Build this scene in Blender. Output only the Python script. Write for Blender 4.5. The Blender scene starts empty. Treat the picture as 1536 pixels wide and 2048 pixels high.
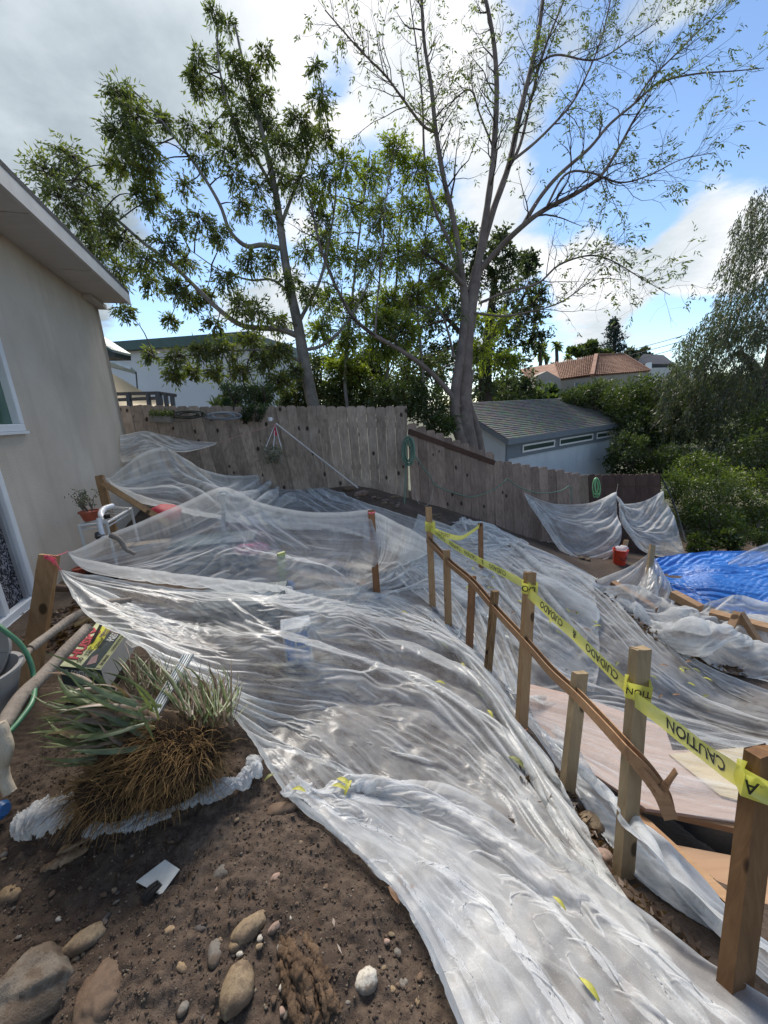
import bpy, math, random
import numpy as np
from mathutils import Vector, Matrix
R_ = math.radians
random.seed(7); rng = np.random.default_rng(7)
SC = bpy.context.scene; COL = SC.collection

# ---------------------------------------------------------------- camera
F = 769.0; CX, CY = 768.0, 1024.0
U_ = np.array([-162.0, 2944.0, 769.0]); U_ /= np.linalg.norm(U_)
fw = np.array([0, 0, -1.0]); FWD = fw - fw.dot(U_) * U_; FWD /= np.linalg.norm(FWD)
XR = np.cross(FWD, U_)
MW = np.array([XR, FWD, U_])          # camera -> world rotation
cam = bpy.data.cameras.new('camera'); camo = bpy.data.objects.new('camera', cam); COL.objects.link(camo)
cam.sensor_fit = 'HORIZONTAL'; cam.sensor_width = 36; cam.lens = 36 * F / 1536
cam.clip_start = 0.05; cam.clip_end = 6000
camo.matrix_world = Matrix([list(MW[0]) + [0], list(MW[1]) + [0], list(MW[2]) + [0], [0, 0, 0, 1]])
SC.camera = camo

# ---------------------------------------------------------------- light
SUN_EL, SUN_AZ = 47.0, -9.0           # degrees; azimuth clockwise from +Y
world = bpy.data.worlds.new('World'); SC.world = world; world.use_nodes = True
WN, WL = world.node_tree.nodes, world.node_tree.links
def build_world():
    WN.clear()
    def n(t, **k):
        a = WN.new(t)
        for q, v in k.items(): setattr(a, q, v)
        return a
    def math_(op, a, b=None, c=None, clamp=False):
        m = n('ShaderNodeMath', operation=op, use_clamp=clamp)
        for i, v in enumerate((a, b, c)):
            if v is None: continue
            if isinstance(v, (int, float)): m.inputs[i].default_value = v
            else: WL.new(v, m.inputs[i])
        return m.outputs[0]
    out = n('ShaderNodeOutputWorld'); bg = n('ShaderNodeBackground'); bg.inputs[1].default_value = SKY_STRENGTH
    WL.new(bg.outputs[0], out.inputs[0])
    sky = n('ShaderNodeTexSky', sky_type='NISHITA', sun_disc=False)
    sky.sun_elevation = R_(SUN_EL); sky.sun_rotation = R_(SUN_AZ); sky.air_density = 1.0; sky.dust_density = 0.1; sky.ozone_density = 3.0
    tc = n('ShaderNodeTexCoord'); sep = n('ShaderNodeSeparateXYZ'); WL.new(tc.outputs['Generated'], sep.inputs[0])
    zz = math_('MAXIMUM', sep.outputs[2], 0.0)
    den = math_('ADD', zz, 0.22)
    px = math_('DIVIDE', sep.outputs[0], den); py = math_('DIVIDE', sep.outputs[1], den)
    cmb = n('ShaderNodeCombineXYZ'); WL.new(px, cmb.inputs[0]); WL.new(py, cmb.inputs[1])
    def noise(scale, det, rough, off, dist=0.0):
        mp = n('ShaderNodeMapping'); mp.inputs['Location'].default_value = off; WL.new(cmb.outputs[0], mp.inputs[0])
        t = n('ShaderNodeTexNoise'); t.inputs['Scale'].default_value = scale; t.inputs['Detail'].default_value = det
        t.inputs['Roughness'].default_value = rough; t.inputs['Distortion'].default_value = dist; WL.new(mp.outputs[0], t.inputs[0])
        return t.outputs[0]
    big = noise(1.5, 10, 0.58, (3.1, 1.7, 0), 0.25)
    sh = noise(0.9, 6, 0.5, (9.3, 4.2, 0))
    fine = noise(4.5, 8, 0.6, (1.3, 7.7, 0))
    def blob(pxy, rad, soft=0.5):
        d = MW @ np.array([(pxy[0] - CX) / F, -(pxy[1] - CY) / F, -1.0]); d /= np.linalg.norm(d)
        v = n('ShaderNodeVectorMath', operation='DOT_PRODUCT'); WL.new(tc.outputs['Generated'], v.inputs[0]); v.inputs[1].default_value = tuple(d)
        m = n('ShaderNodeMapRange', interpolation_type='SMOOTHSTEP'); WL.new(v.outputs['Value'], m.inputs[0])
        m.inputs[1].default_value = math.cos(R_(rad)); m.inputs[2].default_value = math.cos(R_(rad * soft))
        return m.outputs[0]
    cov = big
    for p, r, w in SKY_BLOBS:
        cov = math_('MULTIPLY_ADD', blob(p, r, 0.35), w, cov)
    cov = math_('MULTIPLY_ADD', fine, 0.22, cov)
    mk = n('ShaderNodeMapRange', interpolation_type='SMOOTHSTEP'); WL.new(cov, mk.inputs[0]); mk.inputs[1].default_value = 0.60; mk.inputs[2].default_value = 0.78
    # cloud tone: thick parts grey, thin and sunward parts white
    sd = np.array([math.sin(R_(SUN_AZ)) * math.cos(R_(SUN_EL)), math.cos(R_(SUN_AZ)) * math.cos(R_(SUN_EL)), math.sin(R_(SUN_EL))])
    v = n('ShaderNodeVectorMath', operation='DOT_PRODUCT'); WL.new(tc.outputs['Generated'], v.inputs[0]); v.inputs[1].default_value = tuple(sd)
    glow = n('ShaderNodeMapRange', interpolation_type='SMOOTHSTEP'); WL.new(v.outputs['Value'], glow.inputs[0]); glow.inputs[1].default_value = math.cos(R_(38)); glow.inputs[2].default_value = 1.0
    tone = math_('MULTIPLY_ADD', sh, 1.7, -0.60)
    tone = math_('MULTIPLY_ADD', fine, 0.9, tone)
    for p, r, w in GREY_BLOBS:
        tone = math_('MULTIPLY_ADD', blob(p, r, 0.3), -w, tone)
    tone = math_('MULTIPLY_ADD', glow.outputs[0], 0.34, tone, clamp=True)
    cr = n('ShaderNodeValToRGB'); WL.new(tone, cr.inputs[0]); e = cr.color_ramp.elements
    e[0].position = 0.0; e[0].color = (0.33, 0.395, 0.45, 1); e[1].position = 1.0; e[1].color = (0.96, 0.97, 0.99, 1)
    e2 = cr.color_ramp.elements.new(0.5); e2.color = (0.62, 0.69, 0.74, 1)
    sc = n('ShaderNodeVectorMath', operation='SCALE'); WL.new(cr.outputs[0], sc.inputs[0]); sc.inputs[3].default_value = CLOUD_GAIN
    mx = n('ShaderNodeMix', data_type='RGBA'); WL.new(mk.outputs[0], mx.inputs[0]); WL.new(sky.outputs[0], mx.inputs[6]); WL.new(sc.outputs[0], mx.inputs[7])
    WL.new(mx.outputs[2], bg.inputs[0])
SKY_STRENGTH = 0.076; CLOUD_GAIN = 6.2
SKY_BLOBS = [((100, 100), 40, .20), ((620, 200), 28, .16), ((1290, 540), 11, .34), ((1480, 440), 8, .26), ((1150, 120), 20, .07), ((1420, 90), 10, .16), ((1180, 610), 7, .2),
             ((1430, 300), 11, -.36), ((1220, 340), 10, -.28), ((1330, 690), 8, -.34), ((1100, 700), 9, -.15), ((330, 520), 14, -.16), ((230, 610), 4, .22), ((330, 670), 7, -.28),
             ((720, 480), 16, -.22), ((420, 430), 9, -.26), ((1000, 120), 6, -.12), ((650, 120), 4, -.2), ((1000, 300), 14, .08)]
GREY_BLOBS = [((90, 260), 30, .42), ((330, 330), 14, .22), ((300, 60), 9, .15), ((1330, 490), 6, .35), ((1130, 100), 9, .25), ((760, 60), 8, .15)]
build_world()
sl = bpy.data.lights.new('sun', 'SUN'); sl.energy = 2.6; sl.angle = R_(24); sl.color = (1.0, 0.93, 0.84)
so = bpy.data.objects.new('sun', sl); COL.objects.link(so)
sdir = Vector((math.sin(R_(SUN_AZ)) * math.cos(R_(SUN_EL)), math.cos(R_(SUN_AZ)) * math.cos(R_(SUN_EL)), math.sin(R_(SUN_EL))))
so.rotation_euler = (-sdir).to_track_quat('-Z', 'Y').to_euler()
SC.view_settings.view_transform = 'Standard'; SC.view_settings.look = 'None'; SC.view_settings.gamma = 1; SC.view_settings.exposure = 1.3
SC.render.engine = 'CYCLES'
SC.cycles.transparent_max_bounces = 20; SC.cycles.max_bounces = 8; SC.cycles.diffuse_bounces = 3; SC.cycles.transmission_bounces = 6
SC.cycles.caustics_reflective = False; SC.cycles.caustics_refractive = False

# ---------------------------------------------------------------- pixel <-> world
def ray(px, py):
    return MW @ np.array([(px - CX) / F, -(py - CY) / F, -1.0])
def P(px, py, t):                     # the point t metres ahead (along the view axis) seen at photo pixel px, py
    return ray(px, py) * t
def G(px, py, z):                     # the point at height z seen at photo pixel px, py
    r = ray(px, py); return r * (z / r[2])

# ---------------------------------------------------------------- noise
def _hash(ix, iy, seed):
    h = (ix.astype(np.int64) * 374761393 + iy.astype(np.int64) * 668265263 + seed * 1442695041) & 0xffffffff
    h = ((h ^ (h >> 13)) * 1274126177) & 0xffffffff
    h = (h ^ (h >> 16)) & 0xffff
    return h / 65535.0
def vnoise(x, y, seed=0):             # value noise in -1..1
    x = np.asarray(x, float); y = np.asarray(y, float)
    x, y = np.broadcast_arrays(x, y)
    ix = np.floor(x); iy = np.floor(y); fx = x - ix; fy = y - iy
    fx = fx * fx * fx * (fx * (fx * 6 - 15) + 10); fy = fy * fy * fy * (fy * (fy * 6 - 15) + 10)
    a = _hash(ix, iy, seed); b = _hash(ix + 1, iy, seed); c = _hash(ix, iy + 1, seed); d = _hash(ix + 1, iy + 1, seed)
    return ((a * (1 - fx) + b * fx) * (1 - fy) + (c * (1 - fx) + d * fx) * fy) * 2 - 1
def fbm(x, y, oct=4, seed=0, gain=0.5):
    s = 0; a = 1.0
    for i in range(oct):
        s = s + a * vnoise(x * 2 ** i + i * 17.3, y * 2 ** i + i * 9.1, seed + i); a *= gain
    return s
def worley(x, y, seed=0):             # F1 and F2 distances
    x, y = np.broadcast_arrays(np.asarray(x, float), np.asarray(y, float)); ix = np.floor(x); iy = np.floor(y); f1 = np.full(x.shape, 9.0); f2 = f1.copy()
    for i in (-1, 0, 1):
        for j in (-1, 0, 1):
            cx = ix + i; cy = iy + j; d = np.hypot(x - cx - _hash(cx, cy, seed), y - cy - _hash(cx, cy, seed + 77)); f2 = np.minimum(f2, np.maximum(f1, d)); f1 = np.minimum(f1, d)
    return f1, f2
def sstep(a, b, x):
    t = np.clip((x - a) / (b - a), 0, 1); return t * t * (3 - 2 * t)

# ---------------------------------------------------------------- mesh helpers
def link(o, parent=None):
    COL.objects.link(o)
    if parent is not None: o.parent = parent
    return o
def tag(o, label=None, cat=None, group=None, kind=None):
    if label: o['label'] = label
    if cat: o['category'] = cat
    if group: o['group'] = group
    if kind: o['kind'] = kind
    return o
def empty(name, loc, label=None, cat=None, group=None, parent=None):
    o = bpy.data.objects.new(name, None); link(o, parent); o.location = tuple(float(c) for c in loc); o.empty_display_size = 0.05
    return tag(o, label, cat, group)
def mesh_np(name, V, Q, mat, parent=None, smooth=False, uv=None, loc=None, keep=False):
    """V (n,3) world coords, Q (m,k) all faces same size"""
    V = np.asarray(V, np.float32); Q = np.asarray(Q, np.int32); k = Q.shape[1]
    if parent is not None and not keep: V = V - np.array(wloc(parent), np.float32)
    me = bpy.data.meshes.new(name); me.vertices.add(len(V)); me.vertices.foreach_set('co', V.ravel())
    me.loops.add(Q.size); me.loops.foreach_set('vertex_index', Q.ravel())
    me.polygons.add(len(Q)); me.polygons.foreach_set('loop_start', np.arange(0, Q.size, k, dtype=np.int32))
    try: me.polygons.foreach_set('loop_total', np.full(len(Q), k, np.int32))
    except Exception: pass
    if uv is not None:
        l = me.uv_layers.new(name='UVMap'); l.data.foreach_set('uv', np.asarray(uv, np.float32)[Q.ravel()].ravel())
    me.update(calc_edges=True)
    if smooth: me.polygons.foreach_set('use_smooth', np.ones(len(Q), bool))
    me.validate(); me.materials.append(mat)
    o = bpy.data.objects.new(name, me); link(o, parent)
    if loc is not None: o.location = tuple(map(float, loc))
    return o
def wloc(o):
    v = np.zeros(3)
    while o is not None: v = v + np.array(o.location); o = o.parent
    return v
class MB:
    def __init__(s): s.v = []; s.f = []
    def add(s, vs, fs):
        b = len(s.v); s.v += [tuple(map(float, v)) for v in vs]; s.f += [tuple(b + i for i in f) for f in fs]; return s
    def box(s, c, size, rot=None):
        x, y, z = [d / 2 for d in size]
        vs = np.array([(i, j, k) for i in (-x, x) for j in (-y, y) for k in (-z, z)])
        if rot is not None: vs = vs @ np.array(rot).T
        return s.add(vs + np.array(c), [(0, 1, 3, 2), (4, 6, 7, 5), (0, 4, 5, 1), (2, 3, 7, 6), (0, 2, 6, 4), (1, 5, 7, 3)])
    def beam(s, a, b, w, t, side=(0, 0, 1), cham=0.0):
        """rectangular bar a->b; w across 'side' x axis, t along 'side'"""
        a = np.array(a, float); b = np.array(b, float); d = b - a; L = np.linalg.norm(d); d /= L
        sd = np.array(side, float); sd -= sd.dot(d) * d; sd /= np.linalg.norm(sd); e = np.cross(d, sd)
        vs = []
        for q in (a, b):
            for i, j in ((-1, -1), (1, -1), (1, 1), (-1, 1)): vs.append(q + e * i * w / 2 + sd * j * t / 2)
        return s.add(vs, [(0, 3, 2, 1), (4, 5, 6, 7), (0, 1, 5, 4), (1, 2, 6, 5), (2, 3, 7, 6), (3, 0, 4, 7)])
    def poly(s, pts, thick=None, n=None):
        k = len(pts); pts = [np.array(p, float) for p in pts]
        if thick is None: return s.add(pts, [tuple(range(k))])
        if n is None:
            n = np.cross(pts[1] - pts[0], pts[2] - pts[0]); n /= np.linalg.norm(n)
        q = [p - np.array(n) * thick for p in pts]
        fs = [tuple(range(k)), tuple(range(2 * k - 1, k - 1, -1))] + [((i + 1) % k, i, k + i, k + (i + 1) % k) for i in range(k)]
        return s.add(pts + q, fs)
    def tube(s, pts, r, n=6, cap=True):
        V, Q = tube_np(pts, r, n); b = len(s.v)
        s.v += [tuple(map(float, v)) for v in V]; s.f += [tuple(int(b + i) for i in q) for q in Q]
        if cap:
            m = len(V) // n; s.f.append(tuple(b + i for i in range(n))[::-1]); s.f.append(tuple(b + (m - 1) * n + i for i in range(n)))
        return s
    def lathe(s, prof, c, n=20, axis=None):
        c = np.array(c, float); vs = []; m = len(prof)
        for r, z in prof:
            for i in range(n):
                a = 2 * math.pi * i / n; vs.append(np.array([r * math.cos(a), r * math.sin(a), z]))
        if axis is not None: vs = [np.array(axis) @ v for v in vs]
        fs = [(j * n + i, j * n + (i + 1) % n, (j + 1) * n + (i + 1) % n, (j + 1) * n + i) for j in range(m - 1) for i in range(n)]
        return s.add([v + c for v in vs], fs)
    def build(s, name, mat, parent=None, smooth=False, bevel=0.0, angle=40):
        off = wloc(parent) if parent is not None else np.zeros(3)
        me = bpy.data.meshes.new(name); me.from_pydata([tuple(np.array(v) - off) for v in s.v], [], s.f); me.materials.append(mat)
        if smooth:
            me.polygons.foreach_set('use_smooth', np.ones(len(me.polygons), bool))
            try: me.set_sharp_from_angle(angle=R_(angle))
            except Exception: pass
        o = bpy.data.objects.new(name, me); link(o, parent)
        if bevel: m = o.modifiers.new('bevel', 'BEVEL'); m.width = bevel; m.segments = 1; m.limit_method = 'ANGLE'
        return o
def catmull(pts, n):
    """resample a polyline smoothly to n points"""
    p = np.array(pts, float)
    if len(p) == 2: return p[0] + (p[1] - p[0]) * np.linspace(0, 1, n)[:, None]
    e = np.vstack([2 * p[0] - p[1], p, 2 * p[-1] - p[-2]])
    d = np.r_[0, np.cumsum(np.linalg.norm(np.diff(p[:, :3] if p.shape[1] > 3 else p, axis=0), axis=1) ** 0.8 + 1e-9)]
    s = np.linspace(0, d[-1], n); i = np.clip(np.searchsorted(d, s, side='right') - 1, 0, len(p) - 2)
    u = ((s - d[i]) / (d[i + 1] - d[i]))[:, None]
    a, b, c, g = e[i], e[i + 1], e[i + 2], e[i + 3]
    return 0.5 * ((2 * b) + (-a + c) * u + (2 * a - 5 * b + 4 * c - g) * u ** 2 + (-a + 3 * b - 3 * c + g) * u ** 3)
def tube_np(pts, r, n=6):
    p = np.array(pts, float); m = len(p); r = np.broadcast_to(np.asarray(r, float), (m,))
    t = np.gradient(p, axis=0); t /= np.linalg.norm(t, axis=1)[:, None] + 1e-9
    ref = np.array([0.31, 0.17, 1.0]) if abs(t[:, 2]).mean() < 0.8 else np.array([1.0, 0.2, 0.1])
    a = np.cross(t, ref); a /= np.linalg.norm(a, axis=1)[:, None] + 1e-9; b = np.cross(t, a)
    an = np.arange(n) * 2 * math.pi / n
    V = p[:, None] + r[:, None, None] * (np.cos(an)[None, :, None] * a[:, None] + np.sin(an)[None, :, None] * b[:, None])
    i = np.arange(m - 1)[:, None] * n; j = np.arange(n)[None]; k = (j + 1) % n
    Q = np.stack([i + j, i + k, i + n + k, i + n + j], -1).reshape(-1, 4)
    return V.reshape(-1, 3), Q
class NP:
    """numpy accumulator of quads"""
    def __init__(s): s.V = []; s.Q = []; s.n = 0
    def add(s, V, Q): s.V.append(V); s.Q.append(Q + s.n); s.n += len(V)
    def tube(s, pts, r, n=4): s.add(*tube_np(pts, r, n))
    def build(s, name, mat, parent=None, smooth=False): return mesh_np(name, np.vstack(s.V), np.vstack(s.Q), mat, parent, smooth)
def copy_tree(o, parent=None):
    c = o.copy(); COL.objects.link(c); c.parent = parent
    for ch in list(o.children): copy_tree(ch, c)
    return c

# ---------------------------------------------------------------- materials
class Mat:
    def __init__(s, name):
        s.m = bpy.data.materials.new(name); s.m.use_nodes = True; s.N = s.m.node_tree.nodes; s.L = s.m.node_tree.links
        s.N.clear(); s.out = s.N.new('ShaderNodeOutputMaterial'); s.tc = s.N.new('ShaderNodeTexCoord')
    def n(s, t, **k):
        a = s.N.new(t)
        for q, v in k.items(): setattr(a, q, v)
        return a
    def set(s, sock, v):
        if v is None: return
        if hasattr(v, 'is_linked'): s.L.new(v, sock)
        elif isinstance(v, (tuple, list)) and len(v) == 3 and sock.type == 'RGBA': sock.default_value = (*v, 1)
        else: sock.default_value = v
    def math(s, op, a, b=None, c=None, clamp=False):
        m = s.n('ShaderNodeMath', operation=op, use_clamp=clamp)
        for i, v in enumerate((a, b, c)): s.set(m.inputs[i], v)
        return m.outputs[0]
    def map(s, scale=(1, 1, 1), src='Object', rot=(0, 0, 0)):
        m = s.n('ShaderNodeMapping'); s.L.new(s.tc.outputs[src], m.inputs[0]); m.inputs['Scale'].default_value = scale; m.inputs['Rotation'].default_value = rot
        return m.outputs[0]
    def noise(s, scale=5, det=4, rough=0.5, vec=None, dist=0.0, src='Object'):
        t = s.n('ShaderNodeTexNoise'); t.inputs['Scale'].default_value = scale; t.inputs['Detail'].default_value = det
        t.inputs['Roughness'].default_value = rough; t.inputs['Distortion'].default_value = dist
        s.L.new(vec if vec is not None else s.tc.outputs[src], t.inputs[0]); return t.outputs[0]
    def vor(s, scale=5, vec=None, feature='F1', out='Distance', src='Object'):
        t = s.n('ShaderNodeTexVoronoi', feature=feature); t.inputs['Scale'].default_value = scale
        s.L.new(vec if vec is not None else s.tc.outputs[src], t.inputs[0]); return t.outputs[out]
    def ramp(s, fac, stops, inter='LINEAR'):
        r = s.n('ShaderNodeValToRGB'); s.L.new(fac, r.inputs[0]); cr = r.color_ramp; cr.interpolation = inter
        while len(cr.elements) < len(stops): cr.elements.new(0.5)
        for e, (p, c) in zip(cr.elements, stops):
            e.position = p; e.color = (*c, 1) if isinstance(c, (tuple, list)) else (c, c, c, 1)
        return r.outputs[0]
    def range(s, v, a, b, c=0.0, d=1.0, smooth=False):
        m = s.n('ShaderNodeMapRange', interpolation_type='SMOOTHSTEP' if smooth else 'LINEAR'); s.L.new(v, m.inputs[0])
        for i, q in zip((1, 2, 3, 4), (a, b, c, d)): m.inputs[i].default_value = q
        return m.outputs[0]
    def mix(s, f, a, b, mode='MIX'):
        m = s.n('ShaderNodeMix', data_type='RGBA', blend_type=mode); s.set(m.inputs[0], f); s.set(m.inputs[6], a); s.set(m.inputs[7], b); return m.outputs[2]
    def rand(s): return s.n('ShaderNodeObjectInfo').outputs['Random']
    def bump(s, h, strength=0.3, dist=0.01, normal=None):
        b = s.n('ShaderNodeBump'); b.inputs['Strength'].default_value = strength; b.inputs['Distance'].default_value = dist; s.L.new(h, b.inputs['Height'])
        if normal is not None: s.L.new(normal, b.inputs['Normal'])
        return b.outputs[0]
    def bsdf(s, color, rough=0.7, normal=None, metal=0.0, spec=0.5, **k):
        p = s.n('ShaderNodeBsdfPrincipled'); s.set(p.inputs['Base Color'], color); s.set(p.inputs['Roughness'], rough); s.set(p.inputs['Metallic'], metal)
        s.set(p.inputs['Specular IOR Level'], spec)
        if normal is not None: s.L.new(normal, p.inputs['Normal'])
        for q, v in k.items(): s.set(p.inputs[q], v)
        s.p = p; return p.outputs[0]
    def done(s, sh): s.L.new(sh, s.out.inputs[0]); return s.m
def simple(name, col, rough=0.6, var=0.15, scale=6, bump=0.15, metal=0.0, spec=0.5, dist=0.004):
    m = Mat(name); nz = m.noise(scale, 6, 0.6); f = m.range(nz, 0.3, 0.7, 1 - var, 1 + var)
    c = m.n('ShaderNodeVectorMath', operation='SCALE'); c.inputs[0].default_value = col; m.L.new(f, c.inputs[3])
    nb = m.noise(scale * 8, 4, 0.6)
    return m.done(m.bsdf(c.outputs[0], rough, m.bump(nb, bump, dist), metal, spec))
def wood_mat(name, c1, c2, scale=1.0, axis=2, rough=0.75, knots=True, rnd=0.35):
    m = Mat(name); sc = [28 * scale] * 3; sc[axis] = 1.6 * scale
    ob = m.n('ShaderNodeObjectInfo'); rv = m.n('ShaderNodeVectorMath', operation='SCALE'); rv.inputs[0].default_value = (31.7, 17.3, 23.1); m.L.new(ob.outputs['Random'], rv.inputs[3])
    ad = m.n('ShaderNodeVectorMath', operation='ADD'); m.L.new(m.tc.outputs['Object'], ad.inputs[0]); m.L.new(rv.outputs[0], ad.inputs[1])
    mp = m.n('ShaderNodeMapping'); m.L.new(ad.outputs[0], mp.inputs[0]); mp.inputs['Scale'].default_value = sc
    g = m.noise(1.0, 8, 0.65, mp.outputs[0], dist=0.6)
    b = m.noise(2.2, 4, 0.55, ad.outputs[0])
    f = m.math('MULTIPLY_ADD', b, 0.45, m.math('MULTIPLY', g, 0.65))
    col = m.ramp(f, [(0.32, c1), (0.72, c2)])
    if knots:
        mk = m.n('ShaderNodeMapping'); m.L.new(ad.outputs[0], mk.inputs[0]); s3 = [5.5 * scale] * 3; s3[axis] = 3.4 * scale; mk.inputs['Scale'].default_value = s3
        k = m.vor(1.0, mk.outputs[0]); kk = m.range(k, 0.10, 0.17, 1, 0, True)
        col = m.mix(kk, col, tuple(c * 0.35 for c in c1))
    br = m.range(ob.outputs['Random'], 0, 1, 1 - rnd, 1 + rnd * 0.6)
    v = m.n('ShaderNodeVectorMath', operation='SCALE'); m.L.new(col, v.inputs[0]); m.L.new(br, v.inputs[3])
    return m.done(m.bsdf(v.outputs[0], rough, m.bump(g, 0.5, 0.003), spec=0.3))
# ---------------------------------------------------------------- terrain
ANCH = [(100,2040,-1.50),(400,2040,-1.50),(700,2040,-1.52),(20,1750,-1.45),(40,1700,-1.42),(300,1650,-1.42),(550,1630,-1.45),(750,1760,-1.50),(900,2040,-1.55),(0,1900,-1.47),
 (150,1480,-1.38),(350,1450,-1.38),(70,1280,-1.3),(250,1300,-1.36),(30,1400,-1.38),(170,1150,-1.32),(230,1080,-1.32),(330,1040,-1.28),(420,1000,-1.2),
 (600,1560,-1.47),(800,1700,-1.60),(1000,1900,-1.58),(1100,2040,-1.56),(700,1450,-1.56),(900,1600,-1.74),(800,1320,-1.80),(600,1350,-1.52),(480,1230,-1.48),(650,1200,-1.66),
 (866,1225,-2.02),(897,1265,-2.03),(940,1305,-2.02),(975,1370,-2.0),(1043,1465,-1.96),(1135,1590,-1.92),(1245,1770,-1.80),(1480,1985,-1.62),(1650,2150,-1.60),(755,1190,-1.84),
 (1130,1450,-2.35),(1300,1540,-2.62),(1500,1640,-2.7),(1560,1780,-2.35),(1400,1440,-2.62),(1380,1760,-2.05),
 (1000,1115,-2.05),(1060,1140,-2.12),(1050,1210,-2.12),(1150,1240,-2.2),(1200,1290,-2.25),(1350,1370,-2.4),(1500,1430,-2.45),(960,1190,-2.08),(1170,1160,-2.28),(1300,1250,-2.42),(1450,1330,-2.46),
 (1215,1180,-2.62),(1300,1225,-2.72),(1420,1280,-2.8),(1540,1320,-2.85),(1240,1125,-2.7),(1350,1200,-2.75),(1500,1240,-2.8),(1450,1120,-2.9),
 (620,960,-1.08),(700,978,-1.16),(815,1000,-1.42),(990,1058,-2.05),(1100,1092,-2.6),(1200,1100,-2.85),(560,950,-1.0),(900,1060,-1.75),(850,1050,-1.62),(740,1080,-1.6),(640,1010,-1.32),(540,1020,-1.3),(450,950,-1.05)]
_ap = np.array([G(*a) for a in ANCH] + [np.array(q, float) for q in [(-1.2,-1.2,-1.45),(1.2,-1.2,-1.6),(-3,0,-1.4),(3.0,-.5,-1.8),(-2.6,6.0,-1.1),(4.5,3,-2.7),(6,6.5,-3.0),(6,9,-3.6),(0,8.5,-1.6),(-3,8,-1.3),(-6,4,-1.3),(8,1,-2.6)]])
def _tps_fit(p, lam=0.02):
    n = len(p); d = np.linalg.norm(p[:, None, :2] - p[None, :, :2], axis=2); K = np.where(d > 0, d * d * np.log(d + 1e-12), 0) + lam * np.eye(n)
    Pm = np.c_[np.ones(n), p[:, :2]]; A = np.block([[K, Pm], [Pm.T, np.zeros((3, 3))]])
    return np.linalg.solve(A, np.r_[p[:, 2], 0, 0, 0])
_tw = _tps_fit(_ap)
def ht(x, y):
    """smooth ground height"""
    x = np.atleast_1d(np.asarray(x, float)); y = np.atleast_1d(np.asarray(y, float)); sh = x.shape; x = x.ravel(); y = y.ravel()
    cx = np.clip(x, -4, 7); cy = np.clip(y, -1.5, 10)
    z = _tw[-3] + _tw[-2] * cx + _tw[-1] * cy
    for i, a in enumerate(_ap):
        r2 = (cx - a[0]) ** 2 + (cy - a[1]) ** 2 + 1e-12
        z = z + _tw[i] * 0.5 * r2 * np.log(r2)
    z = np.clip(z, -4.2, -0.8)
    far = -3.4 - 1.2 * sstep(12, 30, y) + 0.3 * vnoise(x * .07, y * .07, 3)
    dd = np.hypot(x, y); far = far + 4.9 * sstep(60, 170, dd) * sstep(-40, 20, y) + sstep(200, 900, dd) * 6 * sstep(-100, 100, y)
    w = sstep(9.3, 13, y); w = np.maximum(w, sstep(6.0, 11, x)); w = np.maximum(w, sstep(-2.5, -9, y))
    far_l = np.where(x < -3, -1.5 - 2.5 * sstep(14, 40, y), far)
    far = far * sstep(-6, 0, x) + far_l * (1 - sstep(-6, 0, x))
    return (z * (1 - w) + far * w).reshape(sh)
def hz(x, y): return float(ht([x], [y])[0])
def rough(x, y):
    """lumps and clods of the bare soil"""
    near = sstep(6, 2.0, np.hypot(x, y - 1))
    a = 0.012 * fbm(x * 7, y * 7, 3, 11) + 0.008 * np.abs(fbm(x * 19, y * 19, 3, 23)) * (0.35 + near)
    a = a + near * 0.007 * np.maximum(0, fbm(x * 45, y * 45, 3, 31, .6)) + near * 0.005 * np.maximum(0, vnoise(x * 110, y * 110, 41) - .1)
    # the hollow beside the rotten root
    return a * sstep(14, 9, np.hypot(x, y)) + 0.0 * x
def T(px, py, h=0.0):
    """where the sight line through a photo pixel meets the ground raised by h"""
    r = ray(px, py); ts = np.concatenate([np.linspace(0.4, 3, 140), np.linspace(3.02, 12, 260)])
    pts = ts[:, None] * r; f = pts[:, 2] - ht(pts[:, 0], pts[:, 1]) - h
    i = np.argmax(f < 0)
    if f[i] >= 0: i = len(ts) - 1
    if i == 0: return pts[0]
    a = f[i - 1] / (f[i - 1] - f[i] + 1e-9); a = min(max(a, 0), 1)
    return r * (ts[i - 1] + (ts[i] - ts[i - 1]) * a)
# one ground sheet, fine at the viewer's feet and coarse towards the horizon
def _axis(lo, hi, n, c, w):
    s = np.linspace(np.arcsinh((lo - c) / w), np.arcsinh((hi - c) / w), n); return c + w * np.sinh(s)
gx = np.unique(np.concatenate([np.linspace(-1.7, 1.0, 340), _axis(-900, -1.71, 90, -1.4, .25)[:-1], _axis(1.01, 900, 190, 0.8, .9)[1:]]))
gy = np.unique(np.concatenate([np.linspace(0.1, 2.1, 290), _axis(-300, 0.09, 40, .3, .25)[:-1], _axis(2.11, 1500, 200, 1.6, 1.1)[1:]]))
GX, GY = np.meshgrid(gx, gy); GZ = ht(GX, GY) + rough(GX, GY)
soil = Mat('soil'); n1 = soil.noise(2.2, 8, 0.62); n2 = soil.noise(38, 6, 0.7); n3 = soil.vor(170); n4 = soil.noise(260, 3, 0.7)
c = soil.ramp(n1, [(0.32, (0.066, 0.046, 0.032)), (0.55, (0.110, 0.078, 0.056)), (0.74, (0.175, 0.13, 0.093))])
c = soil.mix(soil.range(n2, 0.40, 0.62, 0, 0.75), c, (0.045, 0.028, 0.019)); c = soil.mix(soil.range(n2, 0.60, 0.80, 0, 0.6), c, (0.19, 0.135, 0.095))
c = soil.mix(soil.range(soil.noise(420, 2, .5), 0.69, 0.74, 0, 0.7), c, (0.33, 0.28, 0.22))
c = soil.mix(soil.range(soil.noise(900, 2, .5), 0.70, 0.76, 0, 0.6), c, (0.42, 0.38, 0.32))
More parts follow.
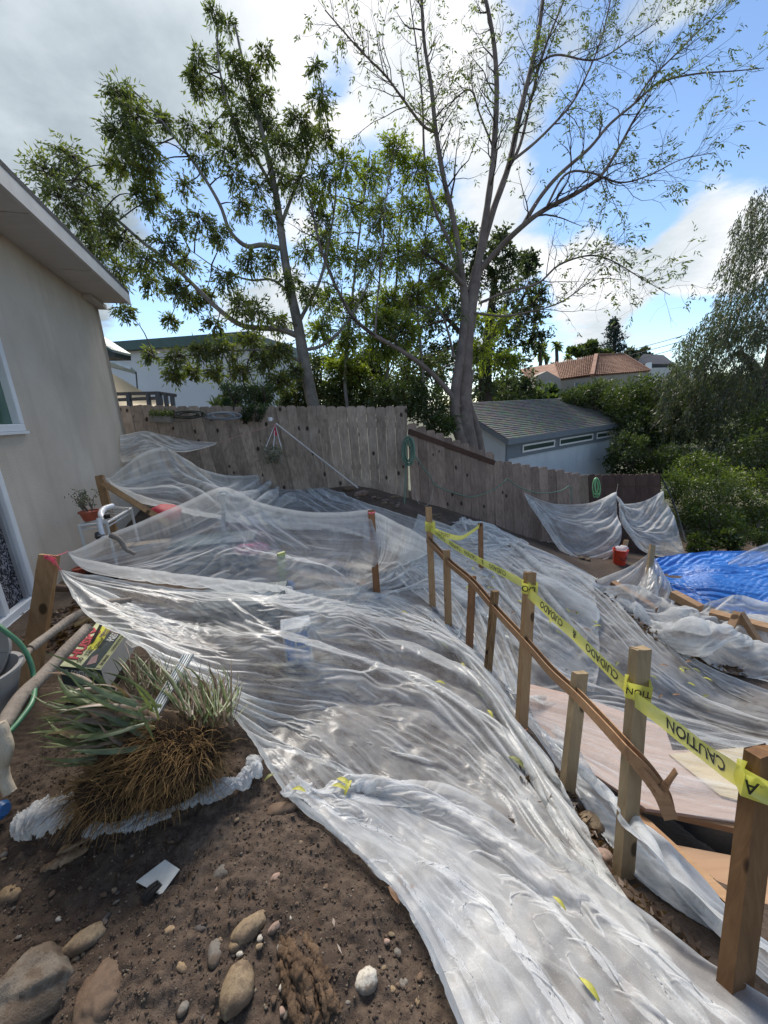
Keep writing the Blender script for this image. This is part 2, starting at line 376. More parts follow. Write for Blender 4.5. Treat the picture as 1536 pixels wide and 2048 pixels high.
sx = soil.n('ShaderNodeSeparateXYZ'); soil.L.new(soil.tc.outputs['Object'], sx.inputs[0])
c = soil.mix(soil.range(sx.outputs[1], 9, 14), c, (0.07, 0.075, 0.04))
hh = soil.math('ADD', soil.math('MULTIPLY', n2, 1.0), soil.math('MULTIPLY', n4, 0.5))
SOIL = soil.done(soil.bsdf(c, soil.range(n1, .3, .7, .95, .75), soil.bump(hh, 0.9, 0.006), spec=0.35))
ny_, nx_ = GX.shape; idx = np.arange(nx_ * ny_).reshape(ny_, nx_)
GQ = np.stack([idx[:-1, :-1], idx[:-1, 1:], idx[1:, 1:], idx[1:, :-1]], -1).reshape(-1, 4)
tag(mesh_np('ground', np.stack([GX, GY, GZ], -1).reshape(-1, 3), GQ, SOIL, smooth=True), kind='structure')
# ---------------------------------------------------------------- stucco house on the left
def mat_stucco():
    m = Mat('stucco'); n1 = m.noise(1.1, 6, 0.6); n2 = m.noise(90, 5, 0.7); st = m.noise(1.0, 5, 0.6, m.map((7, 7, 0.7)))
    c = m.ramp(n1, [(0.3, (0.50, 0.435, 0.36)), (0.7, (0.66, 0.59, 0.50))]); c = m.mix(m.range(st, 0.55, 0.75, 0, 0.30), c, (0.38, 0.325, 0.265))
    n3 = m.noise(3.2, 7, .7); c = m.mix(m.range(n3, .56, .70, 0, .22), c, (0.62, 0.57, 0.50)); sp = m.n('ShaderNodeSeparateXYZ'); m.L.new(m.tc.outputs['Object'], sp.inputs[0])
    c = m.mix(m.range(m.math('MULTIPLY_ADD', n3, .5, sp.outputs[2]), -.05, .45, .45, 0, True), c, (0.22, 0.17, 0.125))      # soil splashed up the foot of the wall
    return m.done(m.bsdf(c, 0.92, m.bump(m.math('ADD', n2, m.math('MULTIPLY', n3, .8)), 0.7, 0.007), spec=0.2))
STUCCO = mat_stucco()
WHITE = simple('white_vinyl', (0.74, 0.76, 0.78), 0.35, 0.05, 3, 0.03)
SOFFIT = wood_mat('soffit_paint', (0.52, 0.49, 0.45), (0.62, 0.59, 0.55), 0.6, 0, 0.7, False, 0.06)
GLASS = Mat('window_glass'); GLASS = GLASS.done(GLASS.bsdf((0.05, 0.075, 0.07), 0.06, spec=0.9))
GREENG = Mat('tinted_pane'); GREENG = GREENG.done(GREENG.bsdf(GREENG.ramp(GREENG.noise(1.5, 2, .5), [(0.4, (0.03, 0.09, 0.07)), (0.6, (0.09, 0.17, 0.13))]), 0.12, spec=0.6))
CURT = Mat('patterned_curtain'); _v = CURT.noise(26, 2, 0.5, dist=2.5); CURT = CURT.done(CURT.bsdf(CURT.ramp(_v, [(0.50, (0.012, 0.012, 0.016)), (0.55, (0.30, 0.28, 0.30))]), 0.85))
DARK = simple('dark_paint', (0.035, 0.038, 0.042), 0.5, 0.2)
CNR = P(268, 945, 5.75); NEAR = G(60, 1222, -1.32)
wd = (CNR - NEAR)[:2]; WLEN = np.linalg.norm(wd); wd = wd / WLEN; wn = np.array([wd[1], -wd[0]])      # along wall, outward normal
def WV(s, z, o=0.0):       # s metres from the near reference along the wall, o metres out of it
    q = NEAR[:2] + wd * s + wn * o; return np.array([q[0], q[1], z])
def Wp(px, py, o=0.0):     # photo pixel -> (s, z) on the wall
    r = ray(px, py); k = (NEAR[:2] + wn * o).dot(wn) / r[:2].dot(wn); p = r * k
    return (p[:2] - NEAR[:2]).dot(wd), p[2]
ZTOP = Wp(192, 607)[1]
house = empty('stucco_house', WV(0, -1.4), 'beige stucco house with white framed windows and boxed grey eave at left edge', 'house')
b = MB(); L0 = -3.2
us, uz = Wp(47, 862); ls, lz = Wp(74, 1198); lt = Wp(2, 924)[1]
# wall strips leave real openings for both windows
def wall_box(m, s0, s1, z0, z1, o0=-0.18, o1=0.0):
    q = [WV(s0, z0, o0), WV(s1, z0, o0), WV(s1, z0, o1), WV(s0, z0, o1)]; q2 = [p + np.array([0, 0, z1 - z0]) for p in q]
    m.add(q + q2, [(0, 1, 2, 3), (7, 6, 5, 4), (0, 4, 5, 1), (1, 5, 6, 2), (2, 6, 7, 3), (3, 7, 4, 0)])
UW, LW = 1.5, 1.7
wall_box(b, max(us, ls), WLEN, -1.9, ZTOP); wall_box(b, L0, min(us - UW, ls - LW), -1.9, ZTOP)
hi = max(us, ls)
if us < hi: wall_box(b, us, hi, uz, uz + 1.15)
if ls < hi: wall_box(b, ls, hi, lz, lt)
wall_box(b, min(us - UW, ls - LW), hi, -1.9, lz); wall_box(b, min(us - UW, ls - LW), hi, lt, uz); wall_box(b, min(us - UW, ls - LW), hi, uz + 1.15, ZTOP)
wall_box(b, min(us - UW, ls - LW), ls - LW, lz, lt); wall_box(b, min(us - UW, ls - LW), us - UW, uz, uz + 1.15)
b.build('wall', STUCCO, house)
b = MB(); q0 = WV(WLEN, 0)[:2]; b.add([np.r_[q, z] for z in (-1.9, ZTOP + .02) for q in (q0 + wd * 0.0, q0 - wn * 5, q0 - wn * 5 - wd * .15, q0 - wd * .15)], [(0, 1, 5, 4), (1, 2, 6, 5), (2, 3, 7, 6), (3, 0, 4, 7), (4, 5, 6, 7)])
b.build('end_wall', STUCCO, house)
def window(s1, w, z0, z1, pane, split, fw_=0.055):
    fr = MB()
    for (a0, a1, c0, c1) in ((s1 - w, s1, z0, z0 + fw_), (s1 - w, s1, z1 - fw_, z1), (s1 - fw_, s1, z0 + fw_, z1 - fw_), (s1 - w, s1 - w + fw_, z0 + fw_, z1 - fw_)):
        wall_box(fr, a0, a1, c0, c1, -0.05, 0.022)
    f = fr.build('window_frame', WHITE, house, bevel=0.004)
    g = MB(); wall_box(g, s1 - w + fw_, s1 - fw_, z0 + fw_, z1 - fw_, -0.045, -0.032); g.build('pane', pane, f)
    if split:
        g = MB(); wall_box(g, s1 - fw_ - split, s1 - fw_ - split + 0.05, z0 + fw_, z1 - fw_, -0.028, 0.008); g.build('sash', WHITE, f, bevel=0.003)
        g = MB(); wall_box(g, s1 - fw_ - 0.045, s1 - fw_ - 0.012, z0 + fw_, z1 - fw_, -0.028, -0.006); g.build('track', simple('grey_track', (.33, .33, .34), .4), f)
    g = MB(); wall_box(g, s1 - w - .02, s1 + .02, z0 - 0.022, z0 - 0.001, 0.002, 0.03); g.build('sill', WHITE, f)
window(us, UW, uz, uz + 1.15, GREENG, 0)
window(ls, LW, lz, lt, CURT, 0.34)
# soffit panels, fascia and roof
tip = G(256, 606, ZTOP)[:2]; ov = (tip - NEAR[:2]).dot(wn); SE = (tip - NEAR[:2]).dot(wd)
for k in range(9):
    s0 = SE - (k + 1) * 1.22; s1 = SE - k * 1.22 - 0.012; m = MB(); q = [WV(s0, ZTOP, -.3), WV(s1, ZTOP, -.3), WV(s1, ZTOP, ov), WV(s0, ZTOP, ov)]
    m.poly(q[::-1], 0.015, (0, 0, -1)); m.build('soffit_panel', SOFFIT, house)
m = MB(); q = [WV(SE - 11, ZTOP, ov), WV(SE + .02, ZTOP, ov), WV(SE + .02, ZTOP, ov + .03), WV(SE - 11, ZTOP, ov + .03)]
m.add([p + np.array([0, 0, dz]) for dz in (-.02, .15) for p in q], [(0, 1, 2, 3), (7, 6, 5, 4), (0, 4, 5, 1), (1, 5, 6, 2), (2, 6, 7, 3), (3, 7, 4, 0)])
m.build('fascia', simple('fascia_paint', (0.62, 0.60, 0.57), 0.55, 0.08), house)
m = MB(); q = [WV(SE - 11, ZTOP + .152, ov + .035), WV(SE + .02, ZTOP + .152, ov + .035), WV(SE + .02, ZTOP + .35, -3), WV(SE - 11, ZTOP + 1.0, -3)]
m.poly(q, 0.04); m.build('roof', simple('dark_shingle', (.05, .055, .06), .9, .3, 12, .6), house)
m = MB(); q = [WV(SE, ZTOP, -.3), WV(SE, ZTOP, ov), WV(SE, ZTOP + .14, ov), WV(SE, ZTOP + .3, -2.6), WV(SE, ZTOP, -2.6)]
m.poly(q, 0.03); m.build('gable_board', SOFFIT, house)
m = MB(); wall_box(m, L0, WLEN, -1.62, -1.40, 0.001, 0.03); m.build('footing', simple('grey_footing', (.21, .195, .18), .9, .3), house)
m = MB(); wall_box(m, WLEN - .5, WLEN + .02, ZTOP - .06, ZTOP - 0.002, 0.002, 0.10); m.build('eave_blocking', SOFFIT, house)

# ---------------------------------------------------------------- fences
FENCE_L = wood_mat('weathered_redwood', (0.13, 0.094, 0.070), (0.43, 0.345, 0.27), 1.0, 2, 0.9, True, 0.28)
FENCE_R = wood_mat('red_brown_redwood', (0.12, 0.08, 0.062), (0.34, 0.25, 0.195), 1.0, 2, 0.9, True, 0.25)
RAILM = wood_mat('dark_red_rail', (0.045, 0.024, 0.018), (0.10, 0.055, 0.04), 1.0, 0, 0.85, False, 0.1)
def fence(label, A0, A1, B0, B1, n, mat, rails, posts, front, hvar=0.02, step=None, over=0.3):
    """A0/A1 base and top at one end, B0/B1 at the other; boards dog-eared"""
    A0, A1, B0, B1 = [np.array(v) for v in (A0, A1, B0, B1)]
    root = empty('wooden_fence', (A0 + B0) / 2, label, 'fence'); d = (B0 - A0); d[2] = 0; d /= np.linalg.norm(d); nn = np.array([d[1], -d[0], 0]) * front
    r_ = random.Random(int(abs(A0[0] * 1000)) + n)
    for i in range(n):
        f0, f1 = (i + .0) / n, (i + 1) / n
        p0 = A0 + (B0 - A0) * f0; p1 = A0 + (B0 - A0) * f1; q0 = A1 + (B1 - A1) * f0; q1 = A1 + (B1 - A1) * f1
        zt = (q0[2] + q1[2]) / 2 + r_.uniform(-hvar, hvar); j = r_.uniform(-.004, .004)
        gap = 0.014; p0, p1 = p0 + (p1 - p0) * gap, p1 - (p1 - p0) * gap; q0, q1 = q0 + (q1 - q0) * gap, q1 - (q1 - q0) * gap
        q0[2] = q1[2] = zt; zb = min(p0[2], p1[2]) - over
        def low(p, q): k = (zb - q[2]) / (p[2] - q[2]); return q + (p - q) * k
        p0, p1 = low(p0, q0), low(p1, q1); c = 0.028; up = np.array([0, 0, 1.0]); e = (q1 - q0) / np.linalg.norm(q1 - q0)
        dn0 = (p0 - q0) / np.linalg.norm(p0 - q0)
        pts = [p0, p1, q1 + dn0 * c, q1 - e * c, q0 + e * c, q0 + dn0 * c]
        off = nn * (j + r_.uniform(-.003, .003)); m = MB(); m.poly([p + off for p in pts], 0.017, nn)
        # origin at the board's foot so that the grain runs with it
        ob = m.build('board', mat, root)
    for z_off, side, rm in rails:
        a = A1 + nn * side * 0.045; b_ = B1 + nn * side * 0.045; a[2] -= z_off; b_[2] -= z_off
        MB().beam(a, b_, 0.04, 0.085).build('rail', rm, root)
    for f, h_, w_ in posts:
        a = A0 + (B0 - A0) * f - nn * 0.07; q = A1 + (B1 - A1) * f - nn * 0.07
        MB().beam(a + np.array([0, 0, -.3]), q + np.array([0, 0, h_]), w_, w_, (0, 1, 0)).build('post', mat, root)
    return root
fA0, fA1 = P(268, 955, 5.95), P(236, 811, 5.95); fB0, fB1 = P(600, 968, 6.2), P(551, 813, 6.2)
F1 = fence('left run of the back fence with a dark rail carrying a planter box', fA0, fA1, fB0, fB1, 14, FENCE_L, [(0.28, 1, RAILM)], [(0.12, .0, .09)], 1, .012)
g0, g1 = P(586, 970, 6.17), P(550, 811, 6.15); h0, h1 = P(812, 1003, 6.35), P(809, 813, 6.35)
F2 = fence('tall unrailed run of knotty grey back fence in the middle of the garden', g0, g1, h0, h1, 13, FENCE_L, [(0.3, -1, FENCE_L), (1.0, -1, FENCE_L)], [(1.0, 0, .09)], 1, .012)
s0, s1 = P(824, 1008, 6.4), P(815, 843, 6.4); e0, e1 = P(990, 1066, 7.1), P(986, 908, 7.1)
F3 = fence('stepped fence run going downhill from the hose coil, dog-eared tops', s0, s1, e0, e1, 10, FENCE_R, [(0.16, 1, RAILM)], [(1.0, -.02, .1)], 1, .012)
k0, k1 = P(992, 1070, 7.15), P(986, 919, 7.15); l0, l1 = P(1182, 1104, 8.0), P(1176, 950, 8.0)
F4 = fence('lower brown fence run in front of the grey shed', k0, k1, l0, l1, 11, FENCE_R, [(0.2, -1, FENCE_R)], [(0, 0, .09)], 1, .015)
k0, k1 = P(1183, 1104, 8.0), P(1177, 949, 8.0); l0, l1 = P(1323, 1112, 8.5), P(1320, 948, 8.5)
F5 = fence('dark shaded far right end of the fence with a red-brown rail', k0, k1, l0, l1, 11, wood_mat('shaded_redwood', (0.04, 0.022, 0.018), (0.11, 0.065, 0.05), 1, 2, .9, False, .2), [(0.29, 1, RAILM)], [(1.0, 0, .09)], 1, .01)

# ---------------------------------------------------------------- grey shed
SIDING = simple('grey_siding', (0.55, 0.60, 0.64), 0.75, 0.06, 3, 0.15)
TRIMG = simple('slate_trim', (0.17, 0.195, 0.225), 0.6, 0.08, 4, 0.1)
zE = ray(1015, 880)[2] * 9.6
E1, E2 = G(1015, 880, zE), G(1251, 846, zE); fd = (E2 - E1)[:2]; SW = np.linalg.norm(fd); fd /= SW; bn = np.array([-fd[1], fd[0]])
def project(p): v = MW.T @ np.array(p); return CX + F * v[0] / -v[2], CY - F * v[1] / -v[2]
def SH(x, d, z): q = E1[:2] + fd * x + bn * d; return np.array([q[0], q[1], z])
best = None
for dd_ in np.linspace(1.0, 5.0, 41):
    for hh_ in np.linspace(0.0, 1.6, 33):
        a = project(SH(0, dd_, zE + hh_)); c_ = project(SH(SW, dd_, zE + hh_)); er = (a[0] - 945) ** 2 + (a[1] - 806) ** 2 + (c_[0] - 1100) ** 2 + (c_[1] - 798) ** 2
        if best is None or er < best[0]: best = (er, dd_, hh_)
SD, SHH = best[1], best[2]; print('shed', best, SW)
shed = empty('garden_shed', SH(SW / 2, SD / 2, -3.6), 'grey garden shed with three narrow high windows and a shingled lean-to roof', 'shed')
ins = 0.17; m = MB(); zb = -3.9; zf = zE - 0.05
m.add([SH(ins, ins, zb), SH(SW - ins, ins, zb), SH(SW - ins, SD - ins, zb), SH(ins, SD - ins, zb), SH(ins, ins, zf), SH(SW - ins, ins, zf), SH(SW - ins, SD - ins, zf + SHH * .9), SH(ins, SD - ins, zf + SHH * .9)],
      [(0, 1, 5, 4), (1, 2, 6, 5), (2, 3, 7, 6), (3, 0, 4, 7)]); m.build('wall', SIDING, shed)
nb = 14; 
for i in range(nb):
    x0 = ins + .09 + (SW - 2 * ins - .18) * i / nb; x1 = ins + .09 + (SW - 2 * ins - .18) * (i + 1) / nb - 0.012
    MB().poly([SH(x0, ins - .003, zb), SH(x1, ins - .003, zb), SH(x1, ins - .003, zf - .46), SH(x0, ins - .003, zf - .46)][::-1], 0.014, np.r_[-bn, 0]).build('siding_panel', SIDING, shed)
for i in range(9):
    y0 = ins + (SD - 2 * ins) * i / 9; y1 = ins + (SD - 2 * ins) * (i + 1) / 9 - .012
    MB().poly([SH(ins - .003, y0, zb), SH(ins - .003, y1, zb), SH(ins - .003, y1, zf - .05), SH(ins - .003, y0, zf - .05)], 0.014, np.r_[-fd, 0]).build('siding_panel', SIDING, shed)
def shbox(name, x0, x1, z0, z1, o, mat, parent=shed):
    return MB().poly([SH(x0, ins - o, z0), SH(x1, ins - o, z0), SH(x1, ins - o, z1), SH(x0, ins - o, z1)][::-1], 0.02, np.r_[bn, 0]).build(name, mat, parent)
shbox('trim_band', ins, SW - ins, zf - .46, zf, .022, TRIMG); shbox('corner_trim', ins, ins + .09, zb, zf - .46, .022, TRIMG); shbox('corner_trim', SW - ins - .09, SW - ins, zb, zf - .46, .022, TRIMG)
WTRIM = simple('white_trim', (.78, .78, .76), .5, .04)
for xa, xb in ((0.10, 0.345), (0.385, 0.70), (0.74, 0.95)):
    x0, x1 = ins + (SW - 2 * ins) * xa, ins + (SW - 2 * ins) * xb; z0, z1 = zf - .36, zf - .15
    fr = MB(); t_ = .045
    for q in ((x0, x1, z0, z0 + t_), (x0, x1, z1 - t_, z1), (x0, x0 + t_, z0 + t_, z1 - t_), (x1 - t_, x1, z0 + t_, z1 - t_)):
        fr.poly([SH(q[0], ins - .072, q[2]), SH(q[1], ins - .072, q[2]), SH(q[1], ins - .072, q[3]), SH(q[0], ins - .072, q[3])][::-1], .016, np.r_[bn, 0] * -1)
    f = fr.build('window', WTRIM, shed); shbox('pane', x0 + t_, x1 - t_, z0 + t_, z1 - t_, .028, GLASS, f)
SHING = Mat('asphalt_shingle'); _n = SHING.noise(9, 6, .7); _k = SHING.vor(7, SHING.map((1.0, 2.4, 1)), out='Color')
_c = SHING.mix(0.35, SHING.ramp(_n, [(.3, (.10, .105, .09)), (.7, (.22, .22, .19))]), SHING.mix(1.0, (.26, .26, .23), _k, 'MULTIPLY')); SHING = SHING.done(SHING.bsdf(_c, .95, SHING.bump(SHING.noise(120, 3, .6), .6, .01)))
rn = np.array([0, 0, 1.0]); nrow = 22; rowb = MB()
pan = MB().poly([SH(0, 0, zE + .02), SH(SW, 0, zE + .02), SH(SW, SD, zE + SHH + .02), SH(0, SD, zE + SHH + .02)], .05, rn); pan.build('roof_deck', SHING, shed)
for i in range(nrow):
    a, c_ = i / nrow, (i + 1.25) / nrow; c_ = min(c_, 1); za = zE + SHH * a + .04; zc = zE + SHH * c_ + .028
    rr = random.Random(i); x = -.03
    while x < SW + .02:
        w_ = rr.uniform(.22, .36); x1 = min(x + w_, SW + .03); dz = rr.uniform(0, .006)
        rowb.poly([SH(x, SD * a - .02, za + dz), SH(x1 - .006, SD * a - .02, za + dz), SH(x1 - .006, SD * c_, zc), SH(x, SD * c_, zc)], .008, rn); x = x1
tag(rowb.build('shingles', SHING, shed), kind='stuff')
MB().poly([SH(-.02, -.02, zE - .12), SH(SW + .02, -.02, zE - .12), SH(SW + .02, -.02, zE + .03), SH(-.02, -.02, zE + .03)][::-1], .025, np.r_[bn, 0]).build('fascia', TRIMG, shed)
MB().poly([SH(-.02, -.02, zE - .12), SH(-.02, SD, zE + SHH - .12), SH(-.02, SD, zE + SHH + .03), SH(-.02, -.02, zE + .03)], .025, np.r_[-fd, 0]).build('rake_board', TRIMG, shed)
# fallen leaves on the shed roof
lv = NP()
for i in range(240):
    x, d_ = rng.uniform(0, SW), rng.uniform(0, SD); c0 = SH(x, d_, zE + SHH * d_ / SD + .06); a = rng.uniform(0, 6.3); s_ = rng.uniform(.012, .028)
    u_ = np.array([math.cos(a), math.sin(a), 0]) * s_; v_ = np.array([-math.sin(a), math.cos(a), 0.1]) * s_ * .5
    lv.add(np.array([c0 - u_, c0 - v_, c0 + u_, c0 + v_]), np.array([[0, 1, 2, 3]]))
tag(lv.build('dry_leaves', simple('pale_dry_leaf', (.42, .36, .24), .8), None), 'scatter of pale dry leaves lying on the shed roof shingles', 'leaves', kind='stuff')

# ---------------------------------------------------------------- pale building and neighbour's things behind the left fence
NW = simple('pale_render', (0.62, 0.65, 0.68), 0.9, 0.06, .6, .1); GRN = simple('green_metal_edge', (0.05, 0.10, 0.09), .5)
a0, a1 = P(150, 693, 15.0), P(500, 711, 14.0); b0, b1 = a0.copy(), a1.copy(); zt = a0[2]
bl = empty('pale_building', (a0 + a1) / 2 + np.array([0, 0, -4]), 'pale building with a flat dark green roof edge, behind the left fence', 'building')
dv = (a1 - a0); dv[2] = 0; dl = np.linalg.norm(dv); dv /= dl; bv = np.array([-dv[1], dv[0], 0])
def BL(x, d, z): q = a0 + dv * x + bv * d; return np.array([q[0], q[1], z])
m = MB(); m.add([BL(0, 0, -4), BL(dl, 0, -4), BL(dl, 6, -4), BL(0, 6, -4), BL(0, 0, zt - .28), BL(dl, 0, zt - .28), BL(dl, 6, zt - .28), BL(0, 6, zt - .28)], [(0, 1, 5, 4), (1, 2, 6, 5), (2, 3, 7, 6), (3, 0, 4, 7), (4, 5, 6, 7)]); m.build('wall', NW, bl)
m = MB(); m.add([BL(-.2, -.35, zt - .3), BL(dl + .2, -.35, zt - .45), BL(dl + .2, 6.3, zt - .45), BL(-.2, 6.3, zt - .3), BL(-.2, -.35, zt), BL(dl + .2, -.35, zt - .12), BL(dl + .2, 6.3, zt), BL(-.2, 6.3, zt + .1)], [(0, 3, 2, 1), (4, 5, 6, 7), (0, 1, 5, 4), (1, 2, 6, 5), (2, 3, 7, 6), (3, 0, 4, 7)]); m.build('roof_edge', GRN, bl)
MB().poly([P(214, 716, 12), P(262, 734, 12), P(274, 744, 12.4), P(214, 728, 12.4)], .08).build('awning', simple('pale_awning', (.55, .62, .62), .6), bl)
MB().beam(P(272, 744, 12.3), P(277, 806, 12.3), .03, .03).build('downpipe', DARK, bl)
er = empty('dark_eave', P(205, 700, 8), 'dark green eave end poking out behind the stucco wall', 'roof'); m = MB()
m.poly([P(196, 672, 8), P(212, 688, 8), P(262, 712, 8), P(262, 721, 8), P(214, 722, 8), P(196, 730, 8)], .5, np.array([0, -1., 0]) * -1); m.build('eave_end', simple('dark_green_timber', (.03, .042, .04), .6), er)
m = MB(); m.poly([P(200, 668, 8), P(262, 708, 8), P(264, 713, 8), P(200, 676, 8)], .6, np.array([0, 1., 0])); m.build('eave_cap', GRN, er)
sail = Mat('shade_cloth'); sail = sail.done(sail.bsdf((.50, .42, .29), .9, sail.bump(sail.noise(30, 3, .5), .3, .01)))
gr = []; n_ = 14
for i in range(n_ + 1):
    for j in range(n_ + 1):
        u, v = i / n_, j / n_; tl, tr, br_, blw = P(205, 735, 8.6), P(300, 792, 9.4), P(352, 812, 9.8), P(205, 812, 8.0)
        p = (tl * (1 - u) + tr * u) * (1 - v) + (blw * (1 - u) + br_ * u) * v; p = p + np.array([0, 0, -.15 * math.sin(math.pi * u) * math.sin(math.pi * v)]); gr.append(p)
ii = np.arange((n_ + 1) ** 2).reshape(n_ + 1, -1); Q = np.stack([ii[:-1, :-1], ii[:-1, 1:], ii[1:, 1:], ii[1:, :-1]], -1).reshape(-1, 4)
tag(mesh_np('shade_sail', np.array(gr), Q, sail, smooth=True), 'tan shade sail stretched behind the back fence next to the stucco corner', 'shade sail')
rl = empty('deck_railing', P(290, 805, 7.4), 'dark wooden deck railing showing above the left end of the back fence', 'railing')
for (x0, y0, x1, y1, w_) in ((228, 788, 318, 786, .05), (228, 800, 318, 796, .035), (318, 786, 352, 791, .05)): MB().beam(P(x0, y0, 7.4), P(x1, y1, 7.4), w_, .06).build('rail', DARK, rl)
for x, y, w_ in ((257, 787, .07), (296, 787, .06), (317, 786, .09), (331, 789, .06), (344, 791, .06)): MB().beam(P(x, y, 7.4), P(x + 5, y + 42, 7.4), w_, w_, (0, 1, 0)).build('baluster', DARK, rl)

# ---------------------------------------------------------------- tiled house across the valley
TERRA = Mat('terracotta'); _n = TERRA.noise(1.6, 5, .7); TERRA = TERRA.done(TERRA.bsdf(TERRA.ramp(_n, [(.3, (.15, .075, .045)), (.5, (.25, .125, .075)), (.72, (.34, .21, .14))]), .85))
TAN = simple('tan_render', (.30, .26, .215), .9, .08, .5, .1)
th = empty('tiled_house', P(1180, 790, 38), 'tan house with a terracotta barrel tile roof across the valley', 'house')
R1, R2 = P(1192, 712, 41), P(1246, 711, 45); C1, C2, C0 = P(1184, 753, 36), P(1299, 743, 43), P(1119, 761, 38); RL = P(1108, 727, 46)
LE = P(1060, 768, 45); LR = P(1040, 738, 47)
def tiles(q, rows, cols, name='roof_tiles'):
    """q: eave a->b, ridge c->d ; barrel tiles laid in overlapping courses"""
    a, b_, c_, d_ = q; V = []; Fc = []; n = np.cross(b_ - a, d_ - a); n /= np.linalg.norm(n); n = n if n[2] > 0 else -n
    acc = NP(); acc.add(np.array([a, b_, c_, d_]), np.array([[0, 1, 2, 3]]))
    for i in range(rows):
        for j in range(cols):
            u0, u1 = j / cols, (j + 1) / cols; v0, v1 = i / rows, min(1, (i + 1.15) / rows); pr = []
            for v, lift in ((v0, .10), (v1, .03)):
                for k in range(4):
                    u = u0 + (u1 - u0) * k / 3; base = (a * (1 - u) + b_ * u) * (1 - v) + (d_ * (1 - u) + c_ * u) * v
                    pr.append(base + n * (lift + .16 * math.sin(math.pi * k / 3)))
            acc.add(np.array(pr), np.array([[k, k + 1, 5 + k, 4 + k] for k in range(3)]))
    o = acc.build(name, TERRA, th); tag(o, kind='stuff')
tiles((C1, C2, R2, R1), 15, 30); tiles((C0, C1, R1, RL), 14, 20); tiles((LE, C0, RL, LR), 10, 16)
nr = np.array([0, 0, -.35]); m = MB()
for q in ((C1, C2), (C0, C1), (LE, C0)):
    i0 = q[0] + np.array([0, .12, .02]); i1 = q[1] + np.array([0, .12, .02]); m.add([i0, i1, i1 + np.array([0, 0, -7]), i0 + np.array([0, 0, -7])], [(0, 1, 2, 3)])
m.build('wall', TAN, th)
m = MB().beam(R1 + np.array([0, 0, .1]), R2 + np.array([0, 0, .1]), .35, .3); m.beam(R1 + np.array([0, 0, .1]), C1 + np.array([0, 0, .1]), .35, .3); m.beam(R2 + np.array([0, 0, .1]), C2 + np.array([0, 0, .1]), .35, .3); m.build('ridge_tiles', TERRA, th)
g = [P(1072, 752, 36), P(1094, 742, 36), P(1121, 757, 36), P(1123, 800, 36), P(1066, 800, 36)]; m = MB().poly(g[::-1], 1.5, np.array([0, -1., 0])); m.build('gable_wall', TAN, th)
arc = [P(1106, 800, 35.6), P(1106, 775, 35.6), P(1103, 768, 35.6), P(1098, 765, 35.6), P(1092, 768, 35.6), P(1089, 775, 35.6), P(1089, 800, 35.6)]
MB().poly(arc, .2).build('arched_opening', DARK, th)
arc2 = [P(1111, 800, 35.8), P(1111, 774, 35.8), P(1107, 764, 35.8), P(1098, 760, 35.8), P(1088, 765, 35.8), P(1084, 775, 35.8), P(1084, 800, 35.8)]
MB().poly(arc2, .12).build('arch_surround', simple('pale_surround', (.36, .33, .29), .9), th)
for px_ in (1150, 1163): MB().poly([P(px_, 766, 35.8), P(px_ + 8, 765, 35.8), P(px_ + 8, 776, 35.8), P(px_, 777, 35.8)][::-1], .1).build('window', GLASS, th)
fh = empty('far_house', P(1320, 735, 60), 'distant house with a low grey roof right of the tiled roof', 'house')
MB().poly([P(1262, 742, 60), P(1278, 722, 62), P(1318, 724, 62), P(1340, 742, 60)], 1.2).build('roof', simple('grey_roof', (.09, .09, .1), .9), fh)
MB().poly([P(1268, 741, 60), P(1400, 738, 60), P(1400, 775, 60), P(1268, 775, 60)], 1.0).build('wall', simple('pale_far_wall', (.5, .48, .44), .9), fh)
MB().poly([P(1290, 728, 59), P(1299, 727, 59), P(1299, 742, 59), P(1290, 742, 59)], .5).build('chimney', WTRIM, fh)
for k, (y0, y1) in enumerate(((672, 640), (682, 652), (694, 664))):
    pts = catmull([P(1120, y0 + 60, 55), P(1300, y0 + 18, 50), P(1536, y1 - 20, 45)], 12)
    m = MB().tube(pts, 0.035, 4); tag(m.build('power_line', DARK), ['highest', 'middle', 'lowest'][k] + ' of the three thin power lines crossing the sky at the right', 'power line', 'power lines over the far houses')
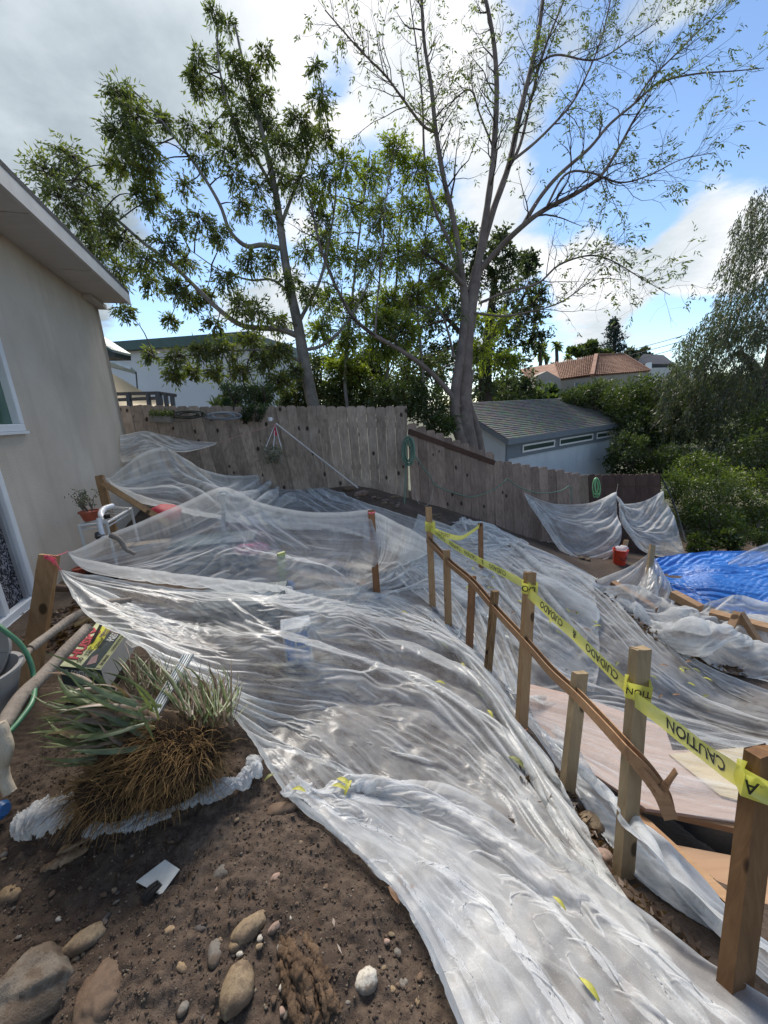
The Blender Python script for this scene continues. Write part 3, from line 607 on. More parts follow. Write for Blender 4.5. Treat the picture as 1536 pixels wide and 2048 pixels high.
# ---------------------------------------------------------------- plastic sheeting
def poly_mat(name, haze=0.30, tint=(0.83, 0.84, 0.83), gloss_r=0.26, dust=0.5):
    m = Mat(name); uv = m.tc.outputs['UV']
    mp = m.n('ShaderNodeMapping'); m.L.new(uv, mp.inputs[0]); mp.inputs['Scale'].default_value = (1.3, 26, 1)
    st = m.noise(1.0, 7, 0.62, mp.outputs[0], dist=0.5)                 # stretch marks along the pull
    mp2 = m.n('ShaderNodeMapping'); m.L.new(uv, mp2.inputs[0]); mp2.inputs['Scale'].default_value = (3, 80, 1)
    st2 = m.noise(1.0, 5, 0.6, mp2.outputs[0], dist=0.3)
    pat = m.noise(2.6, 6, 0.6); fn = m.noise(75, 4, 0.7); drop = m.vor(190)
    cr = m.n('ShaderNodeTexVoronoi', feature='DISTANCE_TO_EDGE'); cr.inputs['Scale'].default_value = 9
    wv = m.n('ShaderNodeVectorMath', operation='ADD'); m.L.new(m.tc.outputs['Object'], wv.inputs[0])
    nz = m.n('ShaderNodeTexNoise'); nz.inputs['Scale'].default_value = 4; m.L.new(m.tc.outputs['Object'], nz.inputs[0]); m.L.new(nz.outputs[1], wv.inputs[1]); m.L.new(wv.outputs[0], cr.inputs[0])
    crease = m.range(cr.outputs[0], 0.0, 0.07, 1, 0, True)
    cr2 = m.n('ShaderNodeTexVoronoi', feature='DISTANCE_TO_EDGE'); cr2.inputs['Scale'].default_value = 21; m.L.new(wv.outputs[0], cr2.inputs[0]); cre2 = m.range(cr2.outputs[0], 0.0, 0.05, .7, 0, True)
    lw = m.n('ShaderNodeLayerWeight'); lw.inputs[0].default_value = 0.35
    h = m.math('ADD', m.math('MULTIPLY', st, 0.55), m.math('MULTIPLY', st2, 0.12))
    h = m.math('ADD', h, m.math('MULTIPLY', fn, 0.05)); h = m.math('ADD', h, m.math('MULTIPLY', m.math('ADD', crease, cre2), m.range(pat, .4, .62, .04, .26)))
    nrm = m.bump(h, 0.16, 0.008)
    m.L.new(nrm, lw.inputs[1])
    a = m.math('MULTIPLY_ADD', m.range(pat, 0.35, 0.68, -0.5, 1.0), dust * 0.30, haze)
    a = m.math('ADD', a, m.math('MULTIPLY', m.range(st, 0.50, 0.66, -0.2, 1.0), m.range(pat, .45, .6, 0, .12)))
    ca = m.n('ShaderNodeAttribute', attribute_name='crease'); a = m.math('ADD', a, m.math('MULTIPLY', ca.outputs['Fac'], m.math('MULTIPLY_ADD', pat, .5, .12)))
    a = m.math('ADD', a, m.math('MULTIPLY', m.range(drop, .14, .26, 1, 0), 0.20))
    a = m.math('ADD', a, m.math('MULTIPLY', m.math('POWER', lw.outputs['Facing'], 2.0), 0.45), clamp=True)
    ed = m.n('ShaderNodeUVMap', uv_map='edge'); se = m.n('ShaderNodeSeparateXYZ'); m.L.new(ed.outputs[0], se.inputs[0])
    hemv = m.math('ABSOLUTE', m.math('SUBTRACT', se.outputs[1], 0.5)); a = m.math('ADD', a, m.range(hemv, 0.478, 0.497, 0, 0.30, True))
    mb = m.n('ShaderNodeMapping'); m.L.new(ed.outputs[0], mb.inputs[0]); mb.inputs['Scale'].default_value = (1.6, 8, 1); bn = m.noise(1.0, 3, 0.5, mb.outputs[0], dist=0.4)
    a = m.math('ADD', a, m.range(bn, 0.535, 0.55, 0, 0.17, True)); mb2 = m.n('ShaderNodeMapping'); m.L.new(ed.outputs[0], mb2.inputs[0]); mb2.inputs['Scale'].default_value = (2.1, 15, 1); mb2.inputs['Location'].default_value = (3, 5, 0)
    a = m.math('ADD', a, m.range(m.noise(1.0, 3, 0.5, mb2.outputs[0], dist=0.4), 0.56, 0.57, 0, 0.13, True)); a = m.math('MINIMUM', a, 0.95)
    dirt = m.range(m.noise(5.5, 7, .68), .50, .68, 0, .62 * min(1, dust), True); tint = m.mix(dirt, tint, (.40, .34, .28))
    d = m.n('ShaderNodeBsdfDiffuse'); m.set(d.inputs[0], tint); m.L.new(nrm, d.inputs['Normal'])
    t = m.n('ShaderNodeBsdfTranslucent'); m.set(t.inputs[0], tint); m.L.new(nrm, t.inputs['Normal'])
    dt = m.n('ShaderNodeMixShader'); dt.inputs[0].default_value = 0.5; m.L.new(d.outputs[0], dt.inputs[1]); m.L.new(t.outputs[0], dt.inputs[2])
    tr = m.n('ShaderNodeBsdfTransparent'); tr.inputs[0].default_value = (0.955, 0.965, 0.97, 1)
    m1 = m.n('ShaderNodeMixShader'); m.L.new(a, m1.inputs[0]); m.L.new(tr.outputs[0], m1.inputs[1]); m.L.new(dt.outputs[0], m1.inputs[2])
    g = m.n('ShaderNodeBsdfGlossy'); g.inputs['Roughness'].default_value = gloss_r; g.inputs[0].default_value = (1, 1, 1, 1); m.L.new(nrm, g.inputs['Normal'])
    fr = m.n('ShaderNodeFresnel'); fr.inputs[0].default_value = 1.5; m.L.new(nrm, fr.inputs[1])
    m2 = m.n('ShaderNodeMixShader'); m.L.new(m.math('MULTIPLY_ADD', fr.outputs[0], 0.05, 0.0, clamp=True), m2.inputs[0]); m.L.new(m1.outputs[0], m2.inputs[1]); m.L.new(g.outputs[0], m2.inputs[2])
    return m.done(m2.outputs[0])
POLY = poly_mat('clear_polythene', 0.30); POLYD = poly_mat('dusty_polythene', 0.30, (0.81, 0.81, 0.79), 0.42, 0.8); POLYC = poly_mat('clean_polythene', 0.28, (0.83, 0.85, 0.86), 0.22, 0.4)
def cp(c):
    if len(c) == 2: return T(c[0], c[1], 0.03)
    if len(c) == 3: return T(*c)
    return P(c[0], c[1], c[3]) if c[2] == 't' else G(c[0], c[1], c[3])
def _len(X, ax): return np.linalg.norm(np.diff(X, axis=ax), axis=2)
def relax(X, ru, rv, hold, ground, iters, g=0.0006, bend=0.25, stick=0.5, strides=(2, 4)):
    """position-based cloth: stretch, shear and bending limits, gravity and ground contact"""
    X = X.astype(np.float32); X0 = X.copy(); V = np.zeros_like(X); ru = ru.astype(np.float32); rv = rv.astype(np.float32); hold = hold[..., None].astype(np.float32); gr = ground.astype(np.float32)
    ruv = np.sqrt((.5 * (ru[:, :-1] + ru[:, 1:])) ** 2 + (.5 * (rv[:-1] + rv[1:])) ** 2) if True else None
    def con(A, B, r, k, only_short=False):
        d = B - A; l = np.sqrt((d * d).sum(-1)) + 1e-9; c = (l - r) / l
        if only_short: c = np.minimum(c, 0)
        c = (c * k * .5)[..., None] * d; A += c; B -= c
    for it in range(iters):
        P_ = X.copy(); X += V * .93; X[..., 2] -= g
        for k in (0, 1):
            n = (X.shape[0] - k) // 2; con(X[k:k + 2 * n:2], X[k + 1:k + 2 * n:2], ru[k:k + 2 * n:2], 1.0)
        for k in (0, 1):
            n = (X.shape[1] - k) // 2; con(X[:, k:k + 2 * n:2], X[:, k + 1:k + 2 * n:2], rv[:, k:k + 2 * n:2], 1.0)
        for k in (0, 1):
            n = (X.shape[0] - k) // 2; con(X[k:k + 2 * n:2, :-1], X[k + 1:k + 2 * n:2, 1:], ruv[k:k + 2 * n:2], .25); con(X[k:k + 2 * n:2, 1:], X[k + 1:k + 2 * n:2, :-1], ruv[k:k + 2 * n:2], .25)
        for st_, kk in [(q, bend) for q in strides]:
            r2 = sum(rv[:, j:rv.shape[1] - st_ + 1 + j] for j in range(st_)) * .93
            for off in range(0, 2 * st_, st_):
                idx = np.concatenate([np.arange(q, X.shape[1] - st_, 2 * st_) for q in range(off, off + st_)]); A = X[:, idx]; B = X[:, idx + st_]; con(A, B, r2[:, idx], kk, True); X[:, idx] = A; X[:, idx + st_] = B
        X += (X0 - X) * hold
        dz = gr - X[..., 2]; hit = dz > 0; X[..., 2] = np.where(hit, gr, X[..., 2])
        V = X - P_; V[hit] *= stick; sp = np.sqrt((V * V).sum(-1))[..., None]; V *= np.minimum(1, .02 / (sp + 1e-9))
    return X.astype(float)
def upsample(A, nu, nv):
    def r1(M, n):
        m = M.shape[0]; t = np.linspace(0, m - 1, n); i = np.clip(t.astype(int), 0, m - 2); f = (t - i).reshape((-1,) + (1,) * (M.ndim - 1)); e = np.concatenate([2 * M[:1] - M[1:2], M, 2 * M[-1:] - M[-2:-1]]); a, b, c, d = e[i], e[i + 1], e[i + 2], e[i + 3]
        return .5 * (2 * b + (c - a) * f + (2 * a - 5 * b + 4 * c - d) * f ** 2 + (3 * b - a - 3 * c + d) * f ** 3)
    return np.swapaxes(r1(np.swapaxes(r1(A, nu), 0, 1), nv), 0, 1)
OBST = [(T(600, 1322, 0), .10, .08, .30), (T(490, 1235, 0), .30, .17, .19), (T(440, 1130, 0), .36, .17, .29)]
def obst(X, Z):
    for c, rx, ry, h in OBST:
        d = np.hypot(np.maximum(0, np.abs(X[..., 0] - c[0]) - rx), np.maximum(0, np.abs(X[..., 1] - c[1]) - ry)); Z = np.maximum(Z, c[2] + h - 2.5 * d)
    return Z
def drape(B, W, slack_v, slack_u, hold_in, hold_edge, it1, it2, f=3, g=0.0006, pins=(), lift=.02, collide=True):
    nu, nv = B.shape[:2]; cu, cv = nu // f, nv // f
    iu = np.linspace(0, nu - 1, cu).round().astype(int); iv = np.linspace(0, nv - 1, cv).round().astype(int); C = B[np.ix_(iu, iv)]
    def holds(a, b):
        h = np.full((a, b), hold_in); h[:, 0] = h[:, -1] = hold_edge; h[0] = 1.0; h[-1] = 1.0
        for q in pins:
            M = C if a == cu else D; d = np.linalg.norm(M - P(*q), axis=2); i, j = np.unravel_index(np.argmin(d), d.shape); r = 1 if a == cu else 3; h[max(0, i - r + 1):i + r, max(0, j - r + 1):j + r] = 1.0
        return h
    gnd = (lambda X: obst(X, ht(X[..., 0], X[..., 1]) + lift + .014 * np.maximum(-.6, fbm(X[..., 0] * 6, X[..., 1] * 6, 3, 71)))) if collide else (lambda X: np.full(X.shape[:2], -99.0))
    wsm = np.clip((W - .02) / .15, 0, 1)
    sv = 1 + (slack_v - 1) * wsm[iu][:, None] * (1.9 * sstep(-.35, .75, vnoise(np.linspace(0, 1, cu)[:, None] * 4.5, np.linspace(0, 1, cv - 1)[None] * 7, nu + nv)) + .1)
    C = relax(C, _len(C, 0) * slack_u, _len(C, 1) * sv, holds(cu, cv), gnd(C), it1, g, strides=(2, 4, 7))
    D = upsample(C, nu, nv)
    if it2: D = relax(D, _len(D, 0), _len(D, 1) * (1 + (slack_v - 1) * .30 * wsm[:, None] * (.2 + 1.6 * sstep(-.3, .6, vnoise(np.linspace(0, 1, nu)[:, None] * 9, np.linspace(0, 1, nv - 1)[None] * 12, nu)))), holds(nu, nv), gnd(D), it2, g * .4, .3)
    return D
SHEETS = {}
def sheet(label, rails, nu, nv, mat, amp=1.0, freq=7, seed=1, crumple=0.004, lift=0.012, pull=0.0, cat='plastic sheet', name='plastic_sheet', ridge=(1, .5, .28), env=None, hem=True, collide=True, name_key=None, cloth=None):
    Rl = [catmull([cp(c) for c in r], nu) for r in rails]
    A = np.stack(Rl, 1)                                   # nu, k, 3
    B = np.stack([catmull(A[i], nv) for i in range(nu)], 0)
    du = np.gradient(B, axis=0); dv = np.gradient(B, axis=1); Nn = np.cross(du, dv); Nn /= np.linalg.norm(Nn, axis=2)[..., None] + 1e-9
    if Nn[..., 2].mean() < 0: Nn = -Nn
    W = np.linalg.norm(dv, axis=2).sum(1)                 # local width
    Lu = np.linalg.norm(du, axis=2).sum(0).mean()
    u = np.linspace(0, 1, nu)[:, None] * np.ones((1, nv)); v = np.linspace(0, 1, nv)[None] * np.ones((nu, 1))
    uu = u * Lu
    wob = 0.055 * vnoise(uu * 0.9, v * 1.6, seed + 5) + 0.012 * vnoise(uu * 2.6, v * 5, seed + 6)
    vv = v + wob * np.sin(np.pi * np.clip(v, 0, 1))
    def lin(x, y, sd):                                    # sharp creases across the pull, slow change along it
        ix = np.floor(x); fx = x - ix; iy = np.floor(y); fy = y - iy; fy = fy * fy * (3 - 2 * fy)
        a_ = _hash(ix, iy, sd) * (1 - fy) + _hash(ix, iy + 1, sd) * fy; b_ = _hash(ix + 1, iy, sd) * (1 - fy) + _hash(ix + 1, iy + 1, sd) * fy
        return (a_ * (1 - fx) + b_ * fx) * 2 - 1
    h = np.zeros_like(u)
    for k, (f, a_) in enumerate(zip((freq, freq * 2.1, freq * 4.7), ridge)):
        jit = 0.6 * vnoise(vv * f * .5, uu * .4, seed + 60 + k)
        h += a_ / f * lin(vv * f + jit, uu * (0.45, 0.8, 1.3)[k], seed + k * 7) * 0.62
    modul = 0.5 + 0.75 * sstep(-.5, .6, vnoise(uu * 0.9, v * 3, seed + 31))
    h = h * np.minimum(W, 1.1)[:, None] * amp * modul
    if env is not None: h = h * env(u, v)
    # diagonal tension creases and crumpled facets between the folds
    q1, q2 = worley(vv * freq * 1.5 + uu * .9, uu * 2.6, seed + 91); q3, q4 = worley(vv * freq * 3.2 - uu * 1.5, uu * 7.5, seed + 92); q5, q6 = worley(vv * freq * 6.5, uu * 19, seed + 93)
    cmask = .35 + .9 * sstep(-.3, .5, vnoise(uu * 1.7, v * 4, seed + 95)); wl = np.minimum(1, W / 0.35)[:, None]
    h = h + crumple * ((.5 - q1) * 2.2 + (.5 - q3) * .9 + (.5 - q5) * .35) * wl * cmask
    crz = (np.exp(-((q2 - q1) / .035) ** 2) * .7 + np.exp(-((q4 - q3) / .06) ** 2) * .5 + np.exp(-((q6 - q5) / .10) ** 2) * .25) * np.clip(cmask - .3, 0, 1)
    if hem: pass
    B = B + Nn * h[..., None]
    if pull: B[..., 2] += pull * np.sin(np.pi * u) * np.sin(np.pi * v)
    if collide:
        g = ht(B[..., 0], B[..., 1]) + 0.022 + lift
        dz = B[..., 2] - g; B[..., 2] = g + np.where(dz > 0.02, dz, 0.02 * np.exp(np.minimum(0, (dz - 0.02) / 0.05)))
    if cloth:
        B = drape(B, W, *cloth, lift=lift + .016, collide=collide)
        du_ = np.gradient(B, axis=0); dv_ = np.gradient(B, axis=1); nn_ = np.cross(du_, dv_); nn_ /= np.linalg.norm(nn_, axis=2)[..., None] + 1e-9
        kv = np.linalg.norm(np.gradient(nn_, axis=1), axis=2) + .6 * np.linalg.norm(np.gradient(nn_, axis=0), axis=2)
    ii = np.arange(nu * nv).reshape(nu, nv); Q = np.stack([ii[:-1, :-1], ii[:-1, 1:], ii[1:, 1:], ii[1:, :-1]], -1).reshape(-1, 4)
    o = mesh_np(name, B.reshape(-1, 3), Q, mat, smooth=True, uv=np.stack([u * Lu, v * W.mean()], -1).reshape(-1, 2))
    dvh = np.gradient(h, axis=1) / (np.linalg.norm(dv, axis=2) + 1e-4); k2 = np.abs(np.gradient(dvh, axis=1)); k2 = k2 / (np.percentile(k2, 96) + 1e-6)
    if cloth: k2 = kv / (np.percentile(kv, 93) + 1e-6); k2 = k2 * 1.3; crz = crz * .3
    at_ = o.data.attributes.new('crease', 'FLOAT', 'POINT'); at_.data.foreach_set('value', np.clip(np.clip(k2, 0, 1.2) * .75 + crz * .6, 0, 1).ravel().astype(np.float32))
    e_ = o.data.uv_layers.new(name='edge'); e_.data.foreach_set('uv', np.stack([u, v], -1).reshape(-1, 2)[Q.ravel()].astype(np.float32).ravel())
    if name_key: SHEETS[name_key] = B
    return tag(o, label, cat)
# A: the long foreground sheet pulled from the red-tied stake across the slope
RA = [
 [(122,1141,'t',2.15),(180,1192,'t',2.0),(250,1256,'t',1.86),(360,1345,'t',1.72),(460,1420,.14),(530,1512,.07),(580,1592,.03),(700,1692,.02),(800,1802,.02),(872,1925,.02),(960,2100,.02)],
 [(123,1141,'t',2.16),(210,1200,'t',2.06),(320,1268,'t',1.93),(440,1350,'t',1.80),(550,1432,.10),(650,1520,.05),(760,1615,.02),(880,1730,.02),(980,1850,.02),(1060,1960,.02),(1150,2140,.02)],
 [(124,1141,'t',2.17),(230,1190,'t',2.2),(350,1248,'t',2.15),(480,1318,.26),(610,1395,.10),(730,1480,.04),(850,1575,.02),(970,1690,.02),(1090,1820,.02),(1200,1950,.02),(1370,2180,.02)],
 [(125,1140,'t',2.18),(245,1180,'t',2.35),(380,1228,'t',2.4),(520,1282,.34),(650,1342,.14),(770,1410,.04),(880,1485,.02),(990,1580,.02),(1090,1690,.02),(1200,1830,.02),(1430,2090,.02)],
 [(125,1140,'t',2.18),(250,1170,'t',2.4),(390,1205,'t',2.5),(530,1243,.36),(660,1288,.20),(780,1340,.05),(875,1395,.02),(960,1460,.02),(1035,1545,.02),(1110,1640,.02),(1250,1800,.02)],
 [(126,1139,'t',2.19),(250,1158,'t',2.45),(390,1182,'t',2.6),(530,1206,.36),(660,1236,.22),(770,1270,.06),(850,1305,.02),(915,1345,.02),(965,1390,.02),(1010,1440,.02),(1065,1500,.02)],
 [(126,1139,'t',2.19),(250,1150,'t',2.5),(380,1160,'t',2.75),(510,1165,.36),(620,1172,.20),(710,1182,.05),(775,1192,.02),(820,1205,.02),(850,1217,.02),(875,1232,.02),(905,1252,.02)]]
sheet('big clear foreground plastic sheet fanning from the pink-tied stake to the bottom edge', RA, 480, 380, poly_mat('foreground_polythene', 0.22, (0.82, 0.83, 0.82), 0.38, 0.7), 1.5, 7, 3, 0.014, cloth=(1.13, 1.02, .022, .5, 150, 24), name_key='A')
# overlapping outer layer along its left hem
RA2 = [
 [(560,1590,.05),(600,1590,.06),(690,1680,.04),(790,1790,.04),(860,1905,.04),(945,2100,.04)],
 [(590,1560,.07),(680,1580,.09),(780,1650,.07),(880,1740,.06),(960,1850,.06),(1110,2140,.06)],
 [(610,1575,.08),(765,1555,.10),(890,1625,.09),(1040,1735,.08),(1180,1880,.05),(1400,2150,.05)],
 [(640,1585,.06),(770,1552,.11),(930,1590,.09),(1150,1735,.09),(1350,1890,.06),(1640,2100,.05)]]
sheet('milky doubled plastic layer gathered in a knot above the bare soil, lower middle', RA2, 340, 260, poly_mat('milky_polythene', 0.33, (0.83, 0.84, 0.85), 0.4, 0.5), 1.4, 7, 13, 0.012, lift=0.03, cloth=(1.26, 1.06, .014, .4, 150, 30))
# B: middle tent
RB = [
 [(136,1103,'t',2.75),(210,1068,'t',2.95),(300,1043,'t',3.2),(380,1015,'t',3.4),(447,987,'t',3.55),(510,1012,'t',3.7),(600,1022,'t',3.85),(690,1020,'t',3.95),(742,1017,'t',4.0),(800,1045,'t',4.15),(880,1090,.10),(980,1150,.04)],
 [(136,1104,'t',2.75),(230,1080,'t',2.9),(330,1060,'t',3.05),(400,1045,'t',3.2),(450,1035,'t',3.35),(520,1055,'t',3.45),(600,1075,'t',3.6),(690,1075,'t',3.8),(745,1070,'t',3.92),(800,1095,.22),(880,1130,.08),(965,1185,.04)],
 [(136,1105,'t',2.75),(230,1102,'t',2.8),(340,1105,'t',2.9),(410,1103,'t',3.0),(470,1105,'t',3.05),(540,1120,'t',3.15),(620,1140,'t',3.3),(690,1150,.16),(750,1160,.12),(805,1165,.08),(870,1180,.05),(940,1215,.04)],
 [(136,1106,'t',2.75),(220,1124,'t',2.72),(320,1142,'t',2.8),(410,1158,'t',2.85),(490,1168,'t',2.9),(560,1175,'t',2.95),(620,1195,.20),(690,1215,.10),(750,1225,.05),(810,1238,.03),(860,1262,.03),(910,1290,.03)]]
sheet('clear plastic sheet tented over two poles in the middle, tied beside the stucco wall', RB, 360, 200, POLYC, 1.1, 7, 21, 0.010, name_key='B', cloth=(1.08, 1.035, .006, .35, 160, 24, 3, .0009, ((447,987,3.55), (742,1017,4.0))))
# C: upper sheet
RC = [
 [(215,957,'t',4.1),(260,930,'t',4.5),(325,899,'t',4.9),(370,915,'t',5.0),(440,937,'t',5.0),(560,942,.10),(640,972,.06),(720,1002,.04),(820,1035,.03),(920,1067,.03),(1030,1087,.03),(1120,1122,.03),(1190,1160,.03)],
 [(215,958,'t',4.1),(270,948,'t',4.4),(330,940,'t',4.6),(390,945,'t',4.7),(460,958,'t',4.7),(570,968,.12),(650,995,.08),(730,1022,.06),(810,1058,.05),(900,1095,.03),(1010,1125,.03),(1100,1170,.03),(1190,1220,.03)],
 [(215,959,'t',4.1),(270,975,'t',4.25),(330,985,'t',4.3),(400,993,'t',4.35),(480,1003,'t',4.3),(580,1005,.14),(660,1018,.12),(730,1042,.08),(800,1080,.05),(880,1125,.03),(980,1175,.03),(1080,1240,.03),(1200,1310,.03)],
 [(216,960,'t',4.1),(265,985,'t',4.15),(320,1003,'t',4.15),(390,1022,'t',4.1),(470,1035,'t',4.05),(560,1042,.2),(650,1048,.16),(720,1062,.1),(790,1105,.05),(870,1160,.03),(960,1225,.03),(1060,1310,.03),(1190,1390,.03)]]
sheet('clear plastic sheet tied to the braced post, running along the back of the slope', RC, 380, 180, POLY, 1.2, 7, 33, 0.012, cloth=(1.10, 1.03, .010, .35, 140, 24, 3, .0008, ((325,899,4.9), (216,958,4.1))))
RD = [[(240,872,'t',5.3),(262,868,'t',5.4),(290,863,'t',5.5),(330,872,'t',5.55),(380,882,'t',5.6),(434,885,'t',5.65)],
      [(240,888,'t',5.25),(265,884,'t',5.3),(295,882,'t',5.35),(335,888,'t',5.4),(380,892,'t',5.5),(433,886,'t',5.62)],
      [(240,925,'t',5.2),(268,915,'t',5.2),(298,898,'t',5.25),(335,898,'t',5.3),(375,900,'t',5.4),(433,887,'t',5.6)]]
sheet('small plastic canopy stretched from the stucco corner to a point on the back fence', RD, 120, 60, POLY, .8, 5, 41, 0.002, collide=False, cloth=(1.08, 1.01, .02, .4, 90, 20, 3, .0003))
RD2 = [[(290,880,'t',5.34),(270,925,'t',5.3),(255,965,'t',5.3)], [(295,882,'t',5.35),(300,930,'t',5.4),(300,985,'t',5.4)], [(297,884,'t',5.35),(325,920,'t',5.3),(340,950,'t',5.3)]]
sheet('loose plastic flap hanging below the small canopy beside the stucco corner', RD2, 60, 60, POLYC, .8, 4, 43, 0.002, collide=False)
# E: slope beyond the stakes
RE = [
 [(835,1030,.04),(930,1062,.05),(1010,1080,.05),(1100,1128,.06),(1190,1172,.06),(1290,1252,.06),(1390,1315,.06),(1580,1395,.05)],
 [(820,1075,.04),(900,1110,.05),(990,1145,.05),(1090,1200,.05),(1190,1265,.05),(1290,1330,.06),(1410,1390,.12),(1580,1450,.1)],
 [(800,1110,.04),(880,1160,.04),(960,1215,.05),(1050,1285,.05),(1150,1350,.08),(1250,1390,.18),(1390,1440,.22),(1580,1490,.2)],
 [(790,1150,.04),(850,1200,.04),(910,1250,.04),(975,1320,.05),(1045,1372,.2),(1180,1400,.32),(1370,1452,.36),(1580,1500,.36)]]
sheet('wide plastic sheet strewn with leaves on the slope beyond the row of stakes', RE, 320, 260, POLYD, 1.1, 10, 55, 0.014, cloth=(1.12, 1.015, .015, .4, 120, 24))
RE2 = [
 [(895,1235,.03),(960,1330,.03),(1030,1420,.04),(1110,1520,.04),(1250,1690,.05),(1400,1850,.05),(1580,2010,.05)],
 [(908,1232,.04),(982,1328,.04),(1055,1428,.04),(1145,1540,.05),(1265,1680,.06),(1420,1830,.05),(1600,1975,.03)],
 [(922,1228,.05),(1002,1322,.06),(1090,1432,.08),(1180,1528,.2),(1292,1640,.36),(1440,1785,.28),(1640,1950,.10)]]
sheet('narrow clear plastic strip just right of the stakes, running down to the bottom right', RE2, 260, 90, POLYC, 1.0, 5, 61, 0.004, cloth=(1.06, 1.005, .03, .5, 90, 20))
# F: over the plywood
PZ = -2.06
RF = [[(1030,1375,'z',PZ+.03),(1150,1395,'z',PZ+.04),(1300,1430,'z',PZ+.05),(1600,1500,'z',PZ+.04)],
      [(1050,1425,'z',PZ+.02),(1160,1470,'z',PZ+.02),(1330,1520,'z',PZ+.025),(1620,1580,'z',PZ+.02)],
      [(1100,1480,'z',PZ+.02),(1190,1545,'z',PZ+.02),(1320,1615,'z',PZ+.02),(1640,1665,'z',PZ+.02)]]
sheet('thin clear plastic sheet laid flat over the plywood in the pit', RF, 200, 120, poly_mat('thin_polythene', .08, (.8, .84, .87), .25, .2), .35, 8, 67, 0.002, collide=False)
# G: tents by the fence
RG = [[(1048,985,'t',7.3),(1100,1004,'t',7.4),(1180,1004,'t',7.4),(1233,985,'t',7.4)],
      [(1052,992,'t',7.25),(1120,1040,'t',7.1),(1190,1045,'t',7.1),(1237,1030,'t',7.1)],
      [(1060,1000,'t',7.2),(1130,1085,'t',6.85),(1195,1088,'t',6.8),(1240,1088,'t',6.75)],
      [(1066,1005,'t',7.2),(1130,1095,'t',6.7),(1165,1130,'t',6.6),(1190,1138,'t',6.6)]]
sheet('left plastic sheet hanging from the lower fence, its corner pegged beside the cobbles', RG, 120, 100, POLY, 1.1, 5, 71, 0.006, collide=False, cloth=(1.12, 1.02, .02, .4, 90, 20, 3))
RG2 = [[(1236,988,'t',7.4),(1248,1004,'t',7.35),(1290,1000,'t',7.5),(1325,983,'t',7.6)],
       [(1238,1010,'t',7.3),(1262,1035,'t',7.2),(1305,1035,'t',7.3),(1340,1020,'t',7.4)],
       [(1240,1030,'t',7.2),(1270,1060,'t',7.0),(1320,1065,'t',7.0),(1356,1060,'t',7.2)],
       [(1250,1045,'t',7.1),(1290,1098,'t',6.9),(1335,1110,'t',6.9),(1380,1112,'t',7.1)]]
sheet('right plastic sheet hanging from the lower fence, beside the green shrubs', RG2, 120, 100, POLY, 1.1, 5, 73, 0.006, collide=False, cloth=(1.12, 1.02, .02, .4, 90, 20, 3))
# H: small pyramid and crumpled lower sheets on the right
ap = (1302,1103,'t',5.6)
RH = [[ap,(1258,1135,'t',5.5),(1186,1166,'t',5.4)],[ap,(1272,1155,'t',5.35),(1225,1190,'t',5.2)],[ap,(1292,1170,'t',5.2),(1285,1232,'t',4.95)],[ap,(1312,1165,'t',5.2),(1325,1225,'t',4.95)],[ap,(1330,1150,'t',5.4),(1355,1200,'t',5.2)]]
sheet('small pyramid of plastic propped on a stake left of the blue tarp', RH, 100, 130, POLY, .8, 8, 81, 0.004, collide=False, cloth=(1.12, 1.0, .03, .4, 80, 20, 3))
RI = [[(1195,1172,.05),(1260,1180,.25),(1340,1212,'t',4.8),(1400,1212,'t',4.65),(1470,1192,'t',4.6),(1560,1215,'t',4.4)],
      [(1230,1200,.06),(1285,1225,.12),(1350,1240,.25),(1410,1236,.4),(1480,1232,.4),(1570,1240,.45)],
      [(1270,1225,.08),(1320,1250,.10),(1380,1275,.2),(1440,1265,.35),(1500,1265,.35),(1580,1290,.3)],
      [(1290,1245,.04),(1345,1275,.06),(1400,1305,.10),(1460,1325,.15),(1520,1335,.15),(1590,1360,.1)]]
sheet('crumpled plastic heaped over timber at the right edge, below the blue tarp', RI, 200, 160, POLY, 2.0, 6, 85, 0.03, cloth=(1.3, 1.1, .01, .3, 120, 24, 3))
RJ = [[(1440,1130,'t',6.2),(1500,1100,'t',6.0),(1570,1075,'t',5.8)],[(1470,1140,'t',6.0),(1530,1125,'t',5.9),(1590,1100,'t',5.7)]]
sheet('strip of plastic slanting down at the right edge above the blue tarp', RJ, 60, 30, POLYD, .8, 4, 87, 0.01, collide=False)
RK = [[(905,1045,.04),(940,1040,'t',5.9),(1000,1060,.04),(1060,1090,.04)],[(930,1036,'t',6.2),(937,1038,'t',6.1),(960,1050,.12),(1010,1092,.04)],[(900,1055,.04),(925,1070,.05),(955,1085,.05),(990,1105,.04)]]
sheet('bluish plastic peak at the foot of the brown fence, beyond the thin stake', RK, 80, 60, POLY, .8, 6, 89, 0.005, cloth=(1.1, 1.02, .02, .4, 60, 12, 2))
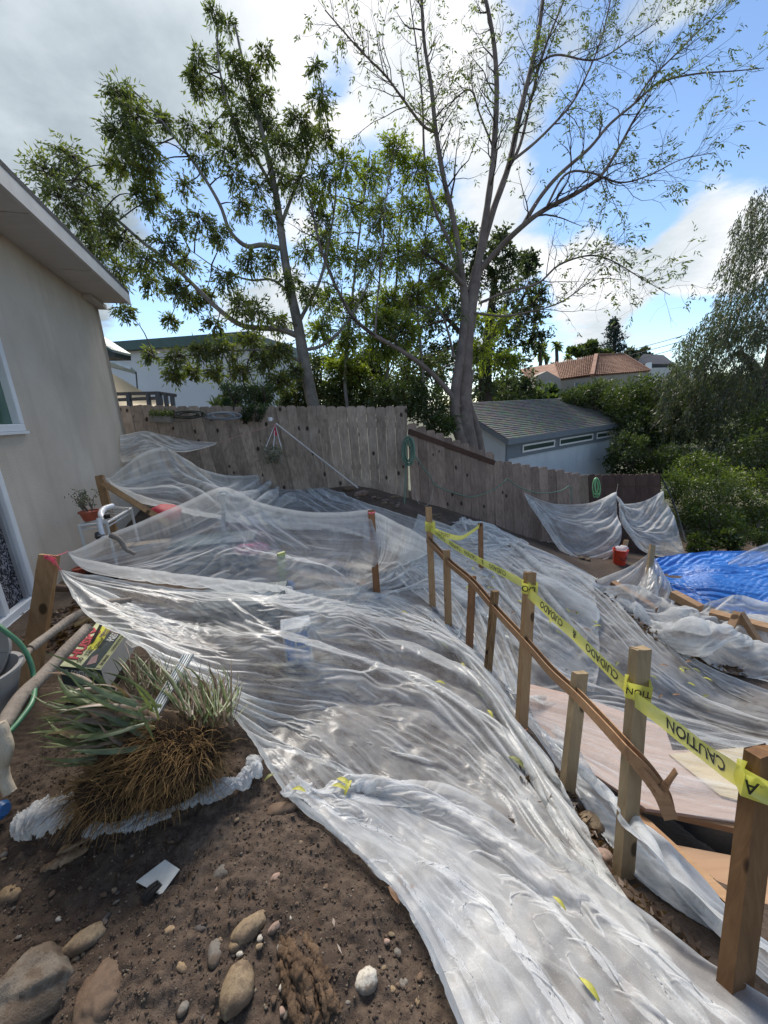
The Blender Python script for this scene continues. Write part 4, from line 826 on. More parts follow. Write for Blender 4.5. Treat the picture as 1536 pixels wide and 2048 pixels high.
# blue tarp
TB = Mat('blue_tarpaulin'); _n = TB.noise(1.6, 6, .6); _w = TB.n('ShaderNodeTexWave'); _w.inputs['Scale'].default_value = 60; TB.L.new(TB.tc.outputs['UV'], _w.inputs[0])
_u = TB.n('ShaderNodeMapping'); TB.L.new(TB.tc.outputs['UV'], _u.inputs[0]); _u.inputs['Scale'].default_value = (2, 22, 1); _s = TB.noise(1.0, 6, .6, _u.outputs[0], dist=.6)
TARP = TB.done(TB.bsdf(TB.ramp(_n, [(.3, (.014, .11, .40)), (.7, (.035, .19, .58))]), .36, TB.bump(TB.math('ADD', _s, TB.math('MULTIPLY', _n, .8)), .7, .05), spec=.6))
RT = [[(1308,1120,'t',6.6),(1350,1112,'t',6.6),(1410,1108,'t',6.5),(1480,1106,'t',6.3),(1600,1112,'t',6.0)],
      [(1312,1140,'t',6.0),(1360,1150,'t',5.9),(1420,1140,'t',5.7),(1500,1150,'t',5.5),(1620,1160,'t',5.2)],
      [(1325,1162,'t',5.5),(1370,1172,'t',5.3),(1430,1176,'t',5.1),(1520,1190,'t',4.9),(1640,1200,'t',4.6)],
      [(1340,1178,'t',5.35),(1372,1195,'t',5.2),(1400,1206,'t',5.05),(1500,1230,'t',4.75),(1640,1250,'t',4.5)]]
sheet('creased bright blue tarpaulin spread over timber at the right', RT, 220, 160, TARP, .9, 8, 91, 0.012, cat='tarpaulin', name='blue_tarp', collide=False, cloth=(1.05, 1.02, .04, .4, 90, 24, 3))
# ---------------------------------------------------------------- stakes, tape, lath
NEWW = wood_mat('sawn_stake_wood', (0.23, 0.125, 0.055), (0.44, 0.28, 0.145), 1.2, 2, 0.75, True, 0.16)
GREYW = wood_mat('greyed_stake_wood', (0.21, 0.15, 0.085), (0.42, 0.31, 0.18), 1.2, 2, 0.8, True, 0.1)
REDW = wood_mat('reddish_stake_wood', (0.16, 0.07, 0.03), (0.33, 0.17, 0.08), 1.2, 2, 0.8, True, 0.1)
def stake_geo(a, b, w, th, yaw, chip=0.0, seed=0):
    """bar a->b (b top), face turned by yaw degrees; slightly ragged sawn top"""
    d = b - a; d /= np.linalg.norm(d); c, s = math.cos(R_(yaw)), math.sin(R_(yaw)); e = np.array([c, s, 0.0]); e -= e.dot(d) * d; e /= np.linalg.norm(e); f = np.cross(d, e)
    r = random.Random(seed); L = np.linalg.norm(b - a); ns = 9; prof = [(-1, -1), (-.94, -1), (0, -1), (.94, -1), (1, -1), (1, 1), (.94, 1), (0, 1), (-.94, 1), (-1, 1)]
    V = []; F_ = []
    for k in range(ns):
        q = a + d * L * k / (ns - 1)
        for (i, j) in prof:
            n_ = r.uniform(-1, 1) * 0.0012; z_ = r.uniform(-1, 1) * chip if k == ns - 1 else 0
            V.append(q + e * (i * w / 2 + n_) + f * (j * th / 2 + n_) + d * z_)
    m = len(prof)
    for k in range(ns - 1):
        for i in range(m): F_.append((k * m + i, k * m + (i + 1) % m, (k + 1) * m + (i + 1) % m, (k + 1) * m + i))
    F_.append(tuple(range(m))[::-1]); F_.append(tuple((ns - 1) * m + i for i in range(m))); return V, F_
def stake(bx, by, bt, tx, ty, tt, w, th, yaw, mat, label, group='wooden stakes', under=0.25, cat='stake', name='wooden_stake', chip=.003):
    a, b = P(bx, by, bt), P(tx, ty, tt); d = (b - a) / np.linalg.norm(b - a); a = a - d * under
    m = MB(); V, F_ = stake_geo(a, b, w, th, yaw, chip, int(bx)); m.add([v - a for v in V], F_); o = m.build(name, mat); o.location = tuple(a)
    return tag(o, label, cat, group)
stake(1468,1985,1.06, 1527,1500,1.02, .088,.038, 16, wood_mat('rough_redwood_stake', (0.10, 0.05, 0.022), (0.25, 0.135, 0.06), 1.2, 2, 0.85, True, .05), 'nearest thick reddish stake, cut off by the right edge of the picture', chip=.006)
stake(1245,1768,1.52, 1281,1296,1.50, .080,.036, 22, GREYW, 'tall grey-brown stake wrapped in yellow tape, second nearest on the right')
stake(1133,1590,1.95, 1160,1345,1.93, .074,.036, 20, GREYW, 'short stake without tape between the two tape-wrapped ones, third from the right')
stake(1042,1465,2.42, 1060,1144,2.40, .072,.036, 22, NEWW, 'tall taped stake with orange string at its foot, above the lath')
stake(973,1372,2.90, 990,1182,2.88, .052,.036, 30, wood_mat('barky_stake', (.04, .022, .012), (.36, .22, .10), 2.2, 2, .9, True, .05), 'short stake with a dark bark-streaked face, behind the lath')
stake(938,1305,3.30, 945,1152,3.28, .058,.03, 15, REDW, 'reddish stake whose top is hidden by the lath joint')
stake(897,1262,3.70, 893,1100,3.68, .064,.03, 6, NEWW, 'straight pale stake, second from the far end of the lath')
stake(866,1225,4.02, 857,1014,4.0, .062,.03, 6, NEWW, 'tall stake at the far end of the lath where the tape is knotted')
stake(963,1200,4.9, 961,1046,4.85, .056,.03, 8, REDW, 'thin stake standing alone beyond the tape, on the plastic slope')
stake(754,1188,4.0, 742,1020,4.0, .070,.03, 6, REDW, 'red-topped stake holding up the clear plastic in the middle', None)
stake(72,1285,2.10, 99,1110,2.12, .088,.038, 14, NEWW, 'leaning orange-brown stake tied with pink string by the sliding window')
stake(1000,1400,2.62, 1004,1392,2.6, .03,.03, 25, REDW, 'tiny stub of a stake poking out beside the plastic seam', None, .1)
stake(1290,1215,5.28, 1305,1090,5.5, .075,.035, 10, GREYW, 'stake inside the small plastic pyramid, its tip wrapped in plastic', None)
stake(1243,1120,6.55, 1253,1080,6.5, .075,.03, 10, NEWW, 'short orange stake standing against the red bucket', None)
# braced post beside the rack
bp = empty('braced_post', P(229,1062,3.95), 'tan timber post with a long diagonal brace beside the plant rack', 'post')
V, F_ = stake_geo(P(232,1085,3.92), P(199,952,3.95), .075, .038, 8, .003, 5); MB().add(V, F_).build('post', NEWW, bp)
V, F_ = stake_geo(P(345,1052,3.75), P(208,968,3.9), .055, .038, 8, .002, 6); MB().add(V, F_).build('brace', NEWW, bp)
# bent lath
LATHW = wood_mat('lath_wood', (0.24, 0.12, 0.06), (0.42, 0.26, 0.14), 1.6, 0, 0.7, True, .05)
lp = [(853,1080,3.98),(870,1098,3.82),(900,1130,3.6),(942,1166,3.22),(990,1222,2.82),(1052,1290,2.34),(1100,1345,2.1),(1150,1392,1.88),(1205,1450,1.62),(1250,1500,1.46),(1290,1545,1.43),(1322,1590,1.44),(1342,1638,1.46)]
lth = empty('lath_strip', P(942, 1166, 3.22), 'long bent plywood lath nailed across the row of stakes, splitting at its near end', 'lath')
def ribbon(path, w, th, side=(0, 0, 1), off=0.0, n=70):
    p = catmull([P(*q) for q in path], n); t = np.gradient(p, axis=0); t /= np.linalg.norm(t, axis=1)[:, None]
    s = np.array(side, float)[None] - t * (t @ np.array(side, float))[:, None]; s /= np.linalg.norm(s, axis=1)[:, None]; f = np.cross(t, s)
    V = []
    for k in range(n):
        for i, j in ((-1, -1), (1, -1), (1, 1), (-1, 1)): V.append(p[k] + s[k] * i * w / 2 + f[k] * (j * th / 2 + off))
    Q = [(k * 4 + i, k * 4 + (i + 1) % 4, k * 4 + 4 + (i + 1) % 4, k * 4 + 4 + i) for k in range(n - 1) for i in range(4)] + [(3, 2, 1, 0), tuple((n - 1) * 4 + i for i in range(4))]
    return V, Q, p, s, f
V, Q, *_ = ribbon(lp, .050, .006); MB().add(V, Q).build('ply', LATHW, lth)
lp2 = [(q[0] + 3, q[1] - 3 - k * .25, q[2] + .012) for k, q in enumerate(lp[:-1])] + [(1334, 1625, 1.46)]
V, Q, *_ = ribbon(lp2, .050, .005, off=-.010); MB().add(V, Q).build('ply', LATHW, lth)
V, Q, *_ = ribbon([(1318,1590,1.42),(1332,1570,1.41),(1352,1541,1.40)], .032, .006, (.5, 0, 1), n=8); MB().add(V, Q).build('splinter', LATHW, lth)
V, Q, *_ = ribbon([(1262,1512,1.46),(1290,1545,1.42),(1322,1588,1.40)], .018, .004, (.5, 0, 1), n=8); MB().add(V, Q).build('splinter', LATHW, lth)
# caution tape
TP = Mat('yellow_tape'); _n = TP.noise(14, 4, .6)
_d = TP.n('ShaderNodeBsdfDiffuse'); TP.set(_d.inputs[0], TP.ramp(_n, [(.35, (.66, .62, .09)), (.65, (.78, .75, .20))])); _t = TP.n('ShaderNodeBsdfTranslucent'); _t.inputs[0].default_value = (.75, .78, .15, 1)
_g = TP.n('ShaderNodeBsdfGlossy'); _g.inputs[1].default_value = .25; _a = TP.n('ShaderNodeMixShader'); _a.inputs[0].default_value = .4; TP.L.new(_d.outputs[0], _a.inputs[1]); TP.L.new(_t.outputs[0], _a.inputs[2])
_tr = TP.n('ShaderNodeBsdfTransparent'); _tm = TP.n('ShaderNodeMixShader'); _tm.inputs[0].default_value = .14; TP.L.new(_a.outputs[0], _tm.inputs[1]); TP.L.new(_tr.outputs[0], _tm.inputs[2])
_b = TP.n('ShaderNodeMixShader'); _b.inputs[0].default_value = .06; TP.L.new(_tm.outputs[0], _b.inputs[1]); TP.L.new(_g.outputs[0], _b.inputs[2]); TAPE = TP.done(_b.outputs[0])
INK = simple('black_print', (.018, .018, .016), .5, .1)
def text_mesh(s, size=1.0, bold=0.012, shear=0.0):
    cu = bpy.data.curves.new('t', 'FONT'); cu.body = s; cu.size = size; cu.offset = bold; cu.shear = shear; cu.resolution_u = 2
    o = bpy.data.objects.new('t', cu); COL.objects.link(o); dg = bpy.context.evaluated_depsgraph_get(); me = o.evaluated_get(dg).to_mesh()
    V = np.array([v.co[:] for v in me.vertices]); Fc = [tuple(p.vertices) for p in me.polygons]; o.evaluated_get(dg).to_mesh_clear(); bpy.data.objects.remove(o); bpy.data.curves.remove(cu)
    V[:, 0] -= V[:, 0].min(); return V, Fc, V[:, 0].max()
def tape(label, path, side, words, start=0.05, w=.062, curl=.22, n=90, flip=True, fold=0.0):
    p = catmull([P(*q[:3]) for q in path], n); t = np.gradient(p, axis=0); t /= np.linalg.norm(t, axis=1)[:, None]
    sd = np.array([np.array(side[0]) * (1 - k) + np.array(side[1]) * k for k in np.linspace(0, 1, n)]); s = sd - t * (t * sd).sum(1)[:, None]; s /= np.linalg.norm(s, axis=1)[:, None]; f = np.cross(t, s)
    f *= np.sign(-(f * p).sum(1))[:, None]                         # outward normal faces the viewer side
    L = np.r_[0, np.cumsum(np.linalg.norm(np.diff(p, axis=0), axis=1))]
    def at(l, v, o=0.0):
        k = np.clip(np.interp(l, L, np.arange(n)), 0, n - 1.001); i = k.astype(int) if hasattr(k, 'astype') else int(k); a = (k - i)[..., None]
        P0 = p[i] * (1 - a) + p[i + 1] * a; S = s[i] * (1 - a) + s[i + 1] * a; N_ = f[i] * (1 - a) + f[i + 1] * a
        wob = .004 * vnoise(l * 9, v * 1.2 + l * 2, 77) + curl * w * (v * v - .25) + fold * w * np.abs(v)
        return P0 + S * (v * w)[..., None] + N_ * (wob + o)[..., None]
    root = empty('caution_tape', p[0], label, 'caution tape', 'yellow tape between the stakes')
    m_ = 7; ll, vv = np.meshgrid(np.linspace(0, L[-1], n * 2), np.linspace(-.5, .5, m_), indexing='ij'); V = at(ll, vv).reshape(-1, 3)
    ii = np.arange(n * 2 * m_).reshape(-1, m_); Q = np.stack([ii[:-1, :-1], ii[:-1, 1:], ii[1:, 1:], ii[1:, :-1]], -1).reshape(-1, 4)
    mesh_np('band', V, Q, TAPE, root, True)
    x = start
    for wd_ in words:
        if x > L[-1] - .08: break
        TV, TF, TW = text_mesh(wd_, .052, .0008); 
        # fine re-tessellation is not needed: letters are small against the tape's curve
        l = x + (TW - TV[:, 0] if flip else TV[:, 0]); v = (.0185 - TV[:, 1]) / w if flip else (TV[:, 1] - .0225) / w
        if l.max() < L[-1]:
            W_ = at(np.clip(l, 0, L[-1]), v, np.full(len(l), .0012)); MB().add(W_, TF).build('lettering', INK, root)
        x += TW + .085
    return root
UP = (0, 0, 1)
tape('first stretch of yellow caution tape from the far knot to the orange-string stake', [(860,1058,3.98),(905,1090,3.5),(960,1122,2.98),(1010,1148,2.62),(1062,1176,2.35)], ((0, -.3, 1), (0, -.3, 1)), ['CUIDADO', 'CAUTION', 'CAUTION', '&', 'CUIDADO', 'CAUTION'], .12)
tape('second stretch of yellow caution tape, sagging to the tall grey-brown stake', [(1058,1186,2.34),(1100,1226,2.12),(1150,1272,1.88),(1200,1322,1.68),(1268,1388,1.46)], ((.2, .6, 1), (0, -.2, 1)), ['CUIDADO', '&', 'CUIDADO', 'CAUTION'], .12)
tape('nearest stretch of yellow caution tape, running off the right edge', [(1268,1398,1.45),(1340,1452,1.27),(1420,1512,1.12),(1480,1555,1.0),(1560,1600,.95)], ((0, .2, 1), (0, .1, 1)), ['CAUTION', 'CUIDADO'], .16, curl=.3)
tape('slack far piece of yellow tape hanging between the knot and the lone thin stake', [(860,1058,3.98),(890,1070,4.2),(920,1076,4.4),(940,1066,4.6),(959,1052,4.8)], ((0, -.3, 1), (.3, 0, 1)), ['CUIDADO'], .15, w=.06)
def wrap(label, x0, y0, x1, y1, t, w, txt=None, z=0.0):
    """a turn of tape round a stake"""
    a, b = P(x0, y0, t), P(x1, y1, t); dpt = np.array([.25, .55, 0]); dpt /= np.linalg.norm(dpt); e = b - a
    root = empty('caution_tape', a, label, 'caution tape', 'yellow tape between the stakes'); V = []; up = np.array([0, 0, w / 2])
    pts = [a, b, b + dpt * .05, a + dpt * .05, a]; 
    for q in pts: V += [q - up, q + up]
    MB().add(V, [(2 * i, 2 * i + 2, 2 * i + 3, 2 * i + 1) for i in range(4)]).build('band', TAPE, root)
    if txt:
        TV, TF, TW = text_mesh(txt, .058, .0006); k = np.linalg.norm(e); ed = e / k; n_ = np.cross(ed, (0, 0, 1)); n_ *= -np.sign(n_.dot(a)); s_ = min(1, k * .95 / TW)
        W_ = a + ed * (TW - TV[:, 0])[:, None] * s_ + np.array([0, 0, 1.0]) * (.02 - TV[:, 1])[:, None] * s_ + n_ * .0015; MB().add(W_, TF).build('lettering', INK, root)
wrap('turn of yellow tape round the tall grey-brown stake', 1252, 1380, 1304, 1392, 1.46, .07, 'TION')
wrap('turn of yellow tape round the orange-string stake', 1043, 1176, 1075, 1182, 2.36, .07, 'DO')
wrap('turn of yellow tape round the nearest reddish stake', 1486, 1570, 1570, 1600, .98, .07, 'CA')
wrap('knot of yellow tape round the far lath-end stake', 850, 1053, 868, 1055, 3.97, .10, None)
# ---------------------------------------------------------------- trees and shrubs
def leaf_mat(name, dark, mid, yel, ymix=0.68, trans=0.5, scale=1.4):
    m = Mat(name); n1 = m.noise(scale, 4, 0.6); n2 = m.noise(31, 2, 0.5)
    f = m.math('ADD', m.math('MULTIPLY', n1, 0.55), m.math('MULTIPLY', n2, 0.45))
    c = m.ramp(f, [(0.36, dark), (0.54, mid), (ymix, yel)])
    d = m.n('ShaderNodeBsdfDiffuse'); m.L.new(c, d.inputs[0]); t = m.n('ShaderNodeBsdfTranslucent'); m.L.new(m.mix(1.0, c, (1.5, 1.6, 0.75), 'MULTIPLY'), t.inputs[0])
    a = m.n('ShaderNodeMixShader'); a.inputs[0].default_value = trans; m.L.new(d.outputs[0], a.inputs[1]); m.L.new(t.outputs[0], a.inputs[2])
    g = m.n('ShaderNodeBsdfGlossy'); g.inputs[1].default_value = 0.42; b = m.n('ShaderNodeMixShader'); b.inputs[0].default_value = 0.045; m.L.new(a.outputs[0], b.inputs[1]); m.L.new(g.outputs[0], b.inputs[2])
    return m.done(b.outputs[0])
def bark_mat(name, c1, c2, s=1.0):
    m = Mat(name); n1 = m.noise(3 * s, 6, .6); n2 = m.noise(1, 6, .7, m.map((30 * s, 30 * s, 5 * s)))
    return m.done(m.bsdf(m.ramp(m.math('ADD', m.math('MULTIPLY', n1, .6), m.math('MULTIPLY', n2, .4)), [(.35, c1), (.65, c2)]), .92, m.bump(n2, .6, .012), spec=.2))
BARK = bark_mat('grey_brown_bark', (.105, .08, .068), (.25, .205, .175)); BARKD = bark_mat('dark_bark', (.035, .028, .022), (.10, .08, .065)); BARKG = bark_mat('pale_grey_bark', (.13, .12, .105), (.30, .27, .24))
def leaves_np(pos, dirs, L, W, droop=0.4, spread=0.8):
    """one folded leaf of four corners per anchor"""
    n = len(pos); pos = np.asarray(pos); d = np.asarray(dirs) + rng.normal(0, spread, (n, 3)); d[:, 2] -= droop; d /= np.linalg.norm(d, axis=1)[:, None]
    s = rng.normal(0, 1, (n, 3)); s -= d * (s * d).sum(1)[:, None]; s /= np.linalg.norm(s, axis=1)[:, None]; nn = np.cross(d, s)
    l = (L * rng.uniform(.6, 1.25, n))[:, None]; w = (W * rng.uniform(.7, 1.2, n))[:, None]
    a = pos; b = pos + d * l * .45 + s * w * .5 + nn * w * .15; c = pos + d * l - nn * l * .08; e = pos + d * l * .45 - s * w * .5 + nn * w * .15
    V = np.stack([a, b, c, e], 1).reshape(-1, 3); Q = np.arange(n * 4).reshape(n, 4); return V, Q
class Tree:
    def __init__(s, base, label, cat='tree', name='tree', group=None):
        s.root = empty(name, base, label, cat, group); s.tw = NP(); s.pos = []; s.dir = []; s.r = random.Random(int(abs(base[0]) * 999) + 3)
    def limb(s, path, r0, r1, bark, name='branch', n=None, sides=9, knob=0.06):
        p = catmull([P(*q) for q in path], n or max(8, len(path) * 5)); k = len(p); rr = np.linspace(r0, r1, k) * (1 + knob * np.array([vnoise(i * .7, 3.1 * r0 * 100, 5) for i in range(k)]).ravel())
        V, Q = tube_np(p, rr, sides); mesh_np(name, V, Q, bark, s.root, True); return p, rr
    def walk(s, p0, d, L, seg=5, wig=0.25, up=0.0):
        p = np.array(p0, float); d = np.array(d, float); d /= np.linalg.norm(d) + 1e-9; out = [p.copy()]
        for i in range(seg):
            d = d + np.array([s.r.gauss(0, wig), s.r.gauss(0, wig), s.r.gauss(0, wig) + up]); d /= np.linalg.norm(d); p = p + d * L / seg; out.append(p.copy())
        return np.array(out)
    def sprout(s, p, rr, n, L, lv=2, leaf=4, ang=0.9, up=0.05, start=0.25, dens=5, wig=.22, end_r=0.002):
        """twigs along a limb, with twigs and leaf anchors of their own"""
        k = len(p)
        for i in range(n):
            f = start + (1 - start) * (i + s.r.random()) / n; j = min(k - 2, int(f * (k - 1))); t = p[j + 1] - p[j]; t /= np.linalg.norm(t) + 1e-9
            a = np.array([s.r.gauss(0, 1) for _ in range(3)]); a -= a.dot(t) * t; a /= np.linalg.norm(a) + 1e-9
            d = t * math.cos(ang) + a * math.sin(ang) + np.array([0, 0, up * 3]); l = L * s.r.uniform(.5, 1.15) * (1.15 - .5 * f)
            w = s.walk(p[j], d, l, 6, wig, up); r0 = min(rr[j] * .55, .010 * l / .6 + .002)
            s.tw.tube(w, np.linspace(r0, end_r, len(w)), 4 if lv > 1 else 3)
            if lv > 1: s.sprout(w, np.linspace(r0, end_r, len(w)), dens, L * .45, lv - 1, leaf, .8, up, .2, dens, wig, end_r)
            else:
                for q in range(leaf):
                    j2 = s.r.randint(2, len(w) - 1); s.pos.append(w[j2] + np.array([s.r.gauss(0, .015) for _ in range(3)])); s.dir.append(w[j2] - w[j2 - 1])
    def clump(s, px, py, t, rpx, ntw, per, anchor=None, flat=.85, droop=0.0, dt=None):
        c = P(px, py, t + (s.r.uniform(-.5, .5) if dt is None else dt)); R = rpx * t / F
        if anchor is not None:
            i = np.argmin(np.linalg.norm(anchor - c, axis=1)); a = anchor[i]; mid = (a + c) / 2 + np.array([s.r.gauss(0, .08), s.r.gauss(0, .08), .1 * np.linalg.norm(c - a)])
            w = catmull([a, mid, c], 7); s.tw.tube(w, np.linspace(.016, .006, 7), 5)
        for k in range(ntw):
            v = np.array([s.r.gauss(0, 1) for _ in range(3)]); v /= np.linalg.norm(v); v[2] *= flat; e = c + v * R * s.r.uniform(.45, 1.1); st = c + v * R * .1
            mid = (st + e) / 2 + np.array([0, 0, .12 * R - droop * R * .5]); e = e - np.array([0, 0, droop * R]); w = catmull([st, mid, e], 5); s.tw.tube(w, np.linspace(.006, .0018, 5), 3)
            for q in range(per):
                f = s.r.uniform(.25, 1.05); j = min(3, int(f * 4)); pp = w[j] + (w[j + 1] - w[j]) * (f * 4 - j); s.pos.append(pp + np.array([s.r.gauss(0, .03 * R + .012) for _ in range(3)])); s.dir.append(v)
    def finish(s, leafm, bark, L, W, droop=.5, spread=.8, leafname='foliage', compound=0):
        if s.tw.V: tag(s.tw.build('twigs', bark, s.root), kind='stuff')
        pos, d = np.array(s.pos), np.array(s.dir)
        if compound:                                                # pinnate leaves: a row of leaflets along a short stalk
            n = len(pos); dd = d / (np.linalg.norm(d, axis=1)[:, None] + 1e-9) + rng.normal(0, .5, (n, 3)); dd[:, 2] -= droop; dd /= np.linalg.norm(dd, axis=1)[:, None]
            PP = []; DD = []
            for k in range(compound):
                sd = np.cross(dd, rng.normal(0, .2, (n, 3)) + np.array([0, 0, 1.0])); sd /= np.linalg.norm(sd, axis=1)[:, None] + 1e-9
                PP.append(pos + dd * L * 0.55 * (k // 2 + 1)); DD.append(dd * .8 + sd * (1 if k % 2 else -1) * (.9 if k < compound - 1 else 0))
            pos, d = np.vstack(PP), np.vstack(DD); spread = .18; droop = .25
        V, Q = leaves_np(pos, d, L, W, droop, spread); tag(mesh_np(leafname, V, Q, leafm, s.root), kind='stuff'); return s.root
# --- main tree, sparse compound leaves, bare grey limbs
LM_ASH = leaf_mat('ash_leaf', (.06, .078, .028), (.11, .14, .045), (.21, .245, .055), .72, .42)
T1 = Tree(P(942, 905, 8.3), 'tall sparse tree with bare forking grey limbs behind the fence, right of centre')
tr, rr = T1.limb([(946,930,8.3),(934,870,8.3),(926,810,8.3),(928,750,8.3),(932,690,8.3),(938,640,8.3),(945,590,8.3),(955,535,8.3)], .20, .12, BARK, 'trunk', 44, 16)
T1.limb([(930,905,8.15),(912,845,8.15),(910,790,8.1),(918,730,8.1),(926,670,8.15),(930,610,8.2),(925,560,8.2)], .12, .08, BARK, 'trunk', 34, 12)
T1.limb([(962,905,8.4),(952,850,8.4),(938,800,8.35),(945,740,8.3)], .10, .04, BARK, 'trunk', 18, 10)
LB = []
for path, r0, r1 in [
 ([(934,620,8.2),(922,530,8.2),(905,430,8.1),(888,360,8.0),(872,265,7.9),(862,170,7.8),(848,80,7.7),(840,-60,7.6)], .085, .03),
 ([(872,265,7.9),(845,250,7.8),(800,190,7.5),(770,150,7.3),(720,100,7.1),(650,20,6.9)], .035, .012),
 ([(955,535,8.3),(972,430,8.3),(985,330,8.3),(993,200,8.3),(990,110,8.3),(978,30,8.3),(955,-60,8.3)], .10, .04),
 ([(958,520,8.35),(985,425,8.5),(1018,330,8.6),(1038,235,8.7),(1060,145,8.8),(1078,60,8.9),(1092,-60,9)], .10, .045),
 ([(1012,345,8.6),(1040,290,8.8),(1062,200,9),(1085,110,9.1),(1120,20,9.2),(1150,-50,9.3)], .05, .02),
 ([(955,545,8.3),(1000,495,8.1),(1045,452,7.9),(1088,420,7.8),(1160,382,7.6),(1203,350,7.5),(1238,295,7.4),(1268,240,7.3),(1300,190,7.2)], .085, .016),
 ([(1045,452,7.9),(1080,395,8.1),(1118,350,8.2),(1178,297,8.3),(1218,250,8.3),(1268,208,8.3),(1318,166,8.3),(1390,148,8.3),(1468,142,8.3),(1528,136,8.3)], .06, .008),
 ([(1268,208,8.3),(1300,160,8.3),(1350,110,8.3),(1400,60,8.3),(1460,5,8.3)], .03, .008),
 ([(1020,325,8.6),(1070,285,8.8),(1115,240,9.0),(1148,200,9.1),(1178,140,9.2),(1205,70,9.3),(1225,-20,9.4)], .04, .016),
 ([(1090,420,7.8),(1130,350,7.5),(1180,345,7.4),(1240,365,7.3),(1300,350,7.2),(1360,320,7.1),(1430,305,7.0)], .03, .006),
 ([(962,605,8.2),(1010,585,8.0),(1075,567,7.8),(1118,530,7.7),(1178,511,7.6),(1225,522,7.6),(1280,555,7.6),(1340,590,7.6)], .035, .006),
 ([(945,625,8.2),(1000,632,7.9),(1050,626,7.8),(1120,605,7.7),(1190,560,7.6),(1250,560,7.6)], .03, .006),
 ([(918,815,8.1),(895,780,8.0),(850,735,7.8),(800,700,7.6),(745,668,7.4),(705,632,7.3),(668,565,7.2),(640,490,7.1),(620,400,7.0)], .07, .02),
 ([(935,580,8.2),(905,545,8.0),(868,520,7.9),(845,500,7.8)], .06, .03),
 ([(908,715,8.1),(895,660,7.9),(880,625,7.8),(850,615,7.7),(820,625,7.6)], .035, .012),
 ([(935,600,8.3),(905,500,8.6),(870,420,8.8),(850,330,9),(845,210,9.1),(835,110,9.2),(820,0,9.3)], .055, .015),
 ([(988,300,8.3),(960,230,8.1),(940,180,8.0),(900,210,7.9),(880,260,7.9)], .025, .01),
 ([(750,670,7.4),(755,600,7.4),(765,500,7.4),(772,400,7.4),(790,300,7.4)], .025, .008),
 ([(1063,140,8.8),(1110,110,8.7),(1190,120,8.6),(1260,80,8.5),(1320,40,8.4)], .03, .008)]:
    LB.append(T1.limb(path, r0 * .8, r1 * .85, BARK))
for i, (p, r_) in enumerate(LB): T1.sprout(p, r_, 11 if i not in (14, 15) else 6, 1.3 if i not in (13, 14) else .6, 2, 2, .75, .03, .28, 5, .2)
for i, (p, r_) in enumerate(LB): T1.sprout(p, r_, 9, 1.0, 2, 0, .8, .06, .3, 6, .2, .0015)
T1.finish(LM_ASH, BARKD, .092, .030, .7, .8, compound=5)
# --- left evergreen with dense drooping clumps
LM_EV = leaf_mat('evergreen_leaf', (.058, .074, .026), (.11, .138, .038), (.23, .255, .05), .70, .5)
T2 = Tree(P(636, 850, 8.8), 'leafy evergreen tree with a slim grey trunk and drooping clumps, left of centre')
tr, rr = T2.limb([(640,860,8.8),(622,790,8.8),(608,720,8.8),(597,655,8.8),(583,590,8.8),(570,520,8.8),(562,460,8.8),(552,390,8.7),(535,310,8.6),(515,230,8.5),(490,140,8.4),(470,50,8.3)], .15, .02, BARKG, 'trunk', 60, 12)
B2 = [T2.limb(q, a, b, BARKG)[0] for q, a, b in [
 ([(596,672,8.8),(560,658,8.6),(520,656,8.5),(478,648,8.3),(430,612,8.1),(385,568,8.0),(340,525,7.9),(290,488,7.8),(235,440,7.7),(180,395,7.6),(120,355,7.5)], .065, .015),
 ([(565,498,8.8),(525,490,8.7),(492,492,8.6),(460,462,8.5),(440,410,8.4),(405,350,8.3),(350,275,8.2),(300,215,8.1),(255,170,8.0)], .055, .012),
 ([(562,450,8.8),(585,390,8.9),(615,320,9),(638,250,9),(648,160,9)], .045, .01),
 ([(552,390,8.7),(520,330,8.5),(480,270,8.4),(450,190,8.3),(435,100,8.2),(440,30,8.2)], .04, .01),
 ([(612,735,8.8),(570,705,8.6),(510,700,8.4),(440,702,8.2),(370,712,8.0),(310,715,7.9)], .03, .008),
 ([(600,640,8.8),(640,560,8.9),(660,470,9),(672,380,9),(665,290,9)], .045, .01),
 ([(585,590,8.8),(545,560,8.6),(500,560,8.4),(440,540,8.3),(380,500,8.2)], .03, .008),
 ([(610,700,8.8),(645,690,8.8),(690,650,8.8),(740,560,8.9),(770,470,9)], .04, .01)]]
AN = np.vstack(B2 + [tr])
